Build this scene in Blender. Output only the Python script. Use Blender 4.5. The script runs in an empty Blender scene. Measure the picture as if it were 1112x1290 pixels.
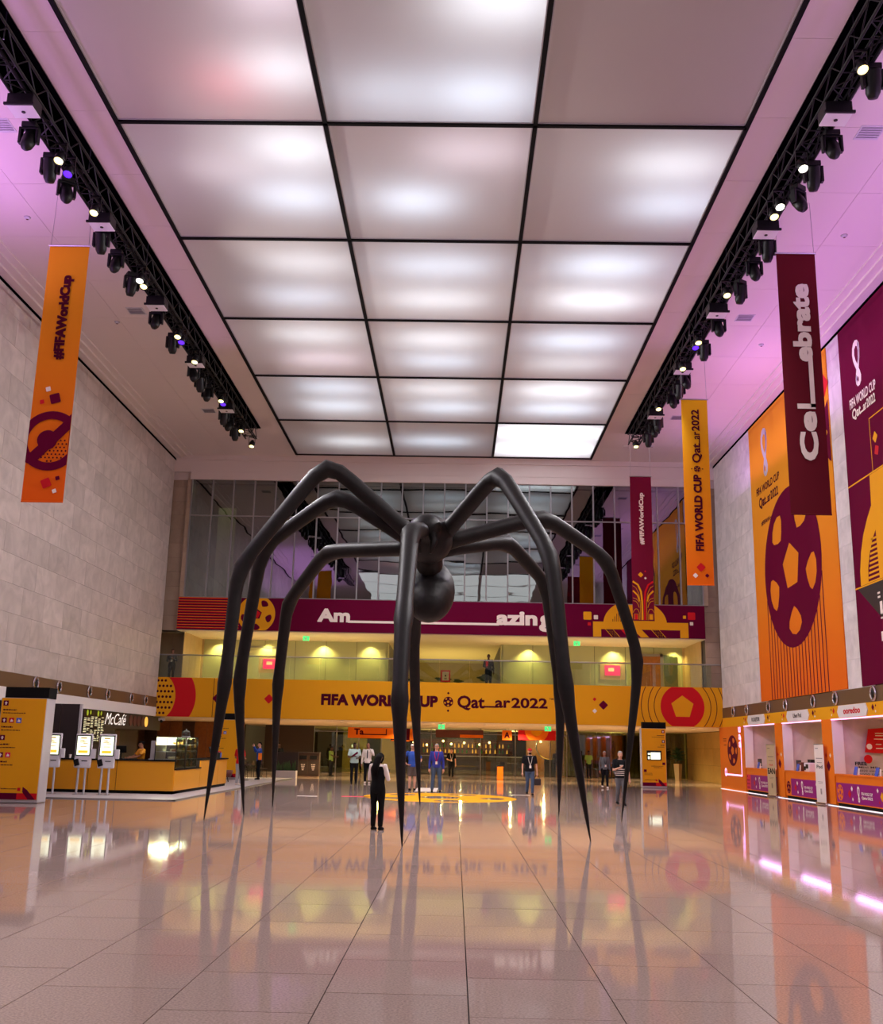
import bpy, bmesh, math, random
from mathutils import Vector, Matrix
from mathutils.geometry import tessellate_polygon
random.seed(7)
SC = bpy.context.scene
COL = SC.collection
PI = math.pi

# ---------------------------------------------------------------- camera
ROWS = ((0.999721, 0.012804, 0.019862), (0.016497, 0.223686, -0.974522), (-0.01692, 0.974577, 0.223412))
cam_d = bpy.data.cameras.new('camera')
cam_d.sensor_fit = 'VERTICAL'; cam_d.sensor_height = 36.0; cam_d.sensor_width = 36.0
cam_d.lens = 36.0 * 1294.0 / 1290.0
cam_d.clip_end = 400
cam = bpy.data.objects.new('camera', cam_d); COL.objects.link(cam)
r, d, f = (Vector(v) for v in ROWS)
cam.matrix_world = Matrix(((r.x, -d.x, -f.x, 0), (r.y, -d.y, -f.y, 0), (r.z, -d.z, -f.z, 1.72), (0, 0, 0, 1)))
SC.camera = cam

# ---------------------------------------------------------------- world, exposure
w = bpy.data.worlds.new('world'); SC.world = w; w.use_nodes = True
w.node_tree.nodes['Background'].inputs[0].default_value = (0.006, 0.006, 0.008, 1)
w.node_tree.nodes['Background'].inputs[1].default_value = 1.0
SC.view_settings.view_transform = 'Standard'
SC.view_settings.look = 'None'
SC.view_settings.gamma = 1.0
SC.view_settings.use_curve_mapping = False
SC.view_settings.exposure = 0.72

# brightness of the lamp families
K_HALL = 900
K_PINKR = 300
K_PINKL = 390
K_PANEL = 0.97
K_YEL = 0.95
K_LOW = 2.0
K_BOOTH = 0.6
K_PINKS = 10
K_PAR = 900
K_LOB = 6

def lin(c):
    out = []
    for v in c[:3]:
        v = v / 255.0
        out.append(v / 12.92 if v <= 0.04045 else ((v + 0.055) / 1.055) ** 2.4)
    return tuple(out)

def light(name, kind, loc, power, col, rot=(0, 0, 0), size=None, size_y=None, spread=None, spot=None, blend=0.6, target=None):
    l = bpy.data.lights.new(name, kind)
    l.energy = power; l.color = col
    if kind == 'AREA':
        l.shape = 'RECTANGLE' if size_y else 'SQUARE'
        l.size = size
        if size_y: l.size_y = size_y
        if spread: l.spread = spread
    if kind == 'SPOT':
        l.spot_size = spot; l.spot_blend = blend; l.shadow_soft_size = size or 0.05
    if kind == 'POINT':
        l.shadow_soft_size = size or 0.05
    o = bpy.data.objects.new(name, l); COL.objects.link(o)
    o.location = loc
    if target is not None:
        dv = Vector(target) - Vector(loc)
        o.rotation_euler = dv.to_track_quat('-Z', 'Y').to_euler()
    else:
        o.rotation_euler = rot
    return o

AX = -0.87            # the hall's centre line
ZC = 16.65            # ceiling height
XR, XL = 13.4, -15.15
YB = 52.6             # plane of the hall's end wall
PINK = (0.68, 0.30, 1.0)
WARM = (1.0, 0.78, 0.40)
YEL = (1.0, 0.82, 0.26)

# large lights ------------------------------------------------------------------------------------------
# more backlit ceiling beyond the top of the picture, over and behind the camera
for i in range(3):
    for j in range(4):
        light('hall_ceiling_lamp', 'AREA', (AX + 5.163 * (i - 1), 13.6 - 5.9 * j, 16.6), K_HALL / 12, (0.97, 0.97, 1.0), size=4.9, size_y=5.6)
# pink washes added along both sides without fixtures, thrown up on to the ceiling
light('pink_wash_fill', 'AREA', (11.4, 26, 13.2), K_PINKR, PINK, rot=(PI, 0.0, 0), size=1.2, size_y=26)
light('pink_wash_fill', 'AREA', (11.9, 42, 13.6), K_PINKR * 0.35, PINK, rot=(PI, 0.0, 0), size=1.2, size_y=12)
light('pink_wash_fill', 'AREA', (-13.2, 18, 13.2), K_PINKL, PINK, rot=(PI, 0.0, 0), size=1.2, size_y=18)

for x_ in (AX + 8.3, AX - 8.3):
    light('pink_wash_fill', 'AREA', (x_, 26, 14.6), K_PINKS, (0.8, 0.36, 1.0), rot=(PI, 0.0, 0), size=0.8, size_y=22, spread=1.2)  # added fills with no fixture, only to tint the inner ceiling strips

# ---------------------------------------------------------------- materials
def mat(name, col, rough=0.6, metal=0.0, spec=0.5, emit=None, estr=0.0, noise=None, coat=0.0, bump=None, rnd=0.0):
    """col: sRGB 0-255. noise=(scale, amount) mottles the colour; bump=(scale, strength); rnd: tone change from piece to piece."""
    m = bpy.data.materials.new(name); m.use_nodes = True
    nt = m.node_tree; b = nt.nodes['Principled BSDF']
    c = lin(col)
    b.inputs['Base Color'].default_value = (*c, 1)
    b.inputs['Roughness'].default_value = rough
    b.inputs['Metallic'].default_value = metal
    b.inputs['Specular IOR Level'].default_value = spec
    b.inputs['Coat Weight'].default_value = coat
    if emit is not None:
        b.inputs['Emission Color'].default_value = (*lin(emit), 1)
        b.inputs['Emission Strength'].default_value = estr
    if noise or rnd:
        fac = None
        tc = nt.nodes.new('ShaderNodeTexCoord')
        src = None
        if noise:
            n = nt.nodes.new('ShaderNodeTexNoise'); n.inputs['Scale'].default_value = noise[0]; n.inputs['Detail'].default_value = 5
            nt.links.new(tc.outputs['Object'], n.inputs['Vector'])
            mr = nt.nodes.new('ShaderNodeMapRange')
            mr.inputs['From Min'].default_value = 0.3; mr.inputs['From Max'].default_value = 0.7
            mr.inputs['To Min'].default_value = 1 - noise[1]; mr.inputs['To Max'].default_value = 1 + noise[1]
            nt.links.new(n.outputs['Fac'], mr.inputs['Value'])
            src = mr.outputs['Result']
        if rnd:
            oi = nt.nodes.new('ShaderNodeObjectInfo')
            m2 = nt.nodes.new('ShaderNodeMapRange')
            m2.inputs['To Min'].default_value = 1 - rnd; m2.inputs['To Max'].default_value = 1 + rnd
            nt.links.new(oi.outputs['Random'], m2.inputs['Value'])
            if src is not None:
                mm = nt.nodes.new('ShaderNodeMath'); mm.operation = 'MULTIPLY'
                nt.links.new(src, mm.inputs[0]); nt.links.new(m2.outputs['Result'], mm.inputs[1]); src = mm.outputs[0]
            else:
                src = m2.outputs['Result']
        vm = nt.nodes.new('ShaderNodeVectorMath'); vm.operation = 'SCALE'
        vm.inputs[0].default_value = c
        nt.links.new(src, vm.inputs['Scale'])
        nt.links.new(vm.outputs['Vector'], b.inputs['Base Color'])
    if bump:
        tc2 = nt.nodes.new('ShaderNodeTexCoord')
        n2 = nt.nodes.new('ShaderNodeTexNoise'); n2.inputs['Scale'].default_value = bump[0]; n2.inputs['Detail'].default_value = 4
        nt.links.new(tc2.outputs['Object'], n2.inputs['Vector'])
        bp = nt.nodes.new('ShaderNodeBump'); bp.inputs['Strength'].default_value = bump[1]; bp.inputs['Distance'].default_value = 0.01
        nt.links.new(n2.outputs['Fac'], bp.inputs['Height'])
        nt.links.new(bp.outputs['Normal'], b.inputs['Normal'])
    return m

def glass_mat(name, tint, refl, rough=0.02, wavy=None):
    """architectural glass: a share of mirror reflection that rises to grazing angles, the rest passes straight through, tinted."""
    m = bpy.data.materials.new(name); m.use_nodes = True
    nt = m.node_tree; nt.nodes.clear()
    out = nt.nodes.new('ShaderNodeOutputMaterial')
    t = nt.nodes.new('ShaderNodeBsdfTransparent'); t.inputs[0].default_value = (*lin(tint), 1)
    g = nt.nodes.new('ShaderNodeBsdfGlossy'); g.inputs['Roughness'].default_value = rough; g.inputs[0].default_value = (0.86, 0.95, 0.93, 1)
    if wavy:       # float glass that is not quite flat
        gm = nt.nodes.new('ShaderNodeNewGeometry'); mp = nt.nodes.new('ShaderNodeMapping'); mp.inputs['Scale'].default_value = (0.35, 1, 1.5)
        n = nt.nodes.new('ShaderNodeTexNoise'); n.inputs['Scale'].default_value = 1.0; n.inputs['Detail'].default_value = 1
        bp = nt.nodes.new('ShaderNodeBump'); bp.inputs['Strength'].default_value = 1.0; bp.inputs['Distance'].default_value = wavy
        nt.links.new(gm.outputs['Position'], mp.inputs['Vector']); nt.links.new(mp.outputs['Vector'], n.inputs['Vector'])
        nt.links.new(n.outputs['Fac'], bp.inputs['Height']); nt.links.new(bp.outputs['Normal'], g.inputs['Normal'])
    lw = nt.nodes.new('ShaderNodeLayerWeight'); lw.inputs['Blend'].default_value = 0.25
    mr = nt.nodes.new('ShaderNodeMapRange'); mr.inputs['To Min'].default_value = refl; mr.inputs['To Max'].default_value = 0.9
    nt.links.new(lw.outputs['Fresnel'], mr.inputs['Value'])
    mx = nt.nodes.new('ShaderNodeMixShader')
    nt.links.new(mr.outputs['Result'], mx.inputs[0])
    nt.links.new(t.outputs[0], mx.inputs[1]); nt.links.new(g.outputs[0], mx.inputs[2])
    nt.links.new(mx.outputs[0], out.inputs[0])
    return m

def translucent_mat(name):
    m = bpy.data.materials.new(name); m.use_nodes = True
    nt = m.node_tree; nt.nodes.clear()
    out = nt.nodes.new('ShaderNodeOutputMaterial')
    t = nt.nodes.new('ShaderNodeBsdfTranslucent'); t.inputs[0].default_value = (0.72, 0.74, 0.76, 1)
    df = nt.nodes.new('ShaderNodeBsdfDiffuse'); df.inputs[0].default_value = (0.77, 0.69, 0.64, 1)
    mx = nt.nodes.new('ShaderNodeMixShader'); mx.inputs[0].default_value = 0.58
    nt.links.new(t.outputs[0], mx.inputs[1]); nt.links.new(df.outputs[0], mx.inputs[2])
    nt.links.new(mx.outputs[0], out.inputs[0])
    return m

def gradient_cloth(name, top, bottom, z0, z1):
    """cloth printed in two tones that run into one another from z0 (bottom) to z1 (top): a print, in object space"""
    m = mat(name, top, 0.75)
    nt = m.node_tree; b = nt.nodes['Principled BSDF']
    b.inputs['Specular IOR Level'].default_value = 0.15
    tc = nt.nodes.new('ShaderNodeTexCoord'); sp = nt.nodes.new('ShaderNodeSeparateXYZ')
    nt.links.new(tc.outputs['Object'], sp.inputs[0])
    mr = nt.nodes.new('ShaderNodeMapRange'); mr.inputs['From Min'].default_value = z0; mr.inputs['From Max'].default_value = z1
    nt.links.new(sp.outputs['Z'], mr.inputs['Value'])
    mx = nt.nodes.new('ShaderNodeMix'); mx.data_type = 'RGBA'
    mx.inputs[6].default_value = (*lin(bottom), 1); mx.inputs[7].default_value = (*lin(top), 1)
    nt.links.new(mr.outputs['Result'], mx.inputs[0]); nt.links.new(mx.outputs[2], b.inputs['Base Color'])
    return m

def stone_mat(name, col, rnd=0.1, vein=0.12, rough=0.45):
    m = mat(name, col, rough, rnd=rnd, noise=(1.3, vein))
    nt = m.node_tree
    # a second, finer mottling through the first noise's input, shifted per piece so no two tiles match
    oi = nt.nodes.new('ShaderNodeObjectInfo')
    n = [x for x in nt.nodes if x.bl_idname == 'ShaderNodeTexNoise'][0]
    n.noise_dimensions = '4D'; n.inputs['Detail'].default_value = 8; n.inputs['Distortion'].default_value = 1.2
    mu = nt.nodes.new('ShaderNodeMath'); mu.operation = 'MULTIPLY'; mu.inputs[1].default_value = 50
    nt.links.new(oi.outputs['Random'], mu.inputs[0]); nt.links.new(mu.outputs[0], n.inputs['W'])
    return m

def floor_mat(name, col):
    m = mat(name, col, 0.05, spec=0.36, rnd=0.045)
    nt = m.node_tree; b = nt.nodes['Principled BSDF']
    tc = nt.nodes.new('ShaderNodeTexCoord')
    gm = nt.nodes.new('ShaderNodeNewGeometry')
    n = nt.nodes.new('ShaderNodeTexNoise'); n.inputs['Scale'].default_value = 55; n.inputs['Detail'].default_value = 3
    nt.links.new(gm.outputs['Position'], n.inputs['Vector'])
    mr = nt.nodes.new('ShaderNodeMapRange'); mr.inputs['From Min'].default_value = 0.35; mr.inputs['From Max'].default_value = 0.65
    mr.inputs['To Min'].default_value = 0.80; mr.inputs['To Max'].default_value = 1.15
    nt.links.new(n.outputs['Fac'], mr.inputs['Value'])
    vm = [x for x in nt.nodes if x.bl_idname == 'ShaderNodeVectorMath'][0]
    vm2 = nt.nodes.new('ShaderNodeVectorMath'); vm2.operation = 'SCALE'
    nt.links.new(vm.outputs['Vector'], vm2.inputs[0]); nt.links.new(mr.outputs['Result'], vm2.inputs['Scale'])
    nt.links.new(vm2.outputs['Vector'], b.inputs['Base Color'])
    n3 = nt.nodes.new('ShaderNodeTexNoise'); n3.inputs['Scale'].default_value = 0.9; n3.inputs['Detail'].default_value = 1
    nt.links.new(gm.outputs['Position'], n3.inputs['Vector'])
    bp = nt.nodes.new('ShaderNodeBump'); bp.inputs['Strength'].default_value = 0.006; bp.inputs['Distance'].default_value = 0.02
    nt.links.new(n3.outputs['Fac'], bp.inputs['Height']); nt.links.new(bp.outputs['Normal'], b.inputs['Normal'])
    return m

MT = {}
def M(key, *a, **k):
    if key not in MT: MT[key] = mat(key, *a, **k)
    return MT[key]

GOLD = (232, 162, 28); MAROON = (104, 8, 48); RED = (204, 16, 30); ORANGE = (236, 120, 22); CREAM = (240, 226, 216)
M('gold_print', GOLD, 0.6, spec=0.1); M('maroon_print', (98, 5, 46), 0.65, spec=0.05); M('red_print', RED, 0.55, spec=0.2)
M('orange_print', ORANGE, 0.55, spec=0.2); M('white_print', CREAM, 0.55, spec=0.2); M('dark_maroon_print', (74, 10, 34), 0.65, spec=0.05)
M('pink_red_print', (226, 30, 78), 0.5, spec=0.2); M('blue_print', (60, 90, 190), 0.5); M('purple_print', (150, 18, 120), 0.5, spec=0.2)
M('black_metal', (14, 14, 15), 0.45, 0.3); M('black_matt', (7, 7, 8), 0.8, spec=0.2); M('truss_black', (10, 10, 11), 0.6, 0.2)
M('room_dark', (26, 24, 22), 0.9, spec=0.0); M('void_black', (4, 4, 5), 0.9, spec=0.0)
M('white_paint', (226, 220, 216), 0.6); M('plaster', (214, 200, 196), 0.75, spec=0.2); M('cream_plaster', (224, 206, 176), 0.7, spec=0.2)
M('mullion', (150, 148, 150), 0.4, 0.6); M('steel', (170, 170, 172), 0.28, 0.9); M('chrome', (214, 214, 220), 0.12, 1.0)
M('bronze_band', (112, 86, 62), 0.45, 0.3); M('dark_wood', (66, 42, 28), 0.5, noise=(6, 0.2)); M('wood', (150, 92, 44), 0.5, noise=(6, 0.15))
M('cafe_dark', (44, 32, 32), 0.5); M('cafe_brown', (60, 46, 38), 0.55); M('cafe_red_brown', (96, 44, 38), 0.5)
M('counter_yellow', (224, 150, 22), 0.35, spec=0.5); M('light_grey', (190, 186, 190), 0.45); M('white_plastic', (226, 222, 228), 0.3)
M('sage_glass', (176, 178, 140), 0.18, spec=0.6, rnd=0.04); M('beige_stone', (190, 162, 120), 0.5, noise=(2, 0.08), rnd=0.06)
M('joint', (84, 74, 68), 0.8); M('dark_joint', (58, 50, 46), 0.8)
M('exit_green', (70, 220, 120), 0.5, emit=(90, 255, 150), estr=0.5)
M('screen_glow', (240, 246, 220), 0.4, emit=(238, 246, 214), estr=0.75)
M('lamp_warm', (255, 230, 170), 0.4, emit=(255, 214, 130), estr=4.0); M('lamp_white', (255, 250, 235), 0.4, emit=(255, 248, 228), estr=3.0)
M('lamp_purple', (90, 40, 255), 0.4, emit=(84, 34, 255), estr=1.2); M('lamp_yellow', (255, 240, 180), 0.4, emit=(255, 232, 150), estr=1.6)
M('led_pink', (255, 190, 250), 0.5, emit=(255, 190, 250), estr=0.8); M('led_white', (255, 250, 255), 0.5, emit=(255, 245, 252), estr=0.4)
M('screen_pink', (230, 40, 110), 0.4, emit=(240, 40, 110), estr=0.4); M('leaf', (50, 84, 40), 0.5, noise=(3, 0.2)); M('soil', (40, 30, 24), 0.9)
M('skin_light', (214, 160, 132), 0.55, spec=0.3); M('skin_mid', (156, 104, 78), 0.55, spec=0.3); M('skin_dark', (84, 54, 42), 0.55, spec=0.3)
M('hair_black', (16, 12, 11), 0.8, spec=0.1); M('hair_grey', (150, 146, 144), 0.6); M('hair_brown', (62, 40, 28), 0.5); M('eye', (20, 16, 14), 0.3)
M('bronze', (23, 18, 17), 0.5, 0.1, 0.22, bump=(14, 0.35), noise=(5, 0.25))
M('amber_glow', (255, 200, 90), 0.5, emit=(255, 190, 80), estr=0.5)

# ---------------------------------------------------------------- mesh building
class MB:
    def __init__(s): s.v = []; s.f = []
    def quad(s, a, b, c, d):
        n = len(s.v); s.v += [tuple(a), tuple(b), tuple(c), tuple(d)]; s.f.append((n, n + 1, n + 2, n + 3)); return s
    def box(s, x0, x1, y0, y1, z0, z1, bottom=True):
        n = len(s.v)
        s.v += [(x0, y0, z0), (x1, y0, z0), (x1, y1, z0), (x0, y1, z0), (x0, y0, z1), (x1, y0, z1), (x1, y1, z1), (x0, y1, z1)]
        s.f += [(n + 4, n + 5, n + 6, n + 7), (n, n + 1, n + 5, n + 4), (n + 1, n + 2, n + 6, n + 5), (n + 2, n + 3, n + 7, n + 6), (n + 3, n, n + 4, n + 7)]
        if bottom: s.f.append((n + 3, n + 2, n + 1, n))
        return s
    def obox(s, c, u, v, w, hu, hv, hw):
        """box with its own axes: centre c, unit axes u v w, half sizes"""
        c, u, v, w = (Vector(q) for q in (c, u, v, w)); n = len(s.v)
        for k in (-1, 1):
            for a, b in ((-1, -1), (1, -1), (1, 1), (-1, 1)):
                s.v.append(tuple(c + u * (a * hu) + v * (b * hv) + w * (k * hw)))
        s.f += [(n + 4, n + 5, n + 6, n + 7), (n, n + 1, n + 5, n + 4), (n + 1, n + 2, n + 6, n + 5), (n + 2, n + 3, n + 7, n + 6), (n + 3, n, n + 4, n + 7), (n + 3, n + 2, n + 1, n)]
        return s
    def tube(s, pts, rad, n=8, cap=True, flat=None):
        """swept round tube through pts with a radius at each; closed, rounded ends left to the smoothing"""
        pts = [Vector(p) for p in pts]
        if not isinstance(rad, (list, tuple)): rad = [rad] * len(pts)
        base = len(s.v)
        t0 = (pts[1] - pts[0]).normalized()
        ref = Vector((0, 0, 1)) if abs(t0.z) < 0.9 else Vector((0, 1, 0))
        nx = t0.cross(ref).normalized()
        for i, p in enumerate(pts):
            if i == 0: t = pts[1] - pts[0]
            elif i == len(pts) - 1: t = pts[-1] - pts[-2]
            else: t = (pts[i + 1] - p).normalized() + (p - pts[i - 1]).normalized()
            t = t.normalized() if t.length > 1e-9 else t0
            nx = (nx - t * nx.dot(t)); nx = nx.normalized() if nx.length > 1e-6 else t.orthogonal().normalized()
            ny = t.cross(nx)
            for k in range(n):
                a = 2 * PI * k / n
                s.v.append(tuple(p + nx * (math.cos(a) * rad[i]) + ny * (math.sin(a) * rad[i] * (flat or 1))))
        for i in range(len(pts) - 1):
            for k in range(n):
                a = base + i * n + k; b = base + i * n + (k + 1) % n
                s.f.append((a, b, b + n, a + n))
        if cap:
            s.f.append(tuple(base + k for k in reversed(range(n))))
            e = base + (len(pts) - 1) * n
            s.f.append(tuple(e + k for k in range(n)))
        return s
    def loft(s, rings, n=14):
        """stack of horizontal ellipses (cx, cy, cz, rx, ry), closed"""
        base = len(s.v)
        for (cx, cy, cz, rx, ry) in rings:
            for k in range(n):
                a = 2 * PI * k / n
                s.v.append((cx + rx * math.cos(a), cy + ry * math.sin(a), cz))
        for i in range(len(rings) - 1):
            for k in range(n):
                a = base + i * n + k; b = base + i * n + (k + 1) % n
                s.f.append((a, b, b + n, a + n))
        s.f.append(tuple(base + k for k in reversed(range(n))))
        e = base + (len(rings) - 1) * n
        s.f.append(tuple(e + k for k in range(n)))
        return s
    def sphere(s, c, r, n=12, m=8, R=None, keep=None):
        c = Vector(c)
        if not isinstance(r, (list, tuple)): r = (r, r, r)
        base = len(s.v); ok = {}
        for j in range(m + 1):
            th = PI * j / m
            for k in range(n):
                ph = 2 * PI * k / n
                p = Vector((math.sin(th) * math.cos(ph), math.sin(th) * math.sin(ph), math.cos(th)))
                ok[j * n + k] = keep is None or keep(p)
                q = Vector((p.x * r[0], p.y * r[1], p.z * r[2]))
                if R is not None: q = R @ q
                s.v.append(tuple(c + q))
        for j in range(m):
            for k in range(n):
                ids = (j * n + k, (j + 1) * n + k, (j + 1) * n + (k + 1) % n, j * n + (k + 1) % n)
                if all(ok[i] for i in ids): s.f.append(tuple(base + i for i in ids))
        return s
    def lathe(s, prof, c=(0, 0, 0), n=16, axis='Z'):
        """prof: (radius, height) from bottom to top, closed where radius is 0"""
        base = len(s.v); c = Vector(c)
        for (rr, h) in prof:
            for k in range(n):
                a = 2 * PI * k / n
                q = (rr * math.cos(a), rr * math.sin(a), h)
                if axis == 'X': q = (h, q[0], q[1])
                if axis == 'Y': q = (q[1], h, q[0])
                s.v.append(tuple(c + Vector(q)))
        for i in range(len(prof) - 1):
            for k in range(n):
                a = base + i * n + k; b = base + i * n + (k + 1) % n
                s.f.append((a, b, b + n, a + n))
        s.f.append(tuple(base + k for k in reversed(range(n))))
        e = base + (len(prof) - 1) * n
        s.f.append(tuple(e + k for k in range(n)))
        return s
    def prism(s, poly, fr, d0, d1):
        """polygon (u, v) in a frame, given depth d0..d1 along its normal"""
        n = len(s.v); k = len(poly)
        for dd in (d0, d1):
            for (a, b) in poly: s.v.append(tuple(fr @ Vector((a, b, dd))))
        s.f.append(tuple(n + i for i in reversed(range(k)))); s.f.append(tuple(n + k + i for i in range(k)))
        for i in range(k):
            j = (i + 1) % k
            s.f.append((n + i, n + j, n + k + j, n + k + i))
        return s
    def mesh(s, name, smooth=False):
        me = bpy.data.meshes.new(name); me.from_pydata(s.v, [], s.f); me.update()
        if smooth:
            me.polygons.foreach_set('use_smooth', [True] * len(me.polygons))
        return me
    def build(s, name, m, parent=None, smooth=False, ws=False, bevel=None):
        if ws and parent is not None:
            inv = WM(parent).inverted(); s.v = [tuple(inv @ Vector(p)) for p in s.v]
        me = s.mesh(name, smooth)
        if bevel:
            bm = bmesh.new(); bm.from_mesh(me)
            bmesh.ops.bevel(bm, geom=[e for e in bm.edges if e.calc_face_angle(0) > 0.6], offset=bevel, segments=2, affect='EDGES', profile=0.6)
            bm.to_mesh(me); bm.free()
        return link(name, me, m, parent)

def WM(o):
    m = Matrix.Identity(4)
    while o is not None:
        m = o.matrix_basis @ m; o = o.parent
    return m

def link(name, me, m, parent=None):
    if m is not None and not me.materials:
        me.materials.append(MT[m] if isinstance(m, str) else m)
    o = bpy.data.objects.new(name, me); COL.objects.link(o)
    if parent is not None: o.parent = parent
    return o

def tag(o, label=None, cat=None, group=None, kind=None):
    if label: o['label'] = label
    if cat: o['category'] = cat
    if group: o['group'] = group
    if kind: o['kind'] = kind
    return o

ORD = ['first', 'second', 'third', 'fourth', 'fifth', 'sixth', 'seventh', 'eighth', 'ninth', 'tenth', 'eleventh', 'twelfth', 'thirteenth', 'fourteenth', 'fifteenth', 'sixteenth', 'seventeenth', 'eighteenth', 'nineteenth', 'twentieth', 'twenty first', 'twenty second', 'twenty third']
def thing(name, label, cat, loc=(0, 0, 0), rz=0.0, group=None):
    o = bpy.data.objects.new(name, None); COL.objects.link(o)
    o.empty_display_size = 0.1
    o.location = loc; o.rotation_euler = (0, 0, rz)
    return tag(o, label, cat, group)

def struct(name, label=None):
    o = bpy.data.objects.new(name, None); COL.objects.link(o)
    o['kind'] = 'structure'
    if label: o['label'] = label
    return o

KIDS = {}
def dup(root, loc, rz=None, label=None, group=None):
    r = root.copy(); COL.objects.link(r); r.location = loc
    if rz is not None: r.rotation_euler = (0, 0, rz)
    if label: r['label'] = label
    if group: r['group'] = group
    for ch in list(root.children):
        c = ch.copy(); COL.objects.link(c); c.parent = r
        for g in list(ch.children):
            e = g.copy(); COL.objects.link(e); e.parent = c
    return r

# ---------------------------------------------------------------- flat print: polygons and lettering in a frame
def frame(o, u, v):
    o, u, v = Vector(o), Vector(u), Vector(v); n = u.cross(v)
    return Matrix(((u.x, v.x, n.x, o.x), (u.y, v.y, n.y, o.y), (u.z, v.z, n.z, o.z), (0, 0, 0, 1)))

def circ(cx, cy, r, n=40, a0=0, a1=2 * PI, ry=None):
    ry = ry or r
    full = abs(a1 - a0) > 6.28
    k = n if full else n + 1
    return [(cx + r * math.cos(a0 + (a1 - a0) * i / n), cy + ry * math.sin(a0 + (a1 - a0) * i / n)) for i in range(k)]
def rect(x0, x1, y0, y1): return [(x0, y0), (x1, y0), (x1, y1), (x0, y1)]
def diamond(cx, cy, r, rot=PI / 4, k=0.25):
    pts = []
    h = r / math.sqrt(2)
    for i, (a, b) in enumerate(((1, 1), (-1, 1), (-1, -1), (1, -1))):
        for t in range(4):
            an = i * PI / 2 + t * PI / 6
            pts.append((a * h * (1 - k) + k * h * math.cos(an), b * h * (1 - k) + k * h * math.sin(an)))
    c, s = math.cos(rot + PI / 4), math.sin(rot + PI / 4)
    return [(cx + x * c - y * s, cy + x * s + y * c) for x, y in pts]
def clip(poly, x0, x1, y0, y1):
    def cut(ps, inside, inter):
        out = []
        for i in range(len(ps)):
            a, b = ps[i - 1], ps[i]
            ia, ib = inside(a), inside(b)
            if ib:
                if not ia: out.append(inter(a, b))
                out.append(b)
            elif ia: out.append(inter(a, b))
        return out
    def ix(v): return lambda a, b: (v, a[1] + (b[1] - a[1]) * (v - a[0]) / (b[0] - a[0]))
    def iy(v): return lambda a, b: (a[0] + (b[0] - a[0]) * (v - a[1]) / (b[1] - a[1]), v)
    for ins, it in ((lambda p: p[0] >= x0, ix(x0)), (lambda p: p[0] <= x1, ix(x1)), (lambda p: p[1] >= y0, iy(y0)), (lambda p: p[1] <= y1, iy(y1))):
        if not poly: break
        poly = cut(poly, ins, it)
    return poly
def stroke(pts, wd):
    """ribbon of width wd along a polyline"""
    L, R = [], []
    for i, p in enumerate(pts):
        a = Vector(pts[max(i - 1, 0)]); b = Vector(pts[min(i + 1, len(pts) - 1)])
        t = (b - a).normalized(); n = Vector((-t.y, t.x)) * (wd / 2)
        L.append((p[0] + n.x, p[1] + n.y)); R.append((p[0] - n.x, p[1] - n.y))
    return L + R[::-1]

def flat(name, polys, m, parent, fr, d=0.0):
    """polys: list of loops or (loop, [holes]); printed flat in the frame at depth d"""
    if 1 < len(polys) <= 4:
        for p in polys: flat(name, [p], m, parent, fr, d)
        return
    mb = MB()
    for p in polys:
        loop, holes = p if isinstance(p, tuple) else (p, [])
        if not loop or len(loop) < 3: continue
        loops = [[Vector((a, b, 0)) for a, b in l] for l in [loop] + list(holes)]
        flatpts = [q for l in loops for q in l]
        n = len(mb.v)
        mb.v += [tuple(fr @ Vector((q.x, q.y, d))) for q in flatpts]
        mb.f += [tuple(n + i for i in t) for t in tessellate_polygon(loops)]
    o = mb.build(name, m, parent, ws=True)
    if len(polys) > 4: o['kind'] = 'stuff'
    return o

TXT = {}
def text_mesh(s, bold):
    if (s, bold) in TXT: return TXT[(s, bold)]
    cu = bpy.data.curves.new('lettering', 'FONT'); cu.body = s; cu.offset = bold; cu.resolution_u = 3; cu.fill_mode = 'FRONT'
    o = bpy.data.objects.new('lettering', cu); COL.objects.link(o)
    bpy.context.view_layer.update()
    dg = bpy.context.evaluated_depsgraph_get()
    me = bpy.data.meshes.new_from_object(o.evaluated_get(dg))
    vs = [(v.co.x, v.co.y) for v in me.vertices]; fs = [tuple(p.vertices) for p in me.polygons]
    bpy.data.objects.remove(o); bpy.data.curves.remove(cu); bpy.data.meshes.remove(me)
    if not vs: vs = [(0, 0), (1, 0), (1, 1)]; fs = []
    x0 = min(v[0] for v in vs); x1 = max(v[0] for v in vs); y0 = min(v[1] for v in vs); y1 = max(v[1] for v in vs)
    TXT[(s, bold)] = (vs, fs, x0, x1, y0, y1)
    return TXT[(s, bold)]
def put_text(mb, s, fr, x0, x1, y0, y1, bold=0.02, d=0.0, vertical=False):
    if bold > 0.03:          # heavy letters: the same outlines laid over one another, slightly shifted
        e = (bold - 0.03) * 1.1; hgt = (x1 - x0) if vertical else (y1 - y0)
        for a, b in ((0, 0), (1, 1), (1, -1), (-1, 1), (-1, -1)): put_text(mb, s, fr, x0 + a * e * hgt, x1 + a * e * hgt, y0 + b * e * hgt, y1 + b * e * hgt, 0.028, d + 0.0003 * (a + 2 * b + 3), vertical)
        return
    """lettering stretched to fill the rectangle; vertical: reads upward"""
    vs, fs, a0, a1, b0, b1 = text_mesh(s, bold)
    n = len(mb.v)
    for (x, y) in vs:
        p = (x - a0) / (a1 - a0); q = (y - b0) / (b1 - b0)
        if vertical: u = x1 - q * (x1 - x0); v = y0 + p * (y1 - y0)
        else: u = x0 + p * (x1 - x0); v = y0 + q * (y1 - y0)
        mb.v.append(tuple(fr @ Vector((u, v, d))))
    mb.f += [tuple(n + i for i in f) for f in fs]
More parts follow.
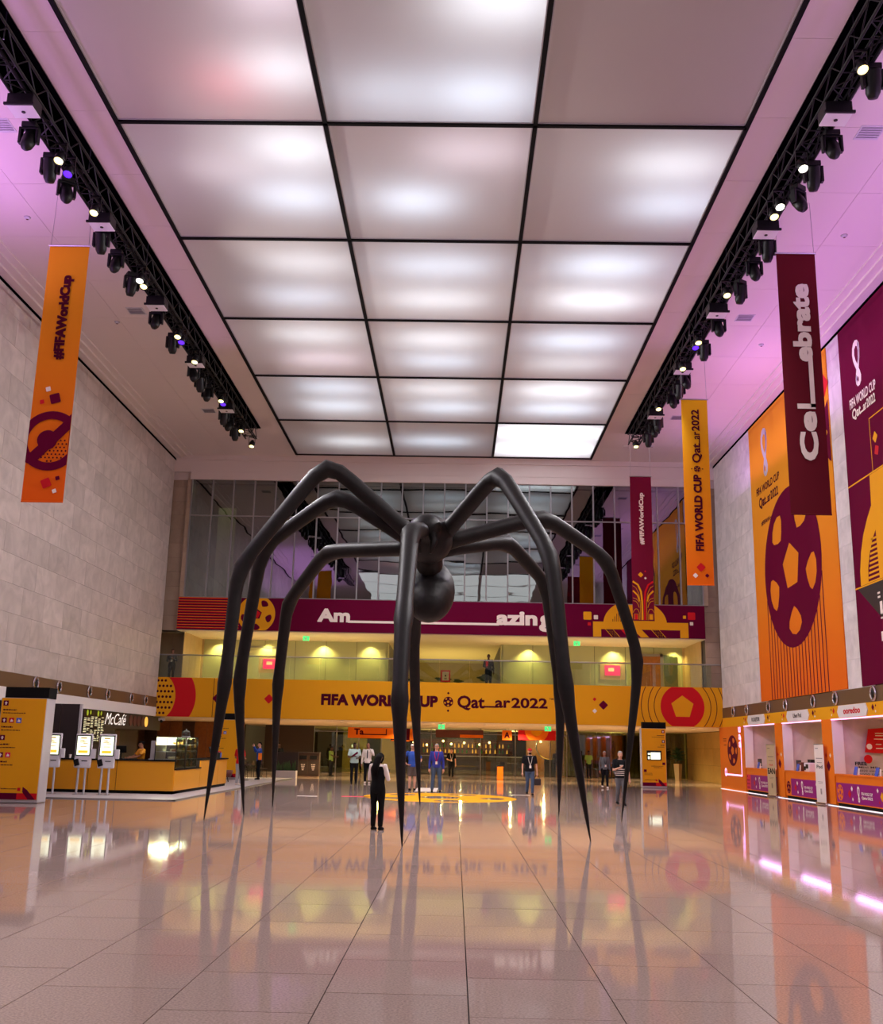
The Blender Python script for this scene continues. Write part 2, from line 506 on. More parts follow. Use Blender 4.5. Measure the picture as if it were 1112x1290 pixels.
def text(name, s, m, parent, fr, x0, x1, y0, y1, bold=0.02, d=0.0, vertical=False):
    mb = MB(); put_text(mb, s, fr, x0, x1, y0, y1, bold, d, vertical)
    return mb.build(name, m, parent, ws=True)

def ball(cx, cy, r, rot=0.0, sx=1.0):
    """football sign: disc with a pentagon and five petals left open"""
    def tr(p):
        x, y = p; c, s = math.cos(rot), math.sin(rot)
        return (cx + (x * c - y * s) * r * sx, cy + (x * s + y * c) * r)
    holes = [[tr((0.30 * math.cos(PI / 2 + k * 2 * PI / 5), 0.30 * math.sin(PI / 2 + k * 2 * PI / 5))) for k in range(5)]]
    for k in range(5):
        a = PI / 2 + (k + 0.5) * 2 * PI / 5
        c, s = math.cos(a), math.sin(a)
        pet = [(0.50, 0.0), (0.56, 0.10), (0.66, 0.20), (0.74, 0.22), (0.82, 0.13), (0.85, 0.0), (0.82, -0.13), (0.74, -0.22), (0.66, -0.20), (0.56, -0.10)]
        holes.append([tr((x * c - y * s, x * s + y * c)) for x, y in pet])
    return ([tr((math.cos(2 * PI * k / 48), math.sin(2 * PI * k / 48))) for k in range(48)], holes)

def emblem(cx, y0, y1, sx=1.0):
    """the tournament emblem: a looped ribbon, wide at the top, crossed low and closed by a small foot"""
    h = y1 - y0
    def P(x, y): return (cx + x * h * sx, y0 + y * h)
    outer = [P(*p) for p in [(-0.02, 1.0), (0.10, 0.97), (0.18, 0.88), (0.20, 0.74), (0.17, 0.58), (0.12, 0.46), (0.09, 0.37), (0.15, 0.28), (0.19, 0.18), (0.17, 0.07), (0.08, 0.0), (-0.03, 0.0), (-0.11, 0.07), (-0.12, 0.18), (-0.08, 0.29), (-0.05, 0.37), (-0.13, 0.48), (-0.20, 0.60), (-0.23, 0.74), (-0.20, 0.88), (-0.12, 0.97)]]
    hole1 = [P(*p) for p in [(0.0, 0.87), (0.07, 0.84), (0.10, 0.74), (0.08, 0.60), (0.02, 0.47), (-0.06, 0.58), (-0.11, 0.70), (-0.09, 0.82)]]
    hole2 = [P(*p) for p in [(0.01, 0.22), (0.05, 0.16), (0.04, 0.10), (-0.01, 0.09), (-0.04, 0.15)]]
    return (outer, [hole1, hole2])

def emblem_shade(cx, y0, y1, sx=1.0):
    h = y1 - y0
    return [[(cx + x * h * sx, y0 + y * h) for x, y in q] for q in ([(0.10, 0.95), (0.165, 0.86), (0.175, 0.72), (0.13, 0.55), (0.07, 0.44), (0.06, 0.52), (0.11, 0.62), (0.125, 0.76), (0.10, 0.86)], [(-0.09, 0.16), (-0.06, 0.26), (-0.02, 0.20), (-0.05, 0.10), (-0.04, 0.03)])]

def remesh(mb, name, voxel, smooth_it=3, decimate=None):
    """fuse overlapping closed shells into one continuous surface"""
    o = bpy.data.objects.new('tmp', mb.mesh('tmp')); COL.objects.link(o)
    md = o.modifiers.new('r', 'REMESH'); md.mode = 'VOXEL'; md.voxel_size = voxel; md.use_smooth_shade = True
    if smooth_it:
        sm = o.modifiers.new('s', 'SMOOTH'); sm.factor = 0.5; sm.iterations = smooth_it
    if decimate:
        dm = o.modifiers.new('d', 'DECIMATE'); dm.ratio = decimate
    bpy.context.view_layer.update()
    me = bpy.data.meshes.new_from_object(o.evaluated_get(bpy.context.evaluated_depsgraph_get()))
    old = o.data; bpy.data.objects.remove(o); bpy.data.meshes.remove(old)
    me.name = name
    me.polygons.foreach_set('use_smooth', [True] * len(me.polygons))
    return me
# ================================================================ THE HALL
MT['granite'] = floor_mat('granite', (184, 160, 150))
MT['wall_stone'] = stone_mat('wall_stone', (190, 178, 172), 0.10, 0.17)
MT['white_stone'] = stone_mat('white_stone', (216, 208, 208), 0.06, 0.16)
MT['pier_stone'] = stone_mat('pier_stone', (170, 148, 128), 0.07, 0.08)
MT['marble'] = stone_mat('marble', (206, 190, 194), 0.04, 0.14, 0.3)
MT['gold_stone'] = stone_mat('gold_stone', (200, 164, 92), 0.05, 0.08, 0.4)
MT['membrane'] = translucent_mat('membrane')
MT['upper_glass'] = glass_mat('upper_glass', (120, 128, 128), 0.22, 0.012, wavy=0.0025)
MT['clear_glass'] = glass_mat('clear_glass', (236, 242, 232), 0.05, 0.01)
MT['green_glass'] = glass_mat('green_glass', (206, 214, 168), 0.10, 0.02)

# floor: granite tiles laid in running bond ---------------------------------------------------------------
floor = struct('floor', 'polished pinkish granite tile floor of the hall')
MB().box(-24, 22, -12, 100, -0.25, -0.022).build('screed', 'dark_joint', floor)
TW, TL, GAP = 1.02, 1.18, 0.009
tile_me = MB().box(-TW / 2 + GAP / 2, TW / 2 - GAP / 2, -TL / 2 + GAP / 2, TL / 2 - GAP / 2, -0.03, 0.0, bottom=False).mesh('tile')
cells = []
for k in range(-23, 20):
    off = 7.31 if k % 2 == 0 else 7.90
    for j in range(-12, 66):
        cells.append((0.12 + TW * (k + 0.5), off + TL * (j + 0.5)))
vis = sorted([c for c in cells if c[1] > 6.3 and abs(c[0]) < 0.45 * c[1] + 0.6], key=lambda c: c[1])[:298]
vs = set(vis)
for c in vis:
    o = link('tile', tile_me, 'granite', floor); o.location = (c[0], c[1], random.uniform(-0.0006, 0.0006))
mb = MB()
for c in cells:
    if c not in vs:
        mb.box(c[0] - TW / 2 + GAP / 2, c[0] + TW / 2 - GAP / 2, c[1] - TL / 2 + GAP / 2, c[1] + TL / 2 - GAP / 2, -0.03, 0, bottom=False)
tag(mb.build('tile_field', 'granite', floor), kind='stuff')

# ceiling ----------------------------------------------------------------------------------------------------
GX = [AX - 7.74 + 5.163 * i for i in range(4)]            # light grid lines across
GY = [16.6, 22.47, 28.42, 34.38, 40.22, 46.15, 52.0]       # and along the hall
SLO = (8.82, 9.85)                                         # lighting slot, out from the centre line
ceiling = struct('ceiling', 'pale plaster ceiling with lighting slots and backlit grid')
MB().box(XL - 1, GX[0] - 1.4, -12, 53, 17.62, 17.75).box(GX[3] + 1.4, XR + 1, -12, 53, 17.62, 17.75).box(XL - 1, XR + 1, -12, 16.4, ZC, ZC + 0.1).box(XL - 1, XR + 1, -12, 53, 18.2, 18.3).build('ceiling_slab', 'plaster', ceiling)
def plates(x0, x1, y0, y1, nx, ny):
    wx, wy = (x1 - x0) / nx, (y1 - y0) / ny
    me = MB().box(-wx / 2 + 0.005, wx / 2 - 0.005, -wy / 2 + 0.005, wy / 2 - 0.005, ZC, ZC + 0.06).mesh('ceiling_panel')
    for i in range(nx):
        for j in range(ny):
            o = link('ceiling_panel', me, 'plaster', ceiling); o.location = (x0 + (i + 0.5) * wx, y0 + (j + 0.5) * wy, 0)
for sgn in (-1, 1):
    def band(a, b, y0, y1, nx, ny):
        xa, xb = sorted((AX + sgn * a, AX + sgn * b)); plates(xa, xb, y0, y1, nx, ny)
    band(7.80, SLO[0], 16.4, 47.6, 1, 11)
    band(7.80, SLO[1], 47.6, 52.6, 1, 2)
    band(SLO[1], 13.35, 16.4, 52.6, 2, 12)
    # slot box: dark lining above the truss
    a, b = sorted((AX + sgn * SLO[0], AX + sgn * SLO[1]))
    MB().box(a, b, 10, 47.6, 17.3, 17.35).box(a - 0.03, a, 10, 47.6, ZC, 17.35).box(b, b + 0.03, 10, 47.6, ZC, 17.35).box(a, b, 47.6, 47.64, ZC, 17.35).build('slot_lining', 'void_black', ceiling)
    # stepped cove against the wall
    m_ = MB()
    for q, (o0, o1, zz) in enumerate(((13.35, 13.62, 0.05), (13.62, 13.90, 0.12), (13.90, 14.24, 0.20))):
        a, b = sorted((AX + sgn * o0, AX + sgn * o1)); m_.box(a, b, 14, 52.6, ZC - zz, ZC + 0.06)
    m_.build('cove', 'plaster', ceiling)
    # solid black strip painting in a shadow line between cove and wall
    a, b = sorted((AX + sgn * 14.22, AX + sgn * 14.27)); MB().box(a, b, 14, 52.6, ZC - 0.27, ZC - 0.20).build('shadow_strip', 'void_black', ceiling)
plates(GX[0], GX[3], 52.0, 52.6, 3, 1)
# black grid between the light boxes
g = MB()
for x in GX: g.box(x - 0.055, x + 0.055, 16.4, 52.05, ZC - 0.05, ZC + 0.9)
for y in GY: g.box(GX[0], GX[3], y - 0.05, y + 0.05, ZC - 0.05, ZC + 0.9)
g.build('grid_bars', 'black_matt', ceiling)

# backlit panels: a stretched translucent membrane with lamps in the box above it -------------------------------
rows_ = ['front row, nearest the viewer', 'second row', 'third row', 'fourth row', 'fifth row', 'back row']
cols_ = ['left', 'middle', 'right']
# per panel: lamps as (u, v, length, power, colour); u from the left, v from the near edge
CW = (0.92, 0.95, 1.0); CB = (0.75, 0.86, 1.0); CP = (1.0, 0.85, 0.95)
LAMPS = {
    (0, 0): [(0.60, 0.74, 0.4, 9, (1, 0.15, 0.18)), (0.86, 0.66, 1.2, 22, CW), (0.90, 0.22, 1.2, 20, CP)],
    (0, 1): [(0.75, 0.80, 1.6, 28, CB), (0.80, 0.26, 1.8, 32, CW), (0.3, 0.8, 1.4, 14, CB)],
    (0, 2): [],
    (1, 0): [(0.76, 0.60, 1.8, 28, CB), (0.82, 0.18, 1.6, 26, CW), (0.4, 0.35, 1.4, 8, CP)],
    (1, 1): [(0.40, 0.62, 1.6, 30, CB), (0.70, 0.20, 2.0, 18, CP)],
    (1, 2): [(0.72, 0.28, 2.0, 27, CW), (0.80, 0.64, 2.0, 27, CB)],
    (2, 0): [(0.62, 0.70, 2.2, 24, CB), (0.70, 0.26, 2.2, 22, CW)],
    (2, 1): [(0.50, 0.72, 2.8, 34, CW), (0.52, 0.28, 2.8, 34, CB)],
    (2, 2): [(0.55, 0.70, 2.6, 46, CW), (0.55, 0.26, 2.4, 40, CB)],
    (3, 0): [(0.60, 0.68, 2.4, 22, CP), (0.60, 0.26, 2.4, 26, CW)],
    (3, 1): [(0.50, 0.70, 2.4, 30, CB), (0.5, 0.3, 2.6, 34, CW)],
    (3, 2): [(0.50, 0.72, 2.6, 24, CW), (0.5, 0.3, 2.6, 42, CB)],
    (4, 0): [(0.60, 0.66, 2.4, 30, CB), (0.62, 0.24, 2.4, 28, CB)],
    (4, 1): [(0.55, 0.66, 2.6, 34, CB), (0.5, 0.24, 2.6, 30, CW)],
    (4, 2): [(0.52, 0.66, 2.8, 44, CB), (0.5, 0.24, 2.8, 52, CW)],
    (5, 0): [(0.62, 0.6, 2.4, 30, CW)], (5, 1): [(0.45, 0.55, 2.8, 34, CB)],
    (5, 2): [(0.5, 0.75, 4.2, 130, CW), (0.5, 0.25, 4.2, 130, CW)],
}
for j in range(6):
    for i in range(3):
        x0, x1, y0, y1 = GX[i] + 0.055, GX[i + 1] - 0.055, GY[j] + 0.05, GY[j + 1] - 0.05
        what = 'unlit brownish square ceiling panel' if (j, i) == (0, 2) else 'plain blazing white backlit ceiling panel' if (j, i) == (5, 2) else 'white backlit square ceiling panel with a faint red spot' if (j, i) == (0, 0) else 'softly blotched white backlit ceiling panel'
        t = thing('ceiling_light_panel', '%s, %s, %s column' % (what, rows_[j], cols_[i]), 'ceiling light', ((x0 + x1) / 2, (y0 + y1) / 2, ZC), group='backlit ceiling panels')
        hx, hy = (x1 - x0) / 2, (y1 - y0) / 2
        MB().quad((-hx, -hy, 0.02), (-hx, hy, 0.02), (hx, hy, 0.02), (hx, -hy, 0.02)).build('membrane', 'membrane', t)
        MB().box(-hx, hx, -hy, hy, 1.25, 1.28).box(-hx, -hx + 0.03, -hy, hy, 0.0, 1.25).box(hx - 0.03, hx, -hy, hy, 0.0, 1.25).box(-hx, hx, -hy, -hy + 0.03, 0.0, 1.25).box(-hx, hx, hy - 0.03, hy, 0.0, 1.25).build('light_box', 'light_grey', t)
        for (u, v, ln, pw, c) in LAMPS[(j, i)]:
            light('panel_lamp', 'AREA', (x0 + u * (x1 - x0), y0 + v * (y1 - y0), ZC + 1.15), pw * K_PANEL, c, size=ln * 1.1, size_y=0.9)

# side walls -----------------------------------------------------------------------------------------------------------
def tiled_wall(name, label, plane, out, y0, y1, z0, z1, ny, nz, m, skip=None, far=None):
    """stone tiles on a slab; plane: x of the face, out: +1 when the room lies towards +x"""
    w_ = struct(name, label)
    MB().box(*sorted((plane - out * 0.03, plane - out * 0.35)), y0, y1, z0, z1).build('wall_slab', 'joint', w_)
    if far is not None: MB().box(*sorted((plane, plane - out * 0.35)), far, y0, z0, z1).build('plain_wall', m, w_)
    wy, wz = (y1 - y0) / ny, (z1 - z0) / nz
    me = MB().box(-0.03, 0.0, -wy / 2 + 0.004, wy / 2 - 0.004, -wz / 2 + 0.004, wz / 2 - 0.004).mesh('tile') if out > 0 else MB().box(0.0, 0.03, -wy / 2 + 0.004, wy / 2 - 0.004, -wz / 2 + 0.004, wz / 2 - 0.004).mesh('tile')
    for k in range(nz):
        for j in range(ny + (k % 2)):
            yc = y0 + (j + (0.5 if k % 2 == 0 else 0.0)) * wy
            ya, yb_ = max(yc - wy / 2, y0), min(yc + wy / 2, y1)
            if skip and skip(yc, z0 + (k + 0.5) * wz): continue
            if yb_ - ya < wy - 0.01:
                mm = MB().box(*((-0.03, 0.0) if out > 0 else (0.0, 0.03)), ya - yc + 0.004, yb_ - yc - 0.004, -wz / 2 + 0.004, wz / 2 - 0.004).mesh('tile')
            else: mm = me
            o = link('tile', mm, m, w_); o.location = (plane + out * random.uniform(-0.0015, 0.0015), yc, z0 + (k + 0.5) * wz)
    return w_
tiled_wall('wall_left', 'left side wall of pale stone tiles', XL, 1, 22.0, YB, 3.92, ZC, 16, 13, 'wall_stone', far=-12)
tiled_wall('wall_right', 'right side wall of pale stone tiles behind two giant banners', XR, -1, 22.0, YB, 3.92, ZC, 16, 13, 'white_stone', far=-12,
           skip=lambda y, z: (36.4 < y < 45.2) or (25.2 < y < 33.8))
wl_ = struct('wall_right_lower', 'plain marble wall under the bronze band beyond the booths'); MB().box(XR, XR + 0.3, -12, 31.75, 0, 3.42).build('wall_slab', 'marble', wl_)
wl_ = struct('wall_left_lower', 'plain marble wall under the white band before the cafe'); MB().box(XL - 0.3, XL, -12, 20.2, 0, 2.98).build('wall_slab', 'marble', wl_)
struct_front = struct('wall_front', 'entrance end wall behind the viewer')
MB().box(XL - 1, XR + 1, -12.3, -12, 0, ZC).build('wall_slab', 'wall_stone', struct_front)

# bronze bands under the walls, white band over the cafe
tl = struct('trim_1', 'bronze band under the left wall'); MB().box(XL - 0.3, XL + 0.03, -12, YB, 3.42, 3.92).build('band', 'bronze_band', tl)
MB().box(XL - 0.3, XL + 0.04, -12, YB, 2.98, 3.42).build('white_band', 'white_paint', tl)
tr = struct('trim_2', 'bronze band under the right wall'); MB().box(XR - 0.03, XR + 0.3, -12, YB, 3.42, 3.92).build('band', 'bronze_band', tr)

# round swivel spotlights set in the bands
def spotlight_proto(sgn):
    t = thing('swivel_spotlight', 'chrome ringed swivel spotlight in the bronze band', 'spotlight', (0, 0, 0))
    MB().lathe([(0.235, 0.0), (0.25, 0.03 * sgn), (0.235, 0.07 * sgn), (0.185, 0.075 * sgn), (0.17, 0.03 * sgn), (0.17, 0.0)], axis='X', n=24).build('ring', 'chrome', t, smooth=True)
    MB().lathe([(0.0, 0.02 * sgn), (0.165, 0.02 * sgn), (0.15, 0.05 * sgn), (0.09, 0.085 * sgn), (0.0, 0.09 * sgn)], axis='X', n=20).build('lamp_head', 'black_metal', t, smooth=True)
    MB().sphere((0.095 * sgn, 0.03, 0.05), 0.035, 10, 6).build('bulb', 'chrome', t, smooth=True)
    return t
ordn = ['farthest', 'second farthest', 'third farthest', 'fourth farthest', 'fifth farthest', 'sixth farthest', 'nearest']
pr = spotlight_proto(-1)
for q, y in enumerate((50.45, 48.11, 44.76, 42.45, 39.16, 36.86, 33.5)):
    lb = 'chrome ringed round spotlight in the right bronze band, %s of seven' % ordn[q]
    if q == 0: pr.location = (XR - 0.03, y, 3.68); pr['label'] = lb; pr['group'] = 'spotlights in the right band'
    else: dup(pr, (XR - 0.03, y, 3.68), label=lb)
ordl = ['farthest', 'second farthest', 'third farthest', 'third nearest', 'second nearest', 'nearest']
pl = spotlight_proto(1)
for q, y in enumerate((50.61, 48.36, 45.01, 42.73, 39.38, 37.16)):
    lb = 'grey ringed round spotlight in the left bronze band, %s of six' % ordl[q]
    if q == 0: pl.location = (XL + 0.03, y, 3.68); pl['label'] = lb; pl['group'] = 'spotlights in the left band'
    else: dup(pl, (XL + 0.03, y, 3.68), label=lb)

# end wall ------------------------------------------------------------------------------------------------------------------
wb = struct('wall_back', 'end wall of the hall around the tall window')
MB().box(XL - 3, XR + 3, YB, YB + 0.9, 15.75, 17.2).build('header', 'plaster', wb)
MB().box(XL - 3, XR + 3, YB - 0.12, YB + 0.1, 16.40, 16.66).build('cornice', 'plaster', wb)
MB().box(-14.28, 12.76, YB + 0.02, YB + 0.9, 15.36, 15.75).build('window_head', 'plaster', wb)
MB().box(XL - 3, XR + 3, YB + 0.25, YB + 0.9, 15.36, 15.75).build('head_return', 'plaster', wb)
def pier(x0, x1, z0, z1, y, nz, nx=1):
    MB().box(x0, x1, y + 0.03, y + 0.8, z0, z1).build('pier_core', 'joint', wb)
    wz = (z1 - z0) / nz; wx = (x1 - x0) / nx
    me = MB().box(-wx / 2 + 0.005, wx / 2 - 0.005, 0, 0.03, -wz / 2 + 0.005, wz / 2 - 0.005).mesh('stone')
    for k in range(nz):
        for i in range(nx):
            o = link('stone', me, 'pier_stone', wb); o.location = (x0 + (i + 0.5) * wx, y, z0 + (k + 0.5) * wz)
pier(XL - 0.2, -14.42, 7.35, 15.75, YB + 0.30, 11)
pier(12.70, XR + 1.2, 4.9, 15.75, YB + 0.30, 14, 2)
pier(-14.42, -14.2, 9.07, 15.4, YB + 0.1, 8)
pier(12.66, 12.9, 9.07, 15.4, YB + 0.1, 8)
MB().box(-14.4, 12.66, YB + 0.06, YB + 0.9, 7.36, 9.05).build('spandrel', 'plaster', wb)

# tall window: 24 bays, two panes each
win = struct('window_1', 'tall dark reflecting window over the maroon banner')
BX = [-14.18 + 26.83 / 24 * k for k in range(25)]
mul_me = MB().box(-0.035, 0.035, YB + 0.08, YB + 0.24, 9.05, 15.38).mesh('mullion')
for x in BX:
    o = link('mullion', mul_me, 'mullion', win); o.location = (x, 0, 0)
MB().box(-14.2, 12.68, YB + 0.09, YB + 0.2, 13.38, 13.44).build('transom', 'mullion', win)
MB().box(-14.2, 12.68, YB + 0.05, YB + 0.26, 9.03, 9.10).build('sill', 'mullion', win)
rg = random.Random(3)
for k in range(24):
    for z0, z1 in ((9.10, 13.38), (13.44, 15.38)):
        t1, t2, t3 = (rg.uniform(-0.006, 0.006) for _ in range(3))
        y = YB + 0.15
        MB().quad((BX[k] + 0.03, y + t1, z0), (BX[k + 1] - 0.03, y + t2, z0), (BX[k + 1] - 0.03, y + t3, z1), (BX[k] + 0.03, y + t1 + t3 - t2, z1)).build('pane', 'upper_glass', win)
# dim room behind the window
rm = struct('upper_room', 'dim room behind the tall window')
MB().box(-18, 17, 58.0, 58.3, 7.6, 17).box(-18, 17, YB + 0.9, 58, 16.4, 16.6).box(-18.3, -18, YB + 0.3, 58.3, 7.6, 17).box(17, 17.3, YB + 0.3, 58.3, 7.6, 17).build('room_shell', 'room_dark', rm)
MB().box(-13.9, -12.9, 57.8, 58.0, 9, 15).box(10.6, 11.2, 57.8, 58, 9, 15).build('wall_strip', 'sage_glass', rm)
light('upper_room_lamp', 'AREA', (-13.2, 56.5, 15.9), 22, (1, 0.9, 0.5), size=1.2)
light('upper_room_lamp', 'AREA', (10.8, 56.5, 15.9), 14, (1, 0.9, 0.6), size=1.2)

# mezzanine -------------------------------------------------------------------------------------------------------------------
mz = struct('mezzanine', 'mezzanine gallery with pale green wall panels')
MB().box(XL - 3, XR + 3, YB + 0.12, 78, 2.96, 4.72).build('deck', 'cream_plaster', mz)
MB().box(XL - 3, XR + 3, YB + 0.9, 78, 7.36, 7.60).build('soffit', 'cream_plaster', mz)
MB().box(-14.4, 12.66, YB + 0.04, YB + 0.9, 7.33, 7.37).build('soffit_edge', 'cream_plaster', mz)
# back wall of the gallery in panels
def gal_panels(x0, x1, n, y):
    wx = (x1 - x0) / n
    me = MB().box(-wx / 2 + 0.012, wx / 2 - 0.012, 0, 0.04, 4.72, 7.36).mesh('panel')
    for i in range(n):
        o = link('panel', me, 'sage_glass', mz); o.location = (x0 + (i + 0.5) * wx, y, 0)
    MB().box(x0, x1, y + 0.04, y + 0.2, 4.72, 7.36).build('panel_backing', 'joint', mz)
gal_panels(-14.1, -3.85, 6, 57.4)
gal_panels(2.52, 9.35, 4, 57.4); gal_panels(9.35, 12.5, 2, 57.4)
for x in (-3.85, 2.52): MB().box(x - 0.06, x + 0.06, 57.4, 71, 4.72, 7.36).build('side_wall', 'sage_glass', mz)
for k in range(12):
    for x in (-3.78, 2.40): MB().box(x, x + 0.05, 58.6 + k, 58.7 + k, 4.72, 7.30).build('glazing_bar', 'mullion', mz)
MB().box(-6, 5, 71, 71.3, 4.72, 7.36).build('end_wall', 'beige_stone', mz)
mur = []
rg = random.Random(11)
for k in range(16):
    cx, cy = rg.uniform(-3.4, 2.2), rg.uniform(4.9, 6.5)
    a, b = rg.uniform(0.3, 0.75), rg.uniform(0.08, 0.18)
    mur.append([(cx + a * math.cos(q) * (1 + 0.3 * math.sin(3 * q + k)), cy + b * math.sin(q) * (1 + 0.3 * math.cos(2 * q + k))) for q in [2 * PI * i / 14 for i in range(14)]])
M('mural_green', (52, 62, 42), 0.7)
for k, pz in enumerate(mur): flat('mural_patch', [pz], 'mural_green', mz, frame((0, 70.98, 0), (1, 0, 0), (0, 0, 1)), 0.002 + 0.002 * k)
# stone side cheeks of the gallery and its side balcony
for x0, x1 in ((-16.4, -14.1), (12.5, 14.9)):
    MB().box(x0, x1, 57.4, 57.6, 4.72, 7.36).build('side_panel', 'beige_stone', mz)
for k in range(3):
    for (xa, xb) in ((12.62, 12.66),):
        MB().box(xa, xb, 53.5 + k * 1.3 + 0.01, 53.5 + (k + 1) * 1.3 - 0.01, 4.72, 7.36).build('cheek_panel', 'beige_stone', mz)
    MB().box(-14.24, -14.20, 53.5 + k * 1.3 + 0.01, 53.5 + (k + 1) * 1.3 - 0.01, 4.72, 7.36).build('cheek_panel', 'beige_stone', mz)
MB().box(-17.5, -14.26, 54.6, 54.8, 4.72, 8.1).build('balcony_back', 'beige_stone', mz)
for k in range(4): MB().box(-17.4 + 0.78 * k + 0.01, -17.4 + 0.78 * (k + 1) - 0.01, 54.56, 54.6, 4.72, 7.3).build('stone', 'beige_stone', mz)
light('balcony_fill', 'SPOT', (-15.2, 53.4, 7.9), 160, (1, 0.85, 0.6), spot=1.6, blend=0.8, size=0.06, target=(-15.0, 54.6, 5.6))  # added fill to brighten the balcony wall, no fixture built
MB().box(-17.5, XL + 0.75, 53.06, 53.08, 8.9, 9.95).build('balcony_glass', 'clear_glass', mz)
MB().tube([(-17.5, 53.07, 9.97), (XL + 0.75, 53.07, 9.97)], 0.03, n=8).build('balcony_rail', 'steel', mz)
MB().box(-19, -18.7, 53, 58, 4.7, 16.6).build('balcony_wall', 'beige_stone', mz)
MB().box(-19, XL - 0.35, 53.0, 57.4, 8.1, 8.9).build('balcony_edge', 'cream_plaster', mz)
for (x, pw) in ((-13.19, 1), (-10.49, 1), (-7.38, 1.3), (-4.77, 1), (3.97, 1.2), (8.67, 1.2), (12.0, 0.8)):
    t = thing('recessed_downlight', 'small warm downlight over the mezzanine wall %s' % ('panels at x' if 0 else 'near ' + {-13.19: 'its left end', -10.49: 'the left pink screen', -7.38: 'the left exit sign', -4.77: 'the opening on its left side', 3.97: 'the opening on its right side', 8.67: 'the right pink screen', 12.0: 'its right end'}[x]), 'downlight', (x, 57.0, 7.36), group='mezzanine downlights')
    MB().lathe([(0.0, -0.015), (0.06, -0.015), (0.06, 0.0)], n=12).build('lens', 'lamp_warm', t)
    MB().lathe([(0.06, -0.02), (0.09, -0.02), (0.09, 0.0), (0.06, 0.0)], n=12).build('trim_ring', 'white_paint', t)
    light('gallery_spot', 'SPOT', (x, 57.02, 7.30), 170 * pw * K_YEL, YEL, spot=2.0, blend=0.9, size=0.05, target=(x, 57.30, 5.2))
# added fills at deck level, unseen behind the parapet, brightening the gallery ceiling
light('gallery_fill', 'AREA', (-0.7, 64.5, 4.80), 110 * K_YEL, YEL, rot=(PI, 0, 0), size=5, size_y=9)
light('gallery_fill', 'AREA', (-8, 54.6, 4.80), 60 * K_YEL, (1, 0.80, 0.45), rot=(PI, 0, 0), size=11, size_y=0.6)
light('gallery_fill', 'AREA', (6.5, 54.6, 4.80), 60 * K_YEL, (1, 0.80, 0.45), rot=(PI, 0, 0), size=11, size_y=0.6)

# ground floor beyond the gallery edge -------------------------------------------------------------------------------------------
lo = struct('lower_lobby', 'warm lit lobby under the mezzanine')
MB().box(15.4, 15.8, YB + 0.9, 78, 0, 2.96).build('wall_slab', 'joint', lo)
me = MB().box(15.37, 15.4, -1.19, 1.19, -0.485, 0.485).mesh('stone')
for k in range(3):
    for j in range(8):
        o = link('stone', me, 'gold_stone', lo); o.location = (0, 54.7 + 2.4 * j, 0.49 + 0.98 * k)
MB().box(13.7, 15.8, YB + 0.5, YB + 0.9, 0, 2.96).build('return_wall', 'gold_stone', lo)
MB().box(-19, -18.7, YB + 0.9, 78, 0, 2.96).build('left_wall', 'dark_wood', lo)
for k in range(8):
    MB().box(-18.68 + 0.75 * k, -18.68 + 0.75 * k + 0.73, 63.0, 63.2, 0, 2.96).build('wood_panel', 'wood' if k % 3 else 'dark_wood', lo)
MB().box(-12.65, -9.4, 69.8, 70.1, 0, 2.96).build('back_panel', 'cafe_brown', lo)
w2 = struct('window_2', 'glass front of the restaurant at the far end')
gx = [-9.4, -7.9, -6.4, -4.9, -1.6, 1.7, 4.0, 6.3, 7.4]
for k in range(len(gx) - 1):
    MB().box(gx[k] + 0.015, gx[k + 1] - 0.015, 70.0, 70.02, 0.02, 2.94).build('pane', 'green_glass' if k < 3 or k > 6 else 'clear_glass', w2)
for x in gx: MB().box(x - 0.03, x + 0.03, 69.97, 70.05, 0, 2.96).build('glazing_bar', 'mullion', w2)
MB().box(-9.4, 7.4, 69.97, 70.05, 2.60, 2.66).build('transom', 'mullion', w2)
cu = []
for k in range(26):
    x = 7.5 + 0.305 * k
    MB().tube([(x, 70.4 + 0.06 * (k % 2), 0.03), (x, 70.4 + 0.06 * (k % 2), 2.9)], 0.17, n=8).build('curtain_fold', 'sheer', w2, smooth=True) if 0 else cu.append(x)
M('sheer', (170, 140, 110), 0.8, noise=(0.8, 0.2)); M('sheer_mauve', (140, 112, 120), 0.8)
for k, x in enumerate(cu):
    MB().tube([(x, 70.4 + 0.06 * (k % 2), 0.03), (x, 70.4 + 0.06 * (k % 2), 2.9)], 0.165, n=8).build('curtain_fold', 'sheer_mauve' if k % 5 in (2, 3) else 'sheer', w2, smooth=True)
for x0, x1 in ((7.4, 9.4), (9.4, 11.4), (11.4, 13.4), (13.4, 15.37)):
    MB().box(x0 + 0.015, x1 - 0.015, 70.0, 70.02, 0.02, 2.94).build('pane', 'green_glass', w2)
# restaurant room behind the glass
rr = struct('restaurant', 'dim restaurant behind the glass front')
MB().box(-14, 16, 88, 88.3, 0, 4).box(-14.3, -14, 70, 88, 0, 4).box(16, 16.3, 70, 88, 0, 4).box(-14, 16, 78, 88.3, 2.96, 3.2).build('room_shell', 'cafe_brown', rr)
MB().box(-8.5, -6.7, 79.8, 80.0, 0, 2.96).box(-5.7, -4.0, 80.2, 80.4, 0.0, 2.96).build('screen_wall', 'beige_stone', rr)
MB().box(5.6, 8.6, 83, 83.2, 0, 2.96).build('screen_wall', 'wood', rr)
for (x, y, pw) in ((-7, 76, 60), (-1, 76, 60), (4, 76, 60), (0.5, 84, 110), (-6, 84, 60), (6.8, 81, 80), (11, 74, 60)):
    light('restaurant_lamp', 'POINT', (x, y, 2.6), pw * K_LOW, (1, 0.80, 0.36), size=0.08)
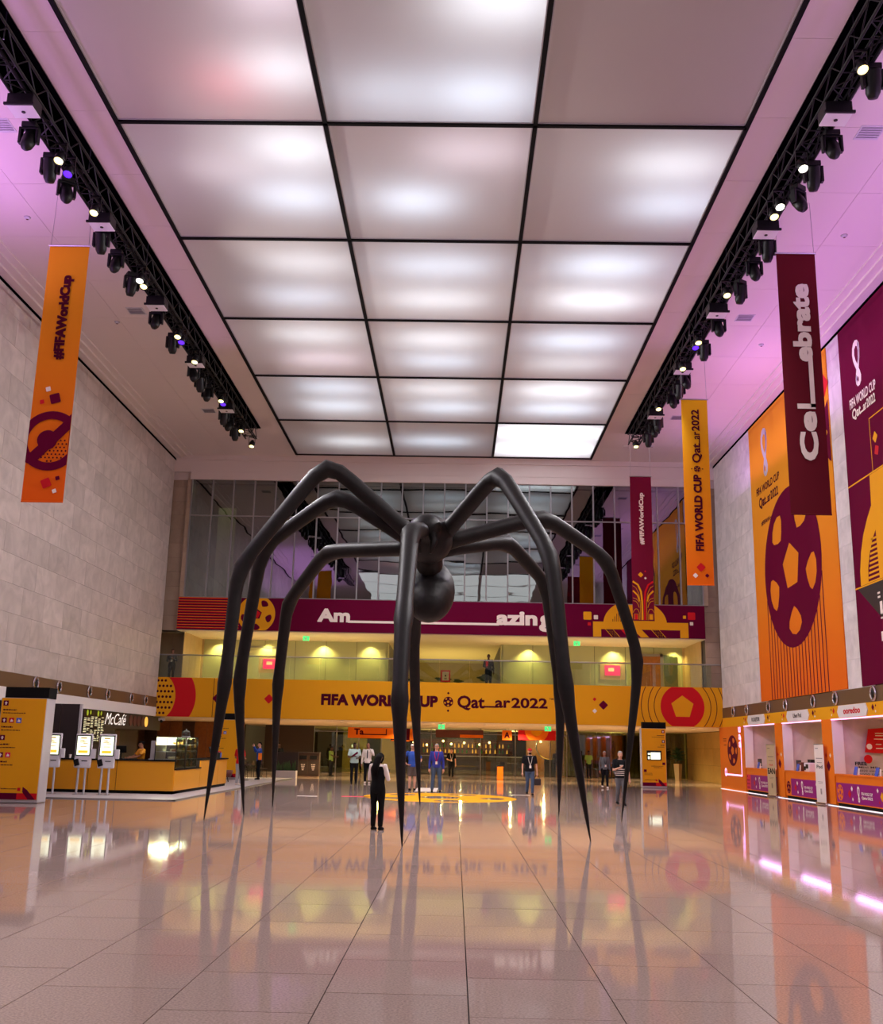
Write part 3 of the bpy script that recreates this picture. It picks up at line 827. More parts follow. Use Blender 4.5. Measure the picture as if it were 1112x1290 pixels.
# soffit downlights of the lobby
for k, (x, y) in enumerate(((-12, 58), (-7, 57), (-2, 57), (3, 57), (8, 57), (12.8, 58), (-10, 65), (-3, 65), (4, 65), (11, 65))):
    light('lobby_lamp', 'SPOT', (x, y, 2.90), 90 * K_LOB, WARM, spot=2.7, blend=0.8, size=0.06, target=(x, y, 0))
for k, x in enumerate((-13.6, -9.9, -6.1, -2.2, 1.6, 5.3, 9.2, 12.7)):
    t = thing('recessed_downlight', 'small warm downlight in the lobby soffit, number %s from the left' % ['one', 'two', 'three', 'four', 'five', 'six', 'seven', 'eight'][k], 'downlight', (x, 56.2, 2.96), group='lobby downlights')
    MB().lathe([(0.0, -0.015), (0.07, -0.015), (0.07, 0.0)], n=12).build('lens', 'lamp_warm', t)
    MB().lathe([(0.07, -0.02), (0.10, -0.02), (0.10, 0.0), (0.07, 0.0)], n=12).build('trim_ring', 'white_paint', t)
# cafe bay in the left wall (dark box behind the counters) and service corridor behind the booths
cb = struct('cafe_bay', 'dark bay of the cafe under the left wall')
MB().box(-19, -18.7, 20, YB + 0.9, 0, 3.0).box(-19, XL - 0.3, 20, YB + 0.9, 2.98, 3.2).box(-19, XL, 19.7, 20, 0, 3).build('bay_shell', 'cafe_brown', cb)
kb = struct('booth_bay', 'beige lit rooms behind the service booths')
MB().box(18.4, 18.7, 20, 54, 0, 3.2).build('bay_back_wall', 'beige_stone', kb)
MB().box(XR + 0.32, 18.7, 20, 54, 3.0, 3.2).build('bay_ceiling', 'cream_plaster', kb)
MB().box(XR + 0.32, 18.7, 53.3, 53.5, 0, 3.0).box(XR + 0.32, 18.7, 19.8, 20, 0, 3.0).build('bay_end', 'marble', kb)
for y, pw in ((46, 30), (40.4, 34), (34.8, 34)):
    light('booth_lamp', 'AREA', (17.2, y, 2.95), 2.2 * pw * K_BOOTH, YEL, size=1.0, size_y=2)
    light('booth_pink_strip', 'AREA', (XR + 0.25, y, 2.93), 26 * K_BOOTH, (0.9, 0.42, 1.0), rot=(0, 0.35, 0), size=0.25, size_y=4.2)
# ================================================================ BANNERS
FB = frame((0, YB - 0.02, 0), (1, 0, 0), (0, 0, 1))         # end wall: u = x, v = z
FR = frame((XR - 0.035, 0, 0), (0, -1, 0), (0, 0, 1))       # right wall: u = -y, v = z
def squares(parent, fr, items, d=0.006):
    for (m, cx, cy, r, rot) in items:
        flat('printed_square', [diamond(cx, cy, r, rot)], m, parent, fr, d)

# gold parapet banner, wall to wall -----------------------------------------------------------------------------
t = thing('parapet_banner', 'long gold banner with maroon tournament lettering along the mezzanine parapet', 'banner', (AX, YB + 0.04, 2.97))
MB().box(-15.2, 13.5, YB - 0.0, YB + 0.11, 2.97, 4.93).build('board', 'gold_print', t, ws=True)
F1 = frame((0, YB - 0.003, 0), (1, 0, 0), (0, 0, 1))
mb = MB(); put_text(mb, 'FIFA WORLD CUP', F1, -6.78, -0.92, 3.70, 4.24, 0.06, 0.004); mb.build('lettering', 'dark_maroon_print', t, ws=True)
flat('printed_ball', [ball(-0.38, 3.97, 0.25)], 'dark_maroon_print', t, F1, 0.004)
flat('printed_dot', [diamond(-0.38, 4.40, 0.07, 0), diamond(-0.38, 3.53, 0.07, 0)], 'dark_maroon_print', t, F1, 0.004)
mb = MB(); put_text(mb, 'Qat', F1, 0.08, 1.46, 3.56, 4.30, 0.03, 0.004); put_text(mb, 'ar', F1, 1.98, 2.76, 3.72, 4.10, 0.03, 0.004); put_text(mb, '2022', F1, 2.80, 4.62, 3.72, 4.24, 0.03, 0.004)
put_text(mb, 'TM', F1, 4.70, 4.92, 4.16, 4.25, 0.01, 0.004)
mb.build('lettering', 'dark_maroon_print', t, ws=True)
flat('lettering_bar', [rect(1.30, 2.10, 3.72, 3.80)], 'dark_maroon_print', t, F1, 0.005)
# left end: dotted gold field beside a red half round
flat('printed_round', [clip(circ(-15.0, 3.95, 1.85, 64), -15.2, -13, 2.98, 4.92)], 'red_print', t, F1, 0.003)
flat('printed_round', [clip(circ(-15.05, 3.95, 0.86, 40, ry=1.15), -15.2, -14, 2.98, 4.92)], 'gold_print', t, F1, 0.005)
dots = []
for a in range(5):
    for b in range(7):
        x, y = -15.12 + 0.19 * a + 0.095 * (b % 2), 3.14 + 0.27 * b
        if ((x + 15.05) / 0.86) ** 2 + ((y - 3.95) / 1.15) ** 2 < 0.8: dots.append(circ(x, y, 0.065, 12))
flat('printed_dots', dots, 'dark_maroon_print', t, F1, 0.007)
flat('printed_line', [rect(-12.28, -12.25, 2.98, 4.92)], 'dark_maroon_print', t, F1, 0.003)
squares(t, F1, [('maroon_print', -12.0, 3.92, 0.32, 0), ('red_print', -9.44, 3.94, 0.25, 0), ('red_print', 6.98, 4.24, 0.10, 0), ('maroon_print', 7.42, 3.96, 0.24, 0), ('white_print', 6.98, 3.66, 0.12, 0)], 0.004)
rings = []
for r_ in (1.42, 1.72, 2.06):
    for (a0, a1) in ((-0.95, 0.95), (PI - 0.95, PI + 0.95)):
        p = stroke([q for q in circ(11.38, 3.95, r_, 40, a0, a1)], 0.035)
        rings.append(clip(p, 8.9, 13.45, 2.99, 4.92))
flat('printed_ring', rings, 'dark_maroon_print', t, F1, 0.003)
flat('printed_round', [clip(circ(11.38, 3.95, 1.10, 48), 8.9, 13.4, 2.99, 4.92)], 'red_print', t, F1, 0.004)
flat('printed_pentagon', [circ(11.38, 3.93, 0.58, 5, PI / 2, PI / 2 + 2 * PI)], 'gold_print', t, F1, 0.006)

# maroon banner under the window ------------------------------------------------------------------------------------
t = thing('spandrel_banner', 'long maroon banner with white lettering under the tall window', 'banner', (AX, YB + 0.02, 7.38))
MB().box(-14.4, 12.66, YB - 0.02, YB + 0.06, 7.38, 9.05).build('board', 'maroon_print', t, ws=True)
F2 = frame((0, YB - 0.024, 0), (1, 0, 0), (0, 0, 1))
flat('printed_lines', [rect(-14.4, -11.2, 7.44 + 0.139 * k, 7.49 + 0.139 * k) for k in range(12)], 'red_print', t, F2, 0.003)
flat('printed_lines', [rect(-14.4, -11.2, 7.49 + 0.139 * k, 7.505 + 0.139 * k) for k in range(12)], 'gold_print', t, F2, 0.003)
b0 = ball(-10.33, 8.22, 0.97, 0.0)
b0 = (clip(b0[0], -11.4, -9.3, 7.385, 9.045), b0[1])
flat('printed_ball', [b0], 'gold_print', t, F2, 0.005)
flat('printed_round', [diamond(-10.33, 8.22, 0.24, 0.3)], 'red_print', t, F2, 0.007)
squares(t, F2, [('red_print', -8.8, 8.2, 0.3, 0)], 0.004)
text('lettering', 'Am', 'white_print', t, F2, -7.16, -5.52, 7.90, 8.56, 0.055, 0.004); text('lettering', 'azin', 'white_print', t, F2, 2.04, 4.09, 7.90, 8.58, 0.055, 0.004); text('lettering', 'g', 'white_print', t, F2, 4.22, 4.93, 7.60, 8.42, 0.055, 0.004)
flat('lettering_bar', [rect(-5.6, 2.15, 7.86, 7.98)], 'white_print', t, F2, 0.005)
squares(t, F2, [('gold_print', 6.67, 8.45, 0.29, PI / 4), ('white_print', 7.10, 8.38, 0.15, PI / 4), ('red_print', 6.76, 8.03, 0.12, PI / 4), ('gold_print', 11.62, 8.46, 0.11, PI / 4), ('red_print', 11.98, 8.52, 0.27, PI / 4), ('white_print', 11.97, 8.13, 0.12, PI / 4)], 0.004)
arch = clip(circ(9.1, 8.05, 1.62, 48, 0, PI, ry=1.25), 7, 11, 8.05, 9.045)
flat('printed_arch', [arch], 'gold_print', t, F2, 0.003)
flat('printed_frame', [[(6.95, 7.385), (6.95, 8.16), (11.8, 8.16), (11.8, 7.385), (11.38, 7.385), (11.38, 7.78), (7.36, 7.78), (7.36, 7.385)]], 'gold_print', t, F2, 0.005)
for x in (7.55, 9.9):
    flat('printed_slant', [[(x, 7.78), (x + 0.42, 7.78), (x + 0.78, 7.385), (x + 0.36, 7.385)]], 'gold_print', t, F2, 0.005)
    flat('printed_slant', [[(x + 0.04, 7.78), (x + 0.39, 7.78), (x + 0.74, 7.385), (x + 0.40, 7.385)]], 'dark_maroon_print', t, F2, 0.007)
    flat('printed_dots', [circ(x + 0.12 + 0.09 * a + 0.09 * b, 7.74 - 0.075 * b, 0.016, 6) for a in range(3) for b in range(5)], 'gold_print', t, F2, 0.009)
flat('printed_slant', [[(8.35, 7.78), (8.55, 7.78), (8.9, 7.385), (8.7, 7.385)]], 'red_print', t, F2, 0.005)
flat('printed_slant', [[(9.0, 7.78), (9.42, 7.78), (9.8, 7.385), (9.38, 7.385)]], 'gold_print', t, F2, 0.006)
flat('printed_lines', [rect(7.95 + 0.1 * k, 7.98 + 0.1 * k, 8.17, 8.3 + 0.14 * min(k, 4)) for k in range(5)], 'dark_maroon_print', t, F2, 0.006)

# giant banners on the right wall ----------------------------------------------------------------------------------------
MT['poster_gold'] = gradient_cloth('poster_gold', (226, 150, 30), (226, 104, 18), 0.5, 9.0)
t = thing('giant_wall_banner', 'giant gold wall banner with a maroon football over stripes', 'banner', (XR, 40.8, 3.95))
MB().box(XR - 0.035, XR + 0.02, 35.72, 45.85, 3.95, 16.35).build('cloth', 'poster_gold', t, ws=True)
b0 = ball(-40.85, 9.1, 3.25, 0.06, 1.08)
flat('printed_ball', [b0], 'maroon_print', t, FR, 0.008)
st = []
for k in range(19):
    u = -44.2 + 0.375 * k; du = (u + 40.85) / 3.5
    top = 9.1 - 3.2 * math.sqrt(max(0.0, 1 - du * du)) if abs(du) < 1 else 8.8
    st.append(rect(u - 0.045, u + 0.045, 3.96, top))
flat('printed_stripes', st, 'maroon_print', t, FR, 0.005)
flat('printed_emblem', [emblem(-43.55, 13.55, 15.75, 0.95)], 'light_grey', t, FR, 0.006); flat('emblem_shade', emblem_shade(-43.55, 13.55, 15.75, 0.95), M('emblem_violet', (110, 90, 130), 0.6), t, FR, 0.009)
mb = MB(); put_text(mb, 'FIFA WORLD CUP', FR, -45.0, -41.7, 12.95, 13.30, 0.03, 0.006); put_text(mb, 'Qat', FR, -44.7, -43.7, 12.25, 12.80, 0.03, 0.006); put_text(mb, 'ar2022', FR, -43.45, -41.95, 12.35, 12.75, 0.03, 0.006)
put_text(mb, '#FIFAWorldCup', FR, -44.5, -42.1, 11.45, 11.72, 0.03, 0.006)
mb.build('lettering', 'dark_maroon_print', t, ws=True)
flat('lettering_bar', [rect(-43.8, -43.3, 12.36, 12.42)], 'dark_maroon_print', t, FR, 0.007)
flat('printed_round', [clip(circ(-35.2, 13.2, 1.3, 32), -37, -35.75, 11.8, 15)], 'maroon_print', t, FR, 0.005)
squares(t, FR, [('gold_print', -36.2, 13.2, 0.25, 0), ('red_print', -36.1, 15.0, 0.5, 0)], 0.007)

t = thing('giant_wall_banner', 'giant maroon wall banner with white emblem and a gold dome at the right edge', 'banner', (XR, 29.4, 3.95))
MB().box(XR - 0.035, XR + 0.02, 24.2, 34.42, 3.95, 16.35).build('cloth', 'maroon_print', t, ws=True)
flat('printed_emblem', [emblem(-32.9, 13.85, 15.5, 0.9)], 'white_print', t, FR, 0.006); flat('emblem_shade', emblem_shade(-32.9, 13.85, 15.5, 0.9), M('emblem_violet', (110, 90, 130), 0.6), t, FR, 0.009)
mb = MB(); put_text(mb, 'FIFA WORLD CUP', FR, -33.75, -31.55, 13.28, 13.62, 0.03, 0.006); put_text(mb, 'Qat', FR, -33.6, -32.85, 12.8, 13.22, 0.03, 0.006); put_text(mb, 'ar2022', FR, -32.65, -31.65, 12.88, 13.20, 0.03, 0.006)
mb.build('lettering', 'white_print', t, ws=True)
flat('lettering_bar', [rect(-32.95, -32.5, 12.88, 12.94)], 'white_print', t, FR, 0.007)
flat('printed_line', [rect(-34.4, -24.3, 10.66, 10.71), rect(-34.4, -24.3, 7.14, 7.19), rect(-32.28, -32.24, 10.71, 12.5), rect(-32.28, -24.3, 12.46, 12.5)], 'gold_print', t, FR, 0.005)
squares(t, FR, [('gold_print', -31.9, 11.75, 0.2, 0), ('red_print', -31.85, 11.3, 0.2, 0.4)], 0.006)
dome = [(-33.9, 7.2), (-33.88, 7.7), (-33.7, 8.3), (-33.4, 8.85), (-33.0, 9.3), (-32.6, 9.65), (-32.55, 10.65), (-26, 10.65), (-26, 7.2)]
inner = [(-33.25, 7.25), (-33.2, 7.7), (-33.0, 8.15), (-32.7, 8.55), (-32.4, 8.8), (-32.35, 7.25)]
flat('printed_dome', [(dome, [inner])], 'gold_print', t, FR, 0.006)
flat('printed_lines', [clip(rect(-33.22 + 0.05 * k, -32.36, 7.33 + 0.15 * k, 7.40 + 0.15 * k), -33.25, -32.36, 7.2, 8.8) for k in range(9)], 'gold_print', t, FR, 0.006)
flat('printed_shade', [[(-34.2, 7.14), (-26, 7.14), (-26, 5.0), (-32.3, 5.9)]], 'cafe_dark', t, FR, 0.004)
flat('letter_stroke', [rect(-32.5, -32.3, 6.0, 6.5), rect(-32.5, -31.2, 5.95, 6.1), rect(-32.62, -32.42, 6.62, 6.68), rect(-32.62, -32.42, 6.75, 6.81)], 'white_print', t, FR, 0.008)
flat('lettering', [[(-32.55, 5.55), (-31.2, 5.55), (-31.2, 5.25), (-31.75, 5.25), (-31.75, 4.35), (-32.05, 4.35), (-32.05, 5.25), (-32.55, 5.25)]], 'white_print', t, FR, 0.008)

# hanging banners -----------------------------------------------------------------------------------------------------------
MT['cloth_orange'] = gradient_cloth('cloth_orange', (222, 148, 22), (232, 96, 12), 0.3, 6.6)
MT['cloth_yellow'] = gradient_cloth('cloth_yellow', (226, 170, 20), (236, 108, 14), 0.3, 6.6)
MT['cloth_maroon'] = mat('cloth_maroon', (112, 10, 46), 0.75, spec=0.15); MT['cloth_dark'] = mat('cloth_dark', (98, 14, 30), 0.75, spec=0.15)
def hanging(label, x0, x1, y, z0, z1, m, wire_top):
    t = thing('hanging_banner', label, 'banner', ((x0 + x1) / 2, y, z0), group='hanging banners')
    hw, h = (x1 - x0) / 2, z1 - z0
    mb = MB(); n = 6
    for k in range(n):        # very slightly wavy cloth with thickness
        a, b = -hw + 2 * hw * k / n, -hw + 2 * hw * (k + 1) / n
        ya, yb_ = 0.008 * math.sin(2.2 * a + x0), 0.008 * math.sin(2.2 * b + x0)
        mb.quad((a, ya, 0), (b, yb_, 0), (b, yb_, h), (a, ya, h)); mb.quad((b, yb_ + 0.006, 0), (a, ya + 0.006, 0), (a, ya + 0.006, h), (b, yb_ + 0.006, h))
    mb.build('cloth', m, t)
    MB().tube([(-hw - 0.03, 0, h), (hw + 0.03, 0, h)], 0.025, n=8).build('top_bar', 'steel', t)
    MB().tube([(-hw, 0, 0), (hw, 0, 0)], 0.022, n=8).build('bottom_bar', m, t)
    for s in (-1, 1):
        MB().tube([(s * hw * 0.96, 0, h), (s * hw * 0.90, 0, wire_top - z0)], 0.007, n=5).build('wire', 'steel', t)
    return t, frame(((x0 + x1) / 2, y - 0.016, z0), (1, 0, 0), (0, 0, 1)), hw, h
t, F, hw, h = hanging('orange hanging banner with maroon hashtag lettering beside the left wall', -11.46, -10.36, 26.0, 7.78, 15.08, 'cloth_orange', 16.7)
text('lettering', '#FIFAWorldCup', 'dark_maroon_print', t, F, -0.12, 0.22, 3.96, 6.40, 0.06, 0.004, vertical=True)
squares(t, F, [('white_print', -0.15, 3.1, 0.09, -0.5), ('maroon_print', 0.06, 2.84, 0.19, -0.5), ('red_print', -0.28, 2.74, 0.08, -0.55), ('red_print', 0.06, 0.50, 0.17, -0.35), ('maroon_print', 0.35, 0.64, 0.075, -0.5), ('white_print', 0.30, 0.29, 0.075, -0.4)], 0.004)
ro = circ(0.05, 1.66, 0.80, 48); ri = circ(0.05, 1.66, 0.60, 48)
ro = clip(ro, -hw, hw, 0.5, 3)
flat('printed_ring', [(clip(circ(0.05, 1.66, 0.82, 48), -hw, hw, 0.2, 3), [clip(ri, -hw + 0.012, hw - 0.012, 0.2, 3)])], 'maroon_print', t, F, 0.004)
flat('printed_slant', [clip([(-0.66, 1.10), (-0.36, 0.98), (0.62, 2.06), (0.62, 2.52), (0.40, 2.22)], -hw, hw, 0, 3)], 'maroon_print', t, F, 0.006); flat('printed_round', [circ(-0.03, 1.68, 0.27, 24)], 'maroon_print', t, F, 0.0075)
dots = []
for a in range(9):
    for b in range(7):
        x, y = -0.40 + 0.105 * a + 0.05 * (b % 2), 1.10 + 0.095 * b
        if y < 1.16 + 0.95 * (x + 0.36) - 0.12 and (x - 0.05) ** 2 + (y - 1.66) ** 2 < 0.33 and x < hw - 0.03: dots.append(circ(x, y, 0.025, 8))
flat('printed_dots', dots, 'dark_maroon_print', t, F, 0.005)

t, F, hw, h = hanging('dark red hanging banner with white lettering, nearest on the right', 8.58, 9.63, 26.0, 7.78, 15.12, 'cloth_dark', 16.7)
mb = MB(); put_text(mb, 'Ce', F, -0.18, 0.28, 1.45, 2.78, 0.055, 0.004, True); put_text(mb, 'l', F, -0.20, 0.30, 2.42, 2.62, 0.06, 0.004, True) if 0 else None
put_text(mb, 'ebrate', F, -0.20, 0.28, 4.20, 6.42, 0.055, 0.004, True); mb.build('lettering', 'white_print', t, ws=True)
flat('lettering_bar', [rect(-0.20, 0.28, 2.86, 3.0), rect(0.16, 0.28, 2.9, 4.4)], 'white_print', t, F, 0.005)

t, F, hw, h = hanging('yellow to orange hanging banner with maroon lettering before the right wall corner', 8.25, 9.22, 36.7, 7.60, 14.62, 'cloth_yellow', 16.7)
mb = MB(); put_text(mb, 'FIFA WORLD CUP', F, -0.13, 0.16, 1.25, 4.10, 0.05, 0.004, True); put_text(mb, 'Qat', F, -0.15, 0.22, 4.55, 5.30, 0.025, 0.004, True); put_text(mb, 'ar', F, -0.04, 0.16, 5.46, 5.76, 0.02, 0.004, True); put_text(mb, '2022', F, -0.13, 0.16, 5.78, 6.62, 0.03, 0.004, True)
mb.build('lettering', 'dark_maroon_print', t, ws=True)
flat('lettering_bar', [rect(0.12, 0.16, 5.15, 5.55)], 'dark_maroon_print', t, F, 0.005)
flat('printed_ball', [ball(0.02, 4.32, 0.12)], 'dark_maroon_print', t, F, 0.004)
flat('printed_dot', [diamond(-0.18, 4.32, 0.03, 0), diamond(0.22, 4.32, 0.03, 0)], 'dark_maroon_print', t, F, 0.004)
squares(t, F, [('red_print', 0.03, 0.64, 0.17, 0), ('white_print', -0.18, 0.34, 0.10, 0), ('maroon_print', 0.24, 0.34, 0.08, 0)], 0.004)

t, F, hw, h = hanging('maroon hanging banner with white hashtag and gold arches before the tall window', 8.22, 9.24, 48.1, 7.70, 14.67, 'cloth_maroon', 16.7)
text('lettering', '#FIFAWorldCup', 'white_print', t, F, -0.10, 0.16, 3.62, 6.15, 0.05, 0.004, vertical=True)
squares(t, F, [('gold_print', -0.10, 2.16, 0.13, 0), ('red_print', 0.12, 2.33, 0.05, 0), ('white_print', 0.12, 2.0, 0.065, 0)], 0.004)
gp, rp, dp = [], [], []
for s, lst in ((-1, gp), (1, rp)):
    lst.append(stroke([(s * 0.055, 0.02), (s * 0.06, 0.9), (s * 0.10, 1.35), (s * 0.24, 1.68), (s * 0.48, 1.84)], 0.085))
    gp.append(stroke([(s * 0.14, 0.02), (s * 0.15, 0.85), (s * 0.20, 1.25), (s * 0.34, 1.54), (s * 0.49, 1.64)], 0.018))
    gp.append(stroke([(s * 0.17, 0.9), (s * 0.26, 1.18), (s * 0.48, 1.40)], 0.075))
    gp.append(stroke([(s * 0.20, 0.85), (s * 0.32, 1.0), (s * 0.48, 1.06)], 0.02)); gp.append(stroke([(s * 0.48, 0.92), (s * 0.36, 0.9), (s * 0.26, 0.78), (s * 0.2, 0.6)], 0.02))
    gp.append(stroke([(s * 0.20, 0.02), (s * 0.20, 0.36), (s * 0.27, 0.52), (s * 0.36, 0.54), (s * 0.44, 0.48), (s * 0.49, 0.36)], 0.02))
    gp.append(stroke([(s * 0.26, 0.04), (s * 0.26, 0.30), (s * 0.44, 0.30), (s * 0.44, 0.04)], 0.018))
    (rp if s < 0 else gp).append(rect(*sorted((s * 0.28, s * 0.42)), 0.04, 0.28))
flat('printed_arches', gp, 'gold_print', t, F, 0.004); flat('printed_arches', rp, 'red_print', t, F, 0.005)

# ================================================================ LIGHTING TRUSSES
def truss(sgn, label):
    x0 = AX + sgn * 9.17
    t = thing('lighting_truss', label, 'truss', (x0, 30, 16.0))
    ya, yb_ = 12 - 30, 47.2 - 30
    for dx in (-0.26, 0.26):
        for dz in (0.0, 0.5): MB().tube([(dx, ya, dz), (dx, yb_, dz)], 0.035, n=8).build('chord', 'truss_black', t)
    mb = MB(); n = 66
    for k in range(n):
        a, b = ya + (yb_ - ya) * k / n, ya + (yb_ - ya) * (k + 1) / n
        p = k % 2
        for dx in (-0.26, 0.26): mb.tube([(dx, a, 0.5 * p), (dx, b, 0.5 * (1 - p))], 0.018, n=5)
        mb.tube([(-0.26 if p else 0.26, a, 0.0), (0.26 if p else -0.26, b, 0.0)], 0.018, n=5); mb.tube([(-0.26, a, 0), (0.26, a, 0)], 0.016, n=5)
    tag(mb.build('lattice', 'truss_black', t), kind='stuff')
    for k in range(7): MB().tube([(0, ya + 2 + 5.3 * k, 0.5), (0, ya + 2 + 5.3 * k, 1.3)], 0.015, n=5).build('hoist_rod', 'steel', t)
    MB().tube([(0.15, ya, 0.03), (0.12, -8, -0.02), (0.18, 0, 0.02), (0.14, 8, -0.02), (0.16, yb_, 0.02)], 0.03, n=6).build('cable_loom', 'black_matt', t)
    return x0
xr = truss(1, 'black lattice lighting truss in the right ceiling slot')
xl = truss(-1, 'black lattice lighting truss in the left ceiling slot')
# splitter boxes: pale undersides
def gear_box():
    t = thing('truss_box', 'x', 'equipment box')
    MB().box(-0.30, 0.30, -0.25, 0.25, 0.0, 0.30).build('case', 'black_metal', t, bevel=0.02); MB().box(-0.29, 0.29, -0.24, 0.24, -0.02, 0.0).build('underside_plate', 'white_plastic', t)
    MB().lathe([(0.0, -0.035), (0.045, -0.035), (0.045, -0.02)], n=10).build('connector', 'black_metal', t)
    MB().box(-0.34, 0.34, -0.30, -0.25, -0.02, 0.04).build('bracket', 'truss_black', t)
    return t
five = ['nearest', 'second nearest', 'middle', 'second farthest', 'farthest']
gb = gear_box(); first = True
for sgn, side, xx in ((1, 'right', xr), (-1, 'left', xl)):
    for k, y in enumerate((20.6, 25.9, 31.3, 36.5, 41.9)):
        lb = 'pale grey square box under the %s truss, %s of five' % (side, five[k])
        if first: gb.location = (xx, y, 15.63); gb['label'] = lb; gb['group'] = 'boxes under the trusses'; first = False
        else: dup(gb, (xx, y, 15.63), label=lb)
def moving_head(yaw):
    t = thing('moving_head', 'x', 'stage light')
    MB().box(-0.17, 0.17, -0.12, 0.12, -0.12, 0.02).build('base', 'black_metal', t, bevel=0.02)
    y_ = MB().box(-0.24, -0.17, -0.07, 0.07, -0.52, -0.10).box(0.17, 0.24, -0.07, 0.07, -0.52, -0.10).box(-0.24, 0.24, -0.07, 0.07, -0.16, -0.10); yk = y_.build('yoke', 'black_metal', t, bevel=0.015)
    R = Matrix.Rotation(yaw, 4, 'X'); mb = MB()
    mb.lathe([(0.0, -0.30), (0.10, -0.29), (0.15, -0.18), (0.17, 0.05), (0.15, 0.26), (0.155, 0.30), (0.0, 0.31)], n=16)
    mb.v = [tuple((R @ Vector(p)) + Vector((0, 0, -0.44))) for p in mb.v]; mb.build('head', 'black_metal', yk, smooth=True)
    return t
def par_can(lens, tilt, sp):
    t = thing('par_lamp', 'x', 'stage light')
    MB().box(-0.15, -0.13, -0.02, 0.02, -0.42, 0.0).box(0.13, 0.15, -0.02, 0.02, -0.42, 0.0).box(-0.15, 0.15, -0.02, 0.02, -0.02, 0.02).build('bracket', 'black_metal', t)
    R = Matrix.Rotation(tilt, 4, 'X')
    a = MB().lathe([(0.0, 0.24), (0.07, 0.23), (0.125, 0.08), (0.125, -0.17), (0.115, -0.17), (0.115, -0.13), (0.0, -0.13)], n=16)
    a.v = [tuple((R @ Vector(p)) + Vector((0, 0, -0.38))) for p in a.v]; can = a.build('can', 'black_metal', t, smooth=True)
    b = MB().lathe([(0.0, -0.135), (0.11, -0.135), (0.11, -0.12)], n=16)
    b.v = [tuple((R @ Vector(p)) + Vector((0, 0, -0.38))) for p in b.v]; b.build('lens', lens, can)
    return t
heads = [19.2, 21.6, 22.9, 24.0, 26.7, 28.0, 29.5, 32.2, 34.3, 37.3, 38.4, 39.6, 42.65, 43.6, 45.0]
protoA, protoB = moving_head(0.25), moving_head(-0.5)
protoA.location = (xr, heads[0], 15.95); protoB.location = (xr + 0.1, heads[1], 15.95)
ords = ['first', 'second', 'third', 'fourth', 'fifth', 'sixth', 'seventh', 'eighth', 'ninth', 'tenth', 'eleventh', 'twelfth', 'thirteenth', 'fourteenth', 'fifteenth', 'sixteenth']
for sgn, side, xx in ((1, 'right', xr), (-1, 'left', xl)):
    for k, y in enumerate(heads):
        lb = 'black moving head stage light on the %s truss, %s from the viewer' % (side, ords[k])
        p = (xx + sgn * 0.28, y, 15.955)
        if sgn > 0 and k < 2: o = (protoA, protoB)[k]; o.location = p; o['label'] = lb; o['group'] = 'moving heads on the trusses'
        else: dup((protoA, protoB)[k % 2], p, rz=(0.0 if k % 3 else 0.6), label=lb, group='moving heads on the trusses')
pw_ = {}
for key, lens in (('yellow', 'lamp_yellow'), ('purple', 'lamp_purple'), ('white', 'lamp_white')):
    pw_[key] = [par_can(lens, -0.5, 0), False]
cnt = {'right': 0, 'left': 0}
for side, xx, lst in (('right', xr, [('yellow', 18.7), ('white', 22.4), ('yellow', 24.7), ('white', 24.2), ('yellow', 29.5), ('yellow', 33.3), ('purple', 33.75), ('yellow', 35.8), ('yellow', 40.4), ('yellow', 45.8)]),
                      ('left', xl, [('yellow', 22.4), ('purple', 23.0), ('yellow', 24.9), ('yellow', 29.4), ('white', 29.0), ('yellow', 33.4), ('purple', 33.9), ('yellow', 35.8), ('yellow', 40.2), ('purple', 40.6), ('yellow', 44.3), ('yellow', 46.7)])):
    for c, y in lst:
        p, used = pw_[c]; cnt[side] += 1
        lb = 'black can spotlight with lit %s lens on the %s truss, %s from the viewer' % (c, side, ords[cnt[side] - 1])
        q = (xx - (0.16 if side == 'right' else -0.16), y, 15.955)
        light('par_beam', 'SPOT', (q[0], y - 0.16, 15.36), (K_PAR if c != 'purple' else K_PAR * 0.2), (1, 0.97, 0.97) if c != 'purple' else (0.4, 0.2, 1.0), spot=2.3, blend=0.9, size=0.1, target=((AX - 4.0 if side == 'right' else AX + 9.0), y - 1.0, 3.0))
        if not used: p.location = q; p['label'] = lb; p['group'] = 'can spotlights on the trusses'; pw_[c][1] = True
        else: dup(p, q, label=lb, group='can spotlights on the trusses')
# ceiling vents and detectors
vp = thing('ceiling_vent', 'x', 'vent', group='square ceiling vents')
MB().box(-0.30, 0.30, -0.30, 0.30, -0.012, 0.0).build('frame', 'light_grey', vp)
for k in range(5): MB().obox((0, -0.2 + 0.1 * k, -0.016), (1, 0, 0), (0, 0.8, 0.6), (0, -0.6, 0.8), 0.26, 0.03, 0.003).build('louvre', 'mullion', vp)
for k, (x, y, lb) in enumerate(((9.93, 22.64, 'right of the truss, nearest'), (9.93, 33.8, 'right of the truss, middle'), (9.93, 45.0, 'right of the truss, farthest'), (-11.6, 33.9, 'left of the truss, middle'), (-11.6, 45.0, 'left of the truss, farthest'), (-11.6, 22.7, 'left of the truss, nearest'))):
    l_ = 'small grey square vent in the ceiling %s of three' % lb
    if k == 0: vp.location = (x, y, ZC); vp['label'] = l_
    else: dup(vp, (x, y, ZC), label=l_)
sd = thing('smoke_detector', 'x', 'smoke detector', group='ceiling detectors')
MB().lathe([(0.0, -0.07), (0.05, -0.07), (0.09, -0.03), (0.10, 0.0)], n=14).build('housing', 'light_grey', sd, smooth=True)
MB().lathe([(0.0, -0.085), (0.03, -0.08), (0.04, -0.07)], n=10).build('sensor', 'cafe_red_brown', sd, smooth=True)
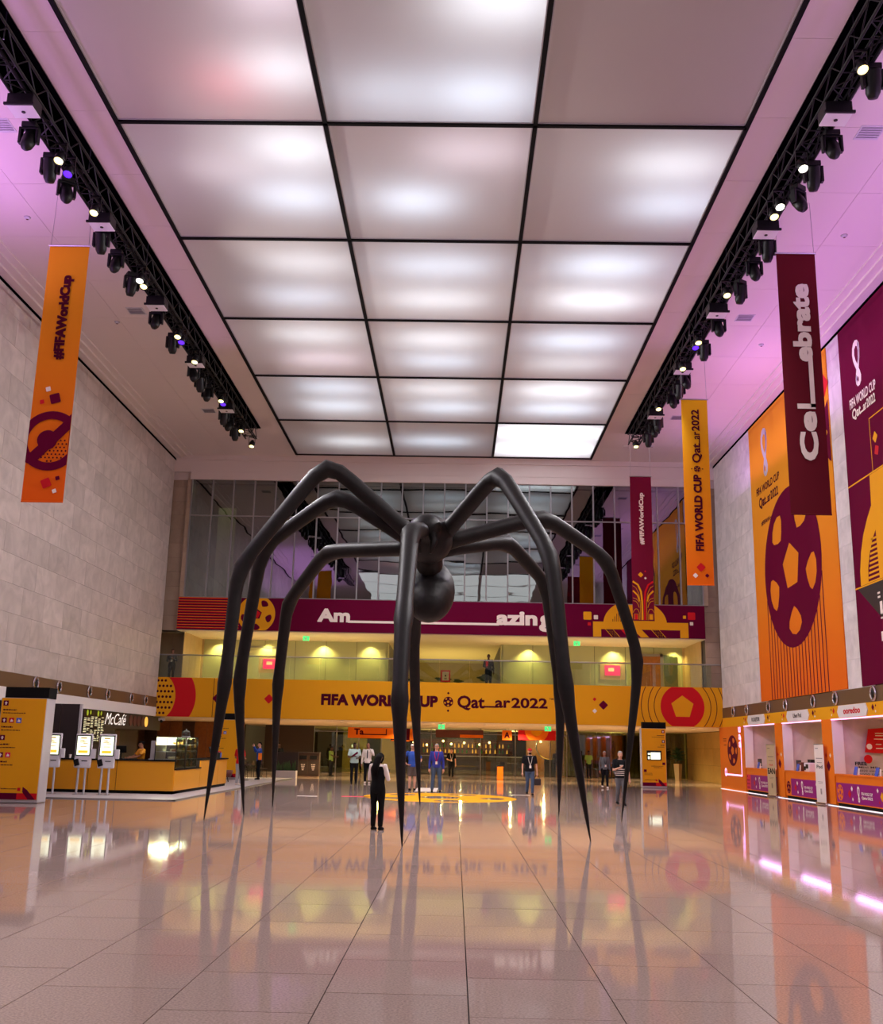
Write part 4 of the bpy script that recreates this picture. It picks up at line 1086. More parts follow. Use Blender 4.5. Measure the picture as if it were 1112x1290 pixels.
for k, (x, y, lb) in enumerate(((11.2, 27.8, 'right of the dark red banner'), (11.2, 36.2, 'between the dark red and yellow banners'), (-12.8, 27.3, 'left of the orange banner'), (-12.6, 34.9, 'just right of the orange banner'), (-11.3, 43.5, 'at the back left'), (9.6, 49.5, 'at the back right'))):
    l_ = 'small round detector on the ceiling %s' % lb
    if k == 0: sd.location = (x, y, ZC); sd['label'] = l_
    else: dup(sd, (x, y, ZC), label=l_)
cd = thing('recessed_downlight', 'small lit round downlight in the back left ceiling', 'downlight', (-10.2, 49.2, ZC))
MB().lathe([(0.0, -0.012), (0.10, -0.012), (0.10, 0.0)], n=14).build('lens', 'lamp_warm', cd); MB().lathe([(0.10, -0.02), (0.13, -0.02), (0.13, 0), (0.1, 0)], n=14).build('trim_ring', 'white_paint', cd)
cd2 = dup(cd, (8.3, 49.6, ZC), label='small lit round downlight in the back right ceiling')
# ================================================================ GALLERY RAIL, SCREENS, SIGNS
t = thing('glass_balustrade', 'long frameless glass balustrade with a thin steel handrail on the mezzanine', 'balustrade', (AX, YB + 0.1, 4.93))
xs = [-15.15 - 1.0 + 1.53 * k for k in range(21)]
for k in range(20):
    if xs[k + 1] > 14.3: break
    MB().box(xs[k] + 0.01, xs[k + 1] - 0.01, YB + 0.13, YB + 0.145, 4.93, 6.05).build('pane', 'clear_glass', t, ws=True)
MB().tube([(-16.1, YB + 0.137, 6.08), (14.0, YB + 0.137, 6.08)], 0.035, n=10).build('handrail', 'steel', t, ws=True)
def screen(label, x, y, z, w, h, m):
    t = thing('wall_screen', label, 'screen', (x, y, z))
    MB().box(-w / 2 - 0.25, w / 2 + 0.25, -0.05, 0.0, -h / 2 - 0.22, h / 2 + 0.22).build('surround', 'beige_stone', t)
    MB().box(-w / 2, w / 2, -0.08, -0.05, -h / 2, h / 2).build('display', m, t)
    flat('picture', [rect(-w * 0.28, w * 0.10, -h * 0.1, h * 0.25)], 'white_print', t, frame((x, y - 0.081, z), (1, 0, 0), (0, 0, 1)), 0.002)
    return t
screen('pink wall screen on the left of the mezzanine wall', -10.3, 57.40, 6.05, 0.85, 0.55, 'screen_pink')
screen('pink wall screen on the right of the mezzanine wall', 8.62, 57.40, 6.05, 0.85, 0.55, 'screen_pink')
def exit_sign(label, x, y, z):
    t = thing('exit_sign', label, 'sign', (x, y, z))
    MB().box(-0.17, 0.17, -0.025, 0.025, -0.12, 0.12).build('panel', 'exit_green', t); MB().box(-0.02, 0.02, -0.01, 0.01, 0.12, 0.2).build('bracket', 'steel', t)
    flat('pictogram', [circ(-0.02, 0.06, 0.022, 8), [(-0.04, 0.04), (0.03, 0.03), (0.05, -0.08), (0.02, -0.08), (0.0, -0.02), (-0.06, -0.08), (-0.08, -0.06), (-0.03, 0.0)]], 'white_print', t, frame((x, y - 0.026, z), (1, 0, 0), (0, 0, 1)), 0.002)
exit_sign('green exit sign under the left half of the maroon banner', -8.0, 54.6, 7.22); exit_sign('green exit sign under the right half of the maroon banner', 6.35, 54.6, 7.22)
exit_sign('green exit sign under the gold banner at the middle', -0.73, 55.0, 2.78); exit_sign('green exit sign under the gold banner by the right spider legs', 4.84, 55.0, 2.78)
# door on the gallery
dr = struct('door_1', 'brown door on the right of the mezzanine wall')
MB().box(9.95, 11.25, 57.30, 57.38, 4.72, 6.85).build('leaf', 'wood', dr); MB().box(9.8, 9.95, 57.28, 57.4, 4.72, 7.0).box(11.25, 11.40, 57.28, 57.4, 4.72, 7.0).box(9.8, 11.4, 57.28, 57.4, 6.85, 7.0).build('frame', 'mullion', dr); MB().tube([(11.1, 57.24, 5.6), (11.1, 57.24, 5.95)], 0.02, n=6).build('handle', 'chrome', dr)
MB().box(11.45, 12.2, 57.33, 57.36, 4.72, 6.95).build('side_light', 'clear_glass', dr)
dr = struct('door_2', 'flush door on the left of the mezzanine wall')
MB().box(-7.6 - 4.1, -7.6 - 2.6 - 0.05, 57.36, 57.41, 4.72, 6.95).build('leaf', 'sage_glass', dr); MB().box(-11.75, -11.70, 57.33, 57.4, 4.72, 7.0).box(-10.25 + 0.6, -10.2 + 0.6, 57.33, 57.4, 4.72, 7.0).box(-11.75, -9.6, 57.33, 57.4, 6.95, 7.0).build('frame', 'mullion', dr)
# bench seats and notice in the gallery
def bench(label, x0, x1, y):
    t = thing('bench', label, 'bench', ((x0 + x1) / 2, y, 4.72)); w_ = (x1 - x0) / 2
    MB().box(-w_, w_, -0.3, 0.3, 0.32, 0.45).build('seat', 'red_print', t, bevel=0.03)
    for s in (-1, 1): MB().box(s * w_ * 0.8 - 0.04, s * w_ * 0.8 + 0.04, -0.22, 0.22, 0, 0.32).build('leg', 'black_metal', t)
bench('low red bench in the mezzanine opening, left of the notice', -3.5, -1.1, 62); bench('low red bench in the mezzanine opening, behind the standing visitor', 0.9, 2.2, 62); bench('low red bench against the mezzanine wall right of the opening', 5.3, 7.0, 56.8)
t = thing('notice_stand', 'small red framed notice on a stand in the mezzanine opening', 'sign', (-0.6, 58.5, 4.72))
MB().lathe([(0.0, 0), (0.18, 0), (0.18, 0.02), (0.02, 0.03), (0.0, 0.03)], n=14).build('foot', 'black_metal', t); MB().tube([(0, 0, 0.02), (0, 0, 0.95)], 0.018, n=6).build('pole', 'black_metal', t)
MB().box(-0.27, 0.27, -0.03, -0.01, 0.60, 1.25).build('frame', 'pink_red_print', t); MB().box(-0.19, 0.19, -0.045, -0.03, 0.68, 1.17).build('sheet', 'white_print', t)
flat('print', [circ(-0.6, 5.66, 0.05, 10), rect(-0.67, -0.53, 5.48, 5.52)], 'cafe_dark', t, frame((0, 58.5 - 0.046, 0), (1, 0, 0), (0, 0, 1)), 0.002)
# hanging orange signs and light ring in the restaurant
def hang_sign(label, x0, x1, y, z0, z1, m):
    t = thing('hanging_sign', label, 'sign', ((x0 + x1) / 2, y, z0))
    MB().box(x0, x1, y, y + 0.05, z0, z1).build('board', m, t, ws=True)
    for x in (x0 + 0.2, x1 - 0.2): MB().tube([(x, y + 0.02, z1), (x, y + 0.02, 2.96)], 0.012, n=5).build('rod', 'steel', t, ws=True)
    return t, frame((0, y - 0.002, 0), (1, 0, 0), (0, 0, 1))
t, F = hang_sign('orange hanging sign with maroon letters beyond the couple', -6.75, -3.6, 66, 2.2, 2.85, 'orange_print')
text('lettering', 'Ta', 'dark_maroon_print', t, F, -6.35, -5.75, 2.40, 2.78, 0.04, 0.003); flat('lettering_bar', [rect(-5.8, -4.3, 2.40, 2.46), rect(-4.36, -4.3, 2.40, 2.78)], 'dark_maroon_print', t, F, 0.003)
t, F = hang_sign('dark hanging sign with orange border behind the front spider leg', -4.1, -2.6, 67, 2.05, 2.85, 'dark_maroon_print')
flat('border', [rect(-2.9, -2.62, 2.06, 2.84), rect(-4.08, -2.62, 2.06, 2.12)], 'orange_print', t, F, 0.003); squares(t, F, [('red_print', -3.4, 2.45, 0.12, 0), ('white_print', -3.42, 2.68, 0.06, 0), ('white_print', -3.6, 2.5, 0.05, 0)], 0.004)
t, F = hang_sign('long brown hanging sign over the man in the blue jacket', -1.25, 1.8, 67.5, 2.35, 2.85, 'cafe_red_brown')
flat('border', [rect(0.3, 1.78, 2.36, 2.55)], 'orange_print', t, F, 0.003)
t, F = hang_sign('orange hanging sign with one dark letter A', 2.95, 3.55, 66, 2.25, 2.85, 'orange_print'); text('lettering', 'A', 'dark_maroon_print', t, F, 3.08, 3.42, 2.38, 2.75, 0.04, 0.003)
t, F = hang_sign('red hanging sign with an orange half round right of the middle', 3.95, 6.3, 66, 2.28, 2.88, 'red_print'); flat('print', [clip(circ(5.1, 2.9, 0.75, 32), 4, 6.2, 2.29, 2.87)], 'orange_print', t, F, 0.003); flat('print', [clip(circ(5.1, 2.9, 0.36, 32), 4, 6.2, 2.29, 2.87)], 'gold_print', t, F, 0.005)
t = thing('light_ring', 'glowing thin ring standing in the restaurant behind the man in the cap', 'lamp', (7.0, 78, 1.0))
pts = [(1.0 * math.cos(a), 0, 0.92 + 0.92 * math.sin(a)) for a in [2 * PI * k / 32 for k in range(33)]]
MB().tube(pts, 0.05, n=8, cap=False).build('ring', 'chrome', t, smooth=True); MB().tube([(0.97 * p[0], -0.05, 0.92 + (p[2] - 0.92) * 0.97) for p in pts[20:30]], 0.022, n=6).build('glow_strip', 'amber_glow', t); MB().box(-0.4, 0.4, -0.2, 0.2, -1.0, 0.02).build('plinth', 'cafe_dark', t)
# bar of the restaurant with bright bottles
t = thing('bar_counter', 'long restaurant bar counter under glowing bottles', 'bar counter', (0.6, 84, 0)); MB().box(-4.6, 4.6, -0.35, 0.35, 0, 1.05).build('body', 'dark_wood', t); MB().box(-4.7, 4.7, -0.42, 0.42, 1.05, 1.10).build('worktop', 'marble', t)
t2 = thing('bottle_shelf', 'bottle shelf behind the restaurant bar', 'shelf', (0.6, 87.6, 0)); MB().box(-4.2, 4.2, 0.1, 0.3, 0.2, 2.4).build('back_panel', 'cafe_red_brown', t2)
for z in (1.3, 1.75, 2.2): MB().box(-4.2, 4.2, -0.2, 0.1, z - 0.03, z).build('shelf_board', 'wood', t2)
rg = random.Random(5)
M('bottle_amber_glow', (180, 120, 40), 0.15, emit=(255, 180, 70), estr=0.5); M('bottle_green', (60, 120, 60), 0.15)  # amber bottles emit on their own; the backlight is put into their material
bp = [MB().lathe([(0.0, 0), (0.06, 0), (0.06, 0.2), (0.022, 0.27), (0.022, 0.34), (0.0, 0.34)], n=8).mesh('bottle')]
for m in ('bottle_amber_glow', 'bottle_green'): bp.append(None)
meA = bp[0]; meA.materials.append(MT['bottle_amber_glow']); meB = meA.copy(); meB.materials.clear(); meB.materials.append(MT['bottle_green'])
for z in (1.3, 1.75):
    for k in range(22):
        o = link('bottle', meA if rg.random() < 0.6 else meB, None); o.location = (-3.4 + 0.37 * k + rg.uniform(-.08, .08), 87.55, z)
        tag(o, '%s bottle from the left on the %s shelf behind the restaurant bar' % (ORD[k], 'lower' if z < 1.5 else 'upper'), 'bottle', 'bottles behind the restaurant bar')
def pend(label, x, y, z):
    t = thing('pendant_lamp', label, 'lamp', (x, y, z), group='restaurant pendants'); MB().sphere((0, 0, 0), 0.09, 10, 8).build('globe', 'lamp_warm', t, smooth=True); MB().tube([(0, 0, 0.08), (0, 0, 2.96 - z)], 0.008, n=5).build('cord', 'black_metal', t)
for k, (x, y, z) in enumerate(((-0.9, 80, 2.2), (-0.3, 82, 2.0), (0.7, 81, 2.1), (1.9, 82, 2.0), (2.6, 80, 2.15), (6.5, 80, 2.3), (-3.2, 81, 2.1), (-2.2, 82, 1.9))): pend('small glowing globe pendant in the restaurant, %s from the left' % ['fourth', 'fifth', 'sixth', 'seventh', 'eighth', 'last', 'second', 'third'][k] if k != 6 else 'small glowing globe pendant in the restaurant, leftmost', x, y, z)
# dining tables and chairs of the restaurant and cafe
def table(label, x, y, z=0.0, r=0.38, h=0.74, group=None):
    t = thing('cafe_table', label, 'table', (x, y, z), group=group)
    MB().lathe([(0, h - 0.03), (r, h - 0.03), (r, h), (0, h)], n=20).build('tabletop', 'dark_wood', t); MB().tube([(0, 0, 0.02), (0, 0, h - 0.03)], 0.03, n=8).build('pedestal', 'black_metal', t); MB().lathe([(0, 0), (0.22, 0), (0.22, 0.02), (0, 0.03)], n=16).build('foot', 'black_metal', t)
    return t
def chair():
    t = thing('cafe_chair', 'x', 'chair')
    MB().box(-0.21, 0.21, -0.21, 0.21, 0.43, 0.47).build('seat', 'dark_wood', t, bevel=0.012); MB().box(-0.20, 0.20, 0.19, 0.22, 0.60, 0.84).build('backrest', 'dark_wood', t, bevel=0.01)
    for sx in (-1, 1):
        MB().tube([(sx * 0.19, 0.2, 0.0), (sx * 0.18, 0.2, 0.45), (sx * 0.18, 0.21, 0.84)], 0.014, n=6).build('leg', 'black_metal', t); MB().tube([(sx * 0.19, -0.2, 0.0), (sx * 0.18, -0.18, 0.44)], 0.014, n=6).build('leg', 'black_metal', t)
    return t
ch = chair(); first = True
CH = [(-11.2, 49.6, 0.4, 'in the cafe, nearest the counter end'), (-10.5, 52.4, -1.2, 'in the cafe, right of the photographing man'), (-11.9, 53.5, 2.0, 'in the cafe, left behind the photographing man'), (-9.9, 54.2, 0.8, 'in the cafe, just left of the planter'), (-10.6, 56.5, 1.4, 'in the cafe, behind the planter'), (-12.5, 57.0, 0.2, 'in the cafe, farthest back'),
      (-3.2, 73.5, 0.3, 'in the restaurant, left of the front spider leg'), (-2.0, 74.5, 1.9, 'in the restaurant, behind the front spider leg'), (3.2, 73.2, -0.6, 'in the restaurant, left of the man in the cap'), (4.6, 74.0, 1.0, 'in the restaurant, right of the man in the cap'), (9.6, 68.6, 0.4, 'before the curtains, left'), (10.6, 68.9, -0.8, 'before the curtains, right')]
for (x, y, rz, lb) in CH:
    z = 0.03 if x < -8.4 and y < 54.5 else 0.0
    l_ = 'dark thin legged chair ' + lb
    if first: ch.location = (x, y, z); ch.rotation_euler = (0, 0, rz); ch['label'] = l_; ch['group'] = 'cafe chairs'; first = False
    else: dup(ch, (x, y, z), rz, l_)
table('round dark table in the cafe before the photographing man', -9.9, 49.8, 0.03); table('round dark table in the cafe left of the planter', -10.9, 53.4, 0.03); table('round dark table in the restaurant left of the middle', -2.5, 73.9); table('round dark table in the restaurant right of the middle', 4.0, 73.4); table('round dark table before the curtains', 10.1, 68.4)
t = thing('tub_seat', 'low round brown upholstered seat in the cafe near the counter end', 'seat', (-10.4, 47.0, 0.03)); MB().lathe([(0, 0.22), (0.46, 0.22), (0.55, 0.5), (0.5, 0.52), (0.0, 0.46)], n=20).build('cushion', 'cafe_red_brown', t, smooth=True)
for k in range(4): MB().tube([(0.4 * math.cos(k * PI / 2 + 0.7), 0.4 * math.sin(k * PI / 2 + 0.7), 0), (0.34 * math.cos(k * PI / 2 + 0.7), 0.34 * math.sin(k * PI / 2 + 0.7), 0.23)], 0.018, n=6).build('leg', 'black_metal', t)

# ================================================================ CAFE
pf = struct('cafe_platform', 'low pale stone platform of the cafe')
MB().box(-18.7, -8.45, 31.9, 54.5, 0.0, 0.03).build('platform', 'light_grey', pf); MB().box(-18.7, -8.35, 31.8, 31.9, 0, 0.031).box(-8.45, -8.35, 31.8, 54.6, 0, 0.031).build('edge', 'mullion', pf)
PZ = 0.03
t = thing('cafe_counter', 'long yellow fronted cafe counter with dark worktop turning a corner', 'counter', (-9.4, 35.2, PZ))
MB().box(-15.0, -9.36, 35.16, 35.9, PZ, PZ + 0.10).box(-10.1, -9.36, 35.16, 43.2, PZ, PZ + 0.10).build('plinth', 'black_matt', t, ws=True)
MB().box(-15.0, -10.1, 35.16, 35.9, PZ + 0.1, 1.08).box(-10.1, -9.36, 35.16, 35.9, PZ + 0.1, 0.80).box(-10.1, -9.36, 35.9, 38.7, PZ + 0.1, 0.80).box(-10.1, -9.36, 38.7, 43.2, PZ + 0.1, 1.08).build('carcass', 'cafe_dark', t, ws=True)
xs = [-15.0, -13.6, -12.2, -11.35 + 0.1, -9.33]
for k in range(4): MB().box(xs[k] + 0.012, xs[k + 1] - 0.012, 35.12, 35.16, PZ + 0.1, 1.08).build('front_panel', 'counter_yellow', t, ws=True)
for (a, b, h) in ((35.14, 38.7, 0.80), (38.7, 40.0, 1.08), (40.0, 41.6, 1.08), (41.6, 43.2, 1.08)): MB().box(-9.36, -9.32, a + 0.012, b - 0.012, PZ + 0.1, h).build('front_panel', 'counter_yellow', t, ws=True)
MB().box(-15.0, -10.1, 35.08, 35.95, 1.08, 1.13).box(-10.1, -9.28, 35.08, 35.24, 1.08, 1.13).box(-10.15, -9.28, 38.7, 43.25, 1.08, 1.13).build('worktop', 'black_matt', t, ws=True)
MB().box(-10.1, -9.28, 35.24, 38.7, 0.80, 0.84).build('low_worktop', 'black_matt', t, ws=True)
# glazed pastry cabinets
def cake_case(label, y0, y1, m_back, tall):
    t = thing('cake_cabinet', label, 'display cabinet', (-9.72, (y0 + y1) / 2, 0.84))
    hw, z1 = (y1 - y0) / 2 - 0.02, tall
    MB().box(-0.36, 0.36, -hw, hw, 0.0, 0.05).build('base', 'black_metal', t); MB().box(-0.36, 0.36, -hw, hw, z1 - 0.03, z1).build('top', 'black_metal', t)
    for sx in (-0.35, 0.35):
        for sy in (-1, 1): MB().box(sx - 0.012, sx + 0.012, sy * hw - 0.012, sy * hw + 0.012, 0.05, z1 - 0.03).build('post', 'black_metal', t)
    MB().box(0.345, 0.352, -hw, hw, 0.05, z1 - 0.03).build('front_glass', 'clear_glass', t)
    MB().box(-0.35, 0.35, -hw - 0.004, -hw + 0.003, 0.05, z1 - 0.03).build('side_glass', 'clear_glass', t)
    MB().box(-0.35, -0.33, -hw, hw, 0.05, z1 - 0.03).build('back_panel', m_back, t)
    for z in (0.30, 0.55, 0.78):
        if z < z1 - 0.12: MB().box(-0.33, 0.34, -hw, hw, z, z + 0.012).build('shelf', 'white_plastic', t)
    MB().box(-0.28, 0.28, -hw + 0.05, hw - 0.05, z1 - 0.05, z1 - 0.032).build('lamp_strip', 'lamp_white', t)
    light('cabinet_lamp', 'AREA', (-9.72, (y0 + y1) / 2, 0.84 + z1 - 0.08), 120, (1, 0.93, 0.72), size=0.5, size_y=2 * hw - 0.1)
    return t
cake_case('brightly lit cake cabinet at the corner of the cafe counter', 35.32, 36.6, 'cream_plaster', 1.06); cake_case('darker glass drinks cabinet beside the bright cake cabinet', 36.65, 38.25, 'black_metal', 1.06)
rg = random.Random(9)
cake_ms = [MB().lathe([(0, 0), (0.09, 0), (0.09, 0.07), (0.08, 0.085), (0, 0.09)], n=12).mesh('cake'), MB().sphere((0, 0, 0.045), (0.08, 0.06, 0.045), 10, 6).mesh('cake'), MB().box(-0.07, 0.07, -0.05, 0.05, 0, 0.07).mesh('cake')]
for k, c in enumerate(((214, 160, 80), (240, 220, 180), (170, 90, 40))): cake_ms[k].materials.append(M('cake_tone_%d' % k, c, 0.6))
for zi, z in enumerate((0.89, 1.155, 1.405, 1.635)):
    for k in range(7):
        o = link('pastry', rg.choice(cake_ms), None); o.location = (-9.52 + rg.uniform(-.1, .08), 35.45 + 0.17 * k, z + 0.001)
        tag(o, 'small pastry on the %s level of the bright cake cabinet, %s from the viewer' % (('lowest', 'second', 'third', 'top')[zi], ORD[k]), 'pastry', 'pastries in the bright cake cabinet')
for k, y in enumerate((36.9, 37.2, 37.5, 37.8, 38.05)):
    for zi, z in enumerate((0.89, 1.155, 1.405)):
        o = MB().lathe([(0, 0), (0.035, 0), (0.035, 0.14), (0.015, 0.18), (0.015, 0.2), (0, 0.2)], n=8).build('drink_bottle', ('leaf', 'orange_print', 'counter_yellow')[(k + zi) % 3], None); o.location = (-9.5, y, z + 0.001)
        tag(o, 'small drink bottle on the %s level of the dark drinks cabinet, %s from the viewer' % (('lowest', 'second', 'third')[zi], ORD[k]), 'bottle', 'bottles in the drinks cabinet')
t = thing('cake_dome', 'clear glass cake dome on top of the drinks cabinet', 'cake dome', (-9.65, 37.6, 1.902)); MB().lathe([(0, 0), (0.17, 0), (0.17, 0.02), (0, 0.02)], n=16).build('plate', 'white_plastic', t); MB().lathe([(0.15, 0.02), (0.15, 0.16), (0.10, 0.22), (0.02, 0.24), (0, 0.24)], n=16).build('dome', 'clear_glass', t, smooth=True); MB().sphere((0, 0, 0.26), 0.025, 8, 6).build('knob', 'chrome', t)
t = thing('grey_divider', 'grey upright panel left of the bright cake cabinet', 'divider', (-10.2, 35.5, 1.13)); MB().box(-0.07, 0.07, -0.03, 0.03, 0, 0.62).build('panel', 'light_grey', t, bevel=0.01); MB().box(-0.1, 0.1, -0.1, 0.1, 0, 0.03).build('foot', 'light_grey', t)
def till(label, x, y, rz):
    t = thing('till', label, 'till', (x, y, 1.13), rz); MB().box(-0.1, 0.1, -0.1, 0.1, 0, 0.03).build('foot', 'black_metal', t); MB().tube([(0, 0, 0.03), (0, 0.02, 0.22)], 0.025, n=8).build('neck', 'black_metal', t); MB().obox((0, -0.02, 0.32), (1, 0, 0), (0, 0.3, 0.95), (0, -0.95, 0.3), 0.17, 0.12, 0.015).build('screen', 'black_metal', t)
till('black till on the cafe counter by the yellow shirted barista', -11.3, 35.6, PI); till('black till on the far end of the cafe counter', -9.7, 41.9, 1.2)
t = thing('coffee_machine', 'chrome and black coffee machine behind the counter under the menu boards', 'coffee machine', (-14.3, 35.55, 1.13)); MB().box(-0.42, 0.42, -0.28, 0.28, 0.08, 0.30).build('base', 'chrome', t, bevel=0.02); MB().box(-0.42, 0.42, -0.05, 0.28, 0.30, 0.62).build('body', 'chrome', t, bevel=0.03); MB().box(-0.40, 0.40, -0.26, 0.26, 0.62, 0.68).build('cup_rack', 'black_metal', t)
for s in (-1, 1):
    MB().tube([(s * 0.2, -0.12, 0.52), (s * 0.2, -0.12, 0.40)], 0.04, n=8).build('group_head', 'black_metal', t); MB().box(s * 0.36 - 0.03, s * 0.36 + 0.03, -0.2, 0.2, 0, 0.08).build('foot', 'black_metal', t)
t = thing('coffee_grinder', 'dark coffee grinder with clear hopper beside the coffee machine', 'grinder', (-13.5, 35.55, 1.13)); MB().box(-0.1, 0.1, -0.14, 0.14, 0, 0.34).build('body', 'black_metal', t, bevel=0.02); MB().lathe([(0.03, 0.34), (0.11, 0.50), (0.11, 0.54), (0.0, 0.55)], n=12).build('hopper', 'clear_glass', t, smooth=True)
for k, (x, y) in enumerate(((-12.95, 35.4), (-12.75, 35.5), (-12.55, 35.4))):
    o = MB().lathe([(0, 0), (0.032, 0), (0.045, 0.12), (0.0, 0.122)], n=10).build('paper_cup', 'white_print', None); o.location = (x, y, 1.13); tag(o, '%s small white paper cup on the cafe counter behind the order screens' % ('left', 'middle', 'right')[k], 'cup', 'paper cups on the counter')
t = thing('condiment_box', 'blue and black condiment box on the far end of the counter', 'box', (-9.6, 42.5, 1.13)); MB().box(-0.15, 0.15, -0.12, 0.12, 0, 0.22).build('box', 'black_metal', t); MB().box(0.15, 0.17, -0.1, 0.1, 0.02, 0.2).build('front', 'blue_print', t)
# back fittings: dark portal, sign wall, menu boards
t = thing('dark_portal', 'tall dark panelled screen wall behind the order screens', 'screen wall', (-13.4, 36.4, PZ))
for k in range(3): MB().box(-15.1 + 0.66 * k + 0.01, -15.1 + 0.66 * (k + 1) - 0.01, 36.38, 36.44, PZ, 2.95).build('panel', 'cafe_dark', t, ws=True)
MB().box(-13.12, -13.05, 36.34, 36.48, PZ, 2.95).build('edge_post', 'light_grey', t, ws=True)
cw = thing('cafe_sign_wall', 'dark brown cafe sign wall with white script lettering and five round discs', 'sign wall', (XL - 0.2, 46, 1.9))
MB().box(XL - 0.30, XL - 0.10, 38.0, 54.0, 2.28, 2.98).build('fascia', 'cafe_brown', cw, ws=True); MB().box(XL - 0.30, XL - 0.12, 38.0, 47.0, 1.2, 2.28).build('lower_panel', 'cafe_brown', cw, ws=True)
FL = frame((XL - 0.098, 0, 0), (0, 1, 0), (0, 0, 1))
mb = MB(); put_text(mb, 'McCaf\u00e9', FL, 45.4, 48.2, 2.42, 2.92, 0.0, 0.004); sh = 0.45
mb.v = [(v[0], v[1] + (v[2] - 2.42) * sh, v[2]) for v in mb.v]; mb.build('lettering', M('sign_white', (240, 236, 230), 0.5, emit=(255, 245, 235), estr=0.4), cw, ws=True)
for k in range(5): MB().lathe([(0, 0), (0.24, 0), (0.24, 0.03), (0, 0.03)], (XL - 0.10, 49.0 + 0.62 * k, 2.66), axis='X', n=24).build('disc', 'cafe_red_brown' if k < 4 else 'amber_glow', cw, ws=True)
MB().box(XL - 1.3, XL - 1.2, 38, 54, 0, 2.98).build('back_wall', 'cafe_brown', cw, ws=True); MB().box(XL - 1.19, XL - 1.15, 49.0, 50.0, 0.03, 2.2).box(XL - 1.19, XL - 1.15, 50.2, 50.9, 0.03, 2.2).build('door_leaf', 'cafe_red_brown', cw, ws=True)
M('menu_black', (16, 16, 15), 0.4)
M('menu_print', (220, 214, 170), 0.5, emit=(225, 218, 170), estr=0.55); M('menu_green', (170, 190, 40), 0.5, emit=(170, 190, 40), estr=0.2)
for k, y in enumerate((43.15, 44.45)):
    t = thing('menu_board', 'lit black menu board full of small print, %s of the pair' % ('left' if k == 0 else 'right'), 'menu board', (XL + 0.0, y, 1.65), group='menu boards')
    MB().box(-0.06, 0.0, -0.65, 0.65, 0, 1.3).build('board', 'menu_black', t)
    F = frame((XL + 0.003, y, 1.65), (0, 1, 0), (0, 0, 1)); rows = []; rg = random.Random(k)
    for a in range(15):
        for b in range(3):
            if rg.random() < 0.85: w0 = rg.uniform(0.2, 0.42); rows.append(rect(-0.60 + 0.41 * b, -0.60 + 0.41 * b + w0 * 0.9, 0.06 + 0.068 * a, 0.085 + 0.068 * a))
    flat('price_lines', rows, 'menu_print', t, F, 0.003); flat('heading', [circ(-0.25, 1.18, 0.12, 14), circ(0.12, 1.2, 0.09, 14)], 'menu_green', t, F, 0.003)
t = thing('ceiling_camera', 'small white projecting sign bracket under the gold banner at the left wall end', 'camera', (-14.9, 53.0, 2.9)); MB().box(-0.16, 0.16, -0.1, 0.1, -0.14, 0.0).build('housing', 'white_plastic', t, bevel=0.03); MB().sphere((0, -0.06, -0.16), 0.08, 10, 6).build('dome', 'black_metal', t, smooth=True)
# order screens
def kiosk():
    t = thing('order_kiosk', 'x', 'order kiosk')
    MB().box(-0.27, 0.27, -0.05, 0.06, 0.82, 1.90).build('housing', 'white_plastic', t, bevel=0.045)
    MB().box(-0.235, 0.235, -0.06, -0.048, 1.20, 1.85).build('bezel', 'black_metal', t); scr = MB().box(-0.205, 0.205, -0.066, -0.058, 1.23, 1.82).build('screen', 'screen_glow', t)
    F = frame((0, -0.0665, 0), (1, 0, 0), (0, 0, 1))
    flat('screen_button', [rect(-0.15, 0.15, 1.29, 1.37)], M('screen_yellow', (250, 190, 40), 0.4, emit=(250, 190, 50), estr=0.6), scr, F, 0.001)
    flat('screen_picture', [rect(-0.10, 0.09, 1.74, 1.78), rect(-0.12, 0.02, 1.67, 1.69), rect(-0.06, 0.12, 1.655, 1.665), rect(-0.13, 0.06, 1.62, 1.64), rect(-0.02, 0.13, 1.58, 1.60), rect(-0.10, 0.10, 1.48, 1.50)], M('screen_tan', (190, 160, 90), 0.4, emit=(190, 160, 90), estr=0.4), scr, F, 0.001)
    MB().box(0.27, 0.40, -0.06, 0.04, 1.12, 1.42).build('card_reader', 'white_plastic', t, bevel=0.02)
    MB().obox((-0.17, -0.09, 0.99), (1, 0, 0.3), (0, 1, 0), (-0.3, 0, 1), 0.07, 0.04, 0.10).build('payment_pad', 'black_metal', t)
    MB().box(-0.02, 0.16, -0.058, -0.048, 1.03, 1.055).build('receipt_slot', 'black_metal', t)
    for s in (-1, 1):
        MB().tube([(s * 0.12, 0.0, 0.0), (s * 0.11, 0.0, 0.82)], 0.035, n=8).build('leg', 'light_grey', t); MB().box(s * 0.12 - 0.07, s * 0.12 + 0.07, -0.12, 0.12, 0, 0.015).build('foot_plate', 'steel', t)
    return t
kp = kiosk()
for k, (x, y, lb) in enumerate(((-11.22, 33.9, 'rightmost, before the barista'), (-11.98, 33.9, 'second from the right'), (-12.98, 33.9, 'partly hidden by the gold sign pillar'), (-15.0, 33.8, 'at the left edge of the picture'))):
    l_ = 'white self order kiosk with a glowing screen, ' + lb
    if k == 0: kp.location = (x, y, PZ); kp.rotation_euler = (0, 0, 0.06); kp['label'] = l_; kp['group'] = 'self order kiosks'
    else: dup(kp, (x, y, PZ), (0.03, -0.02, 0.3)[k - 1], l_)

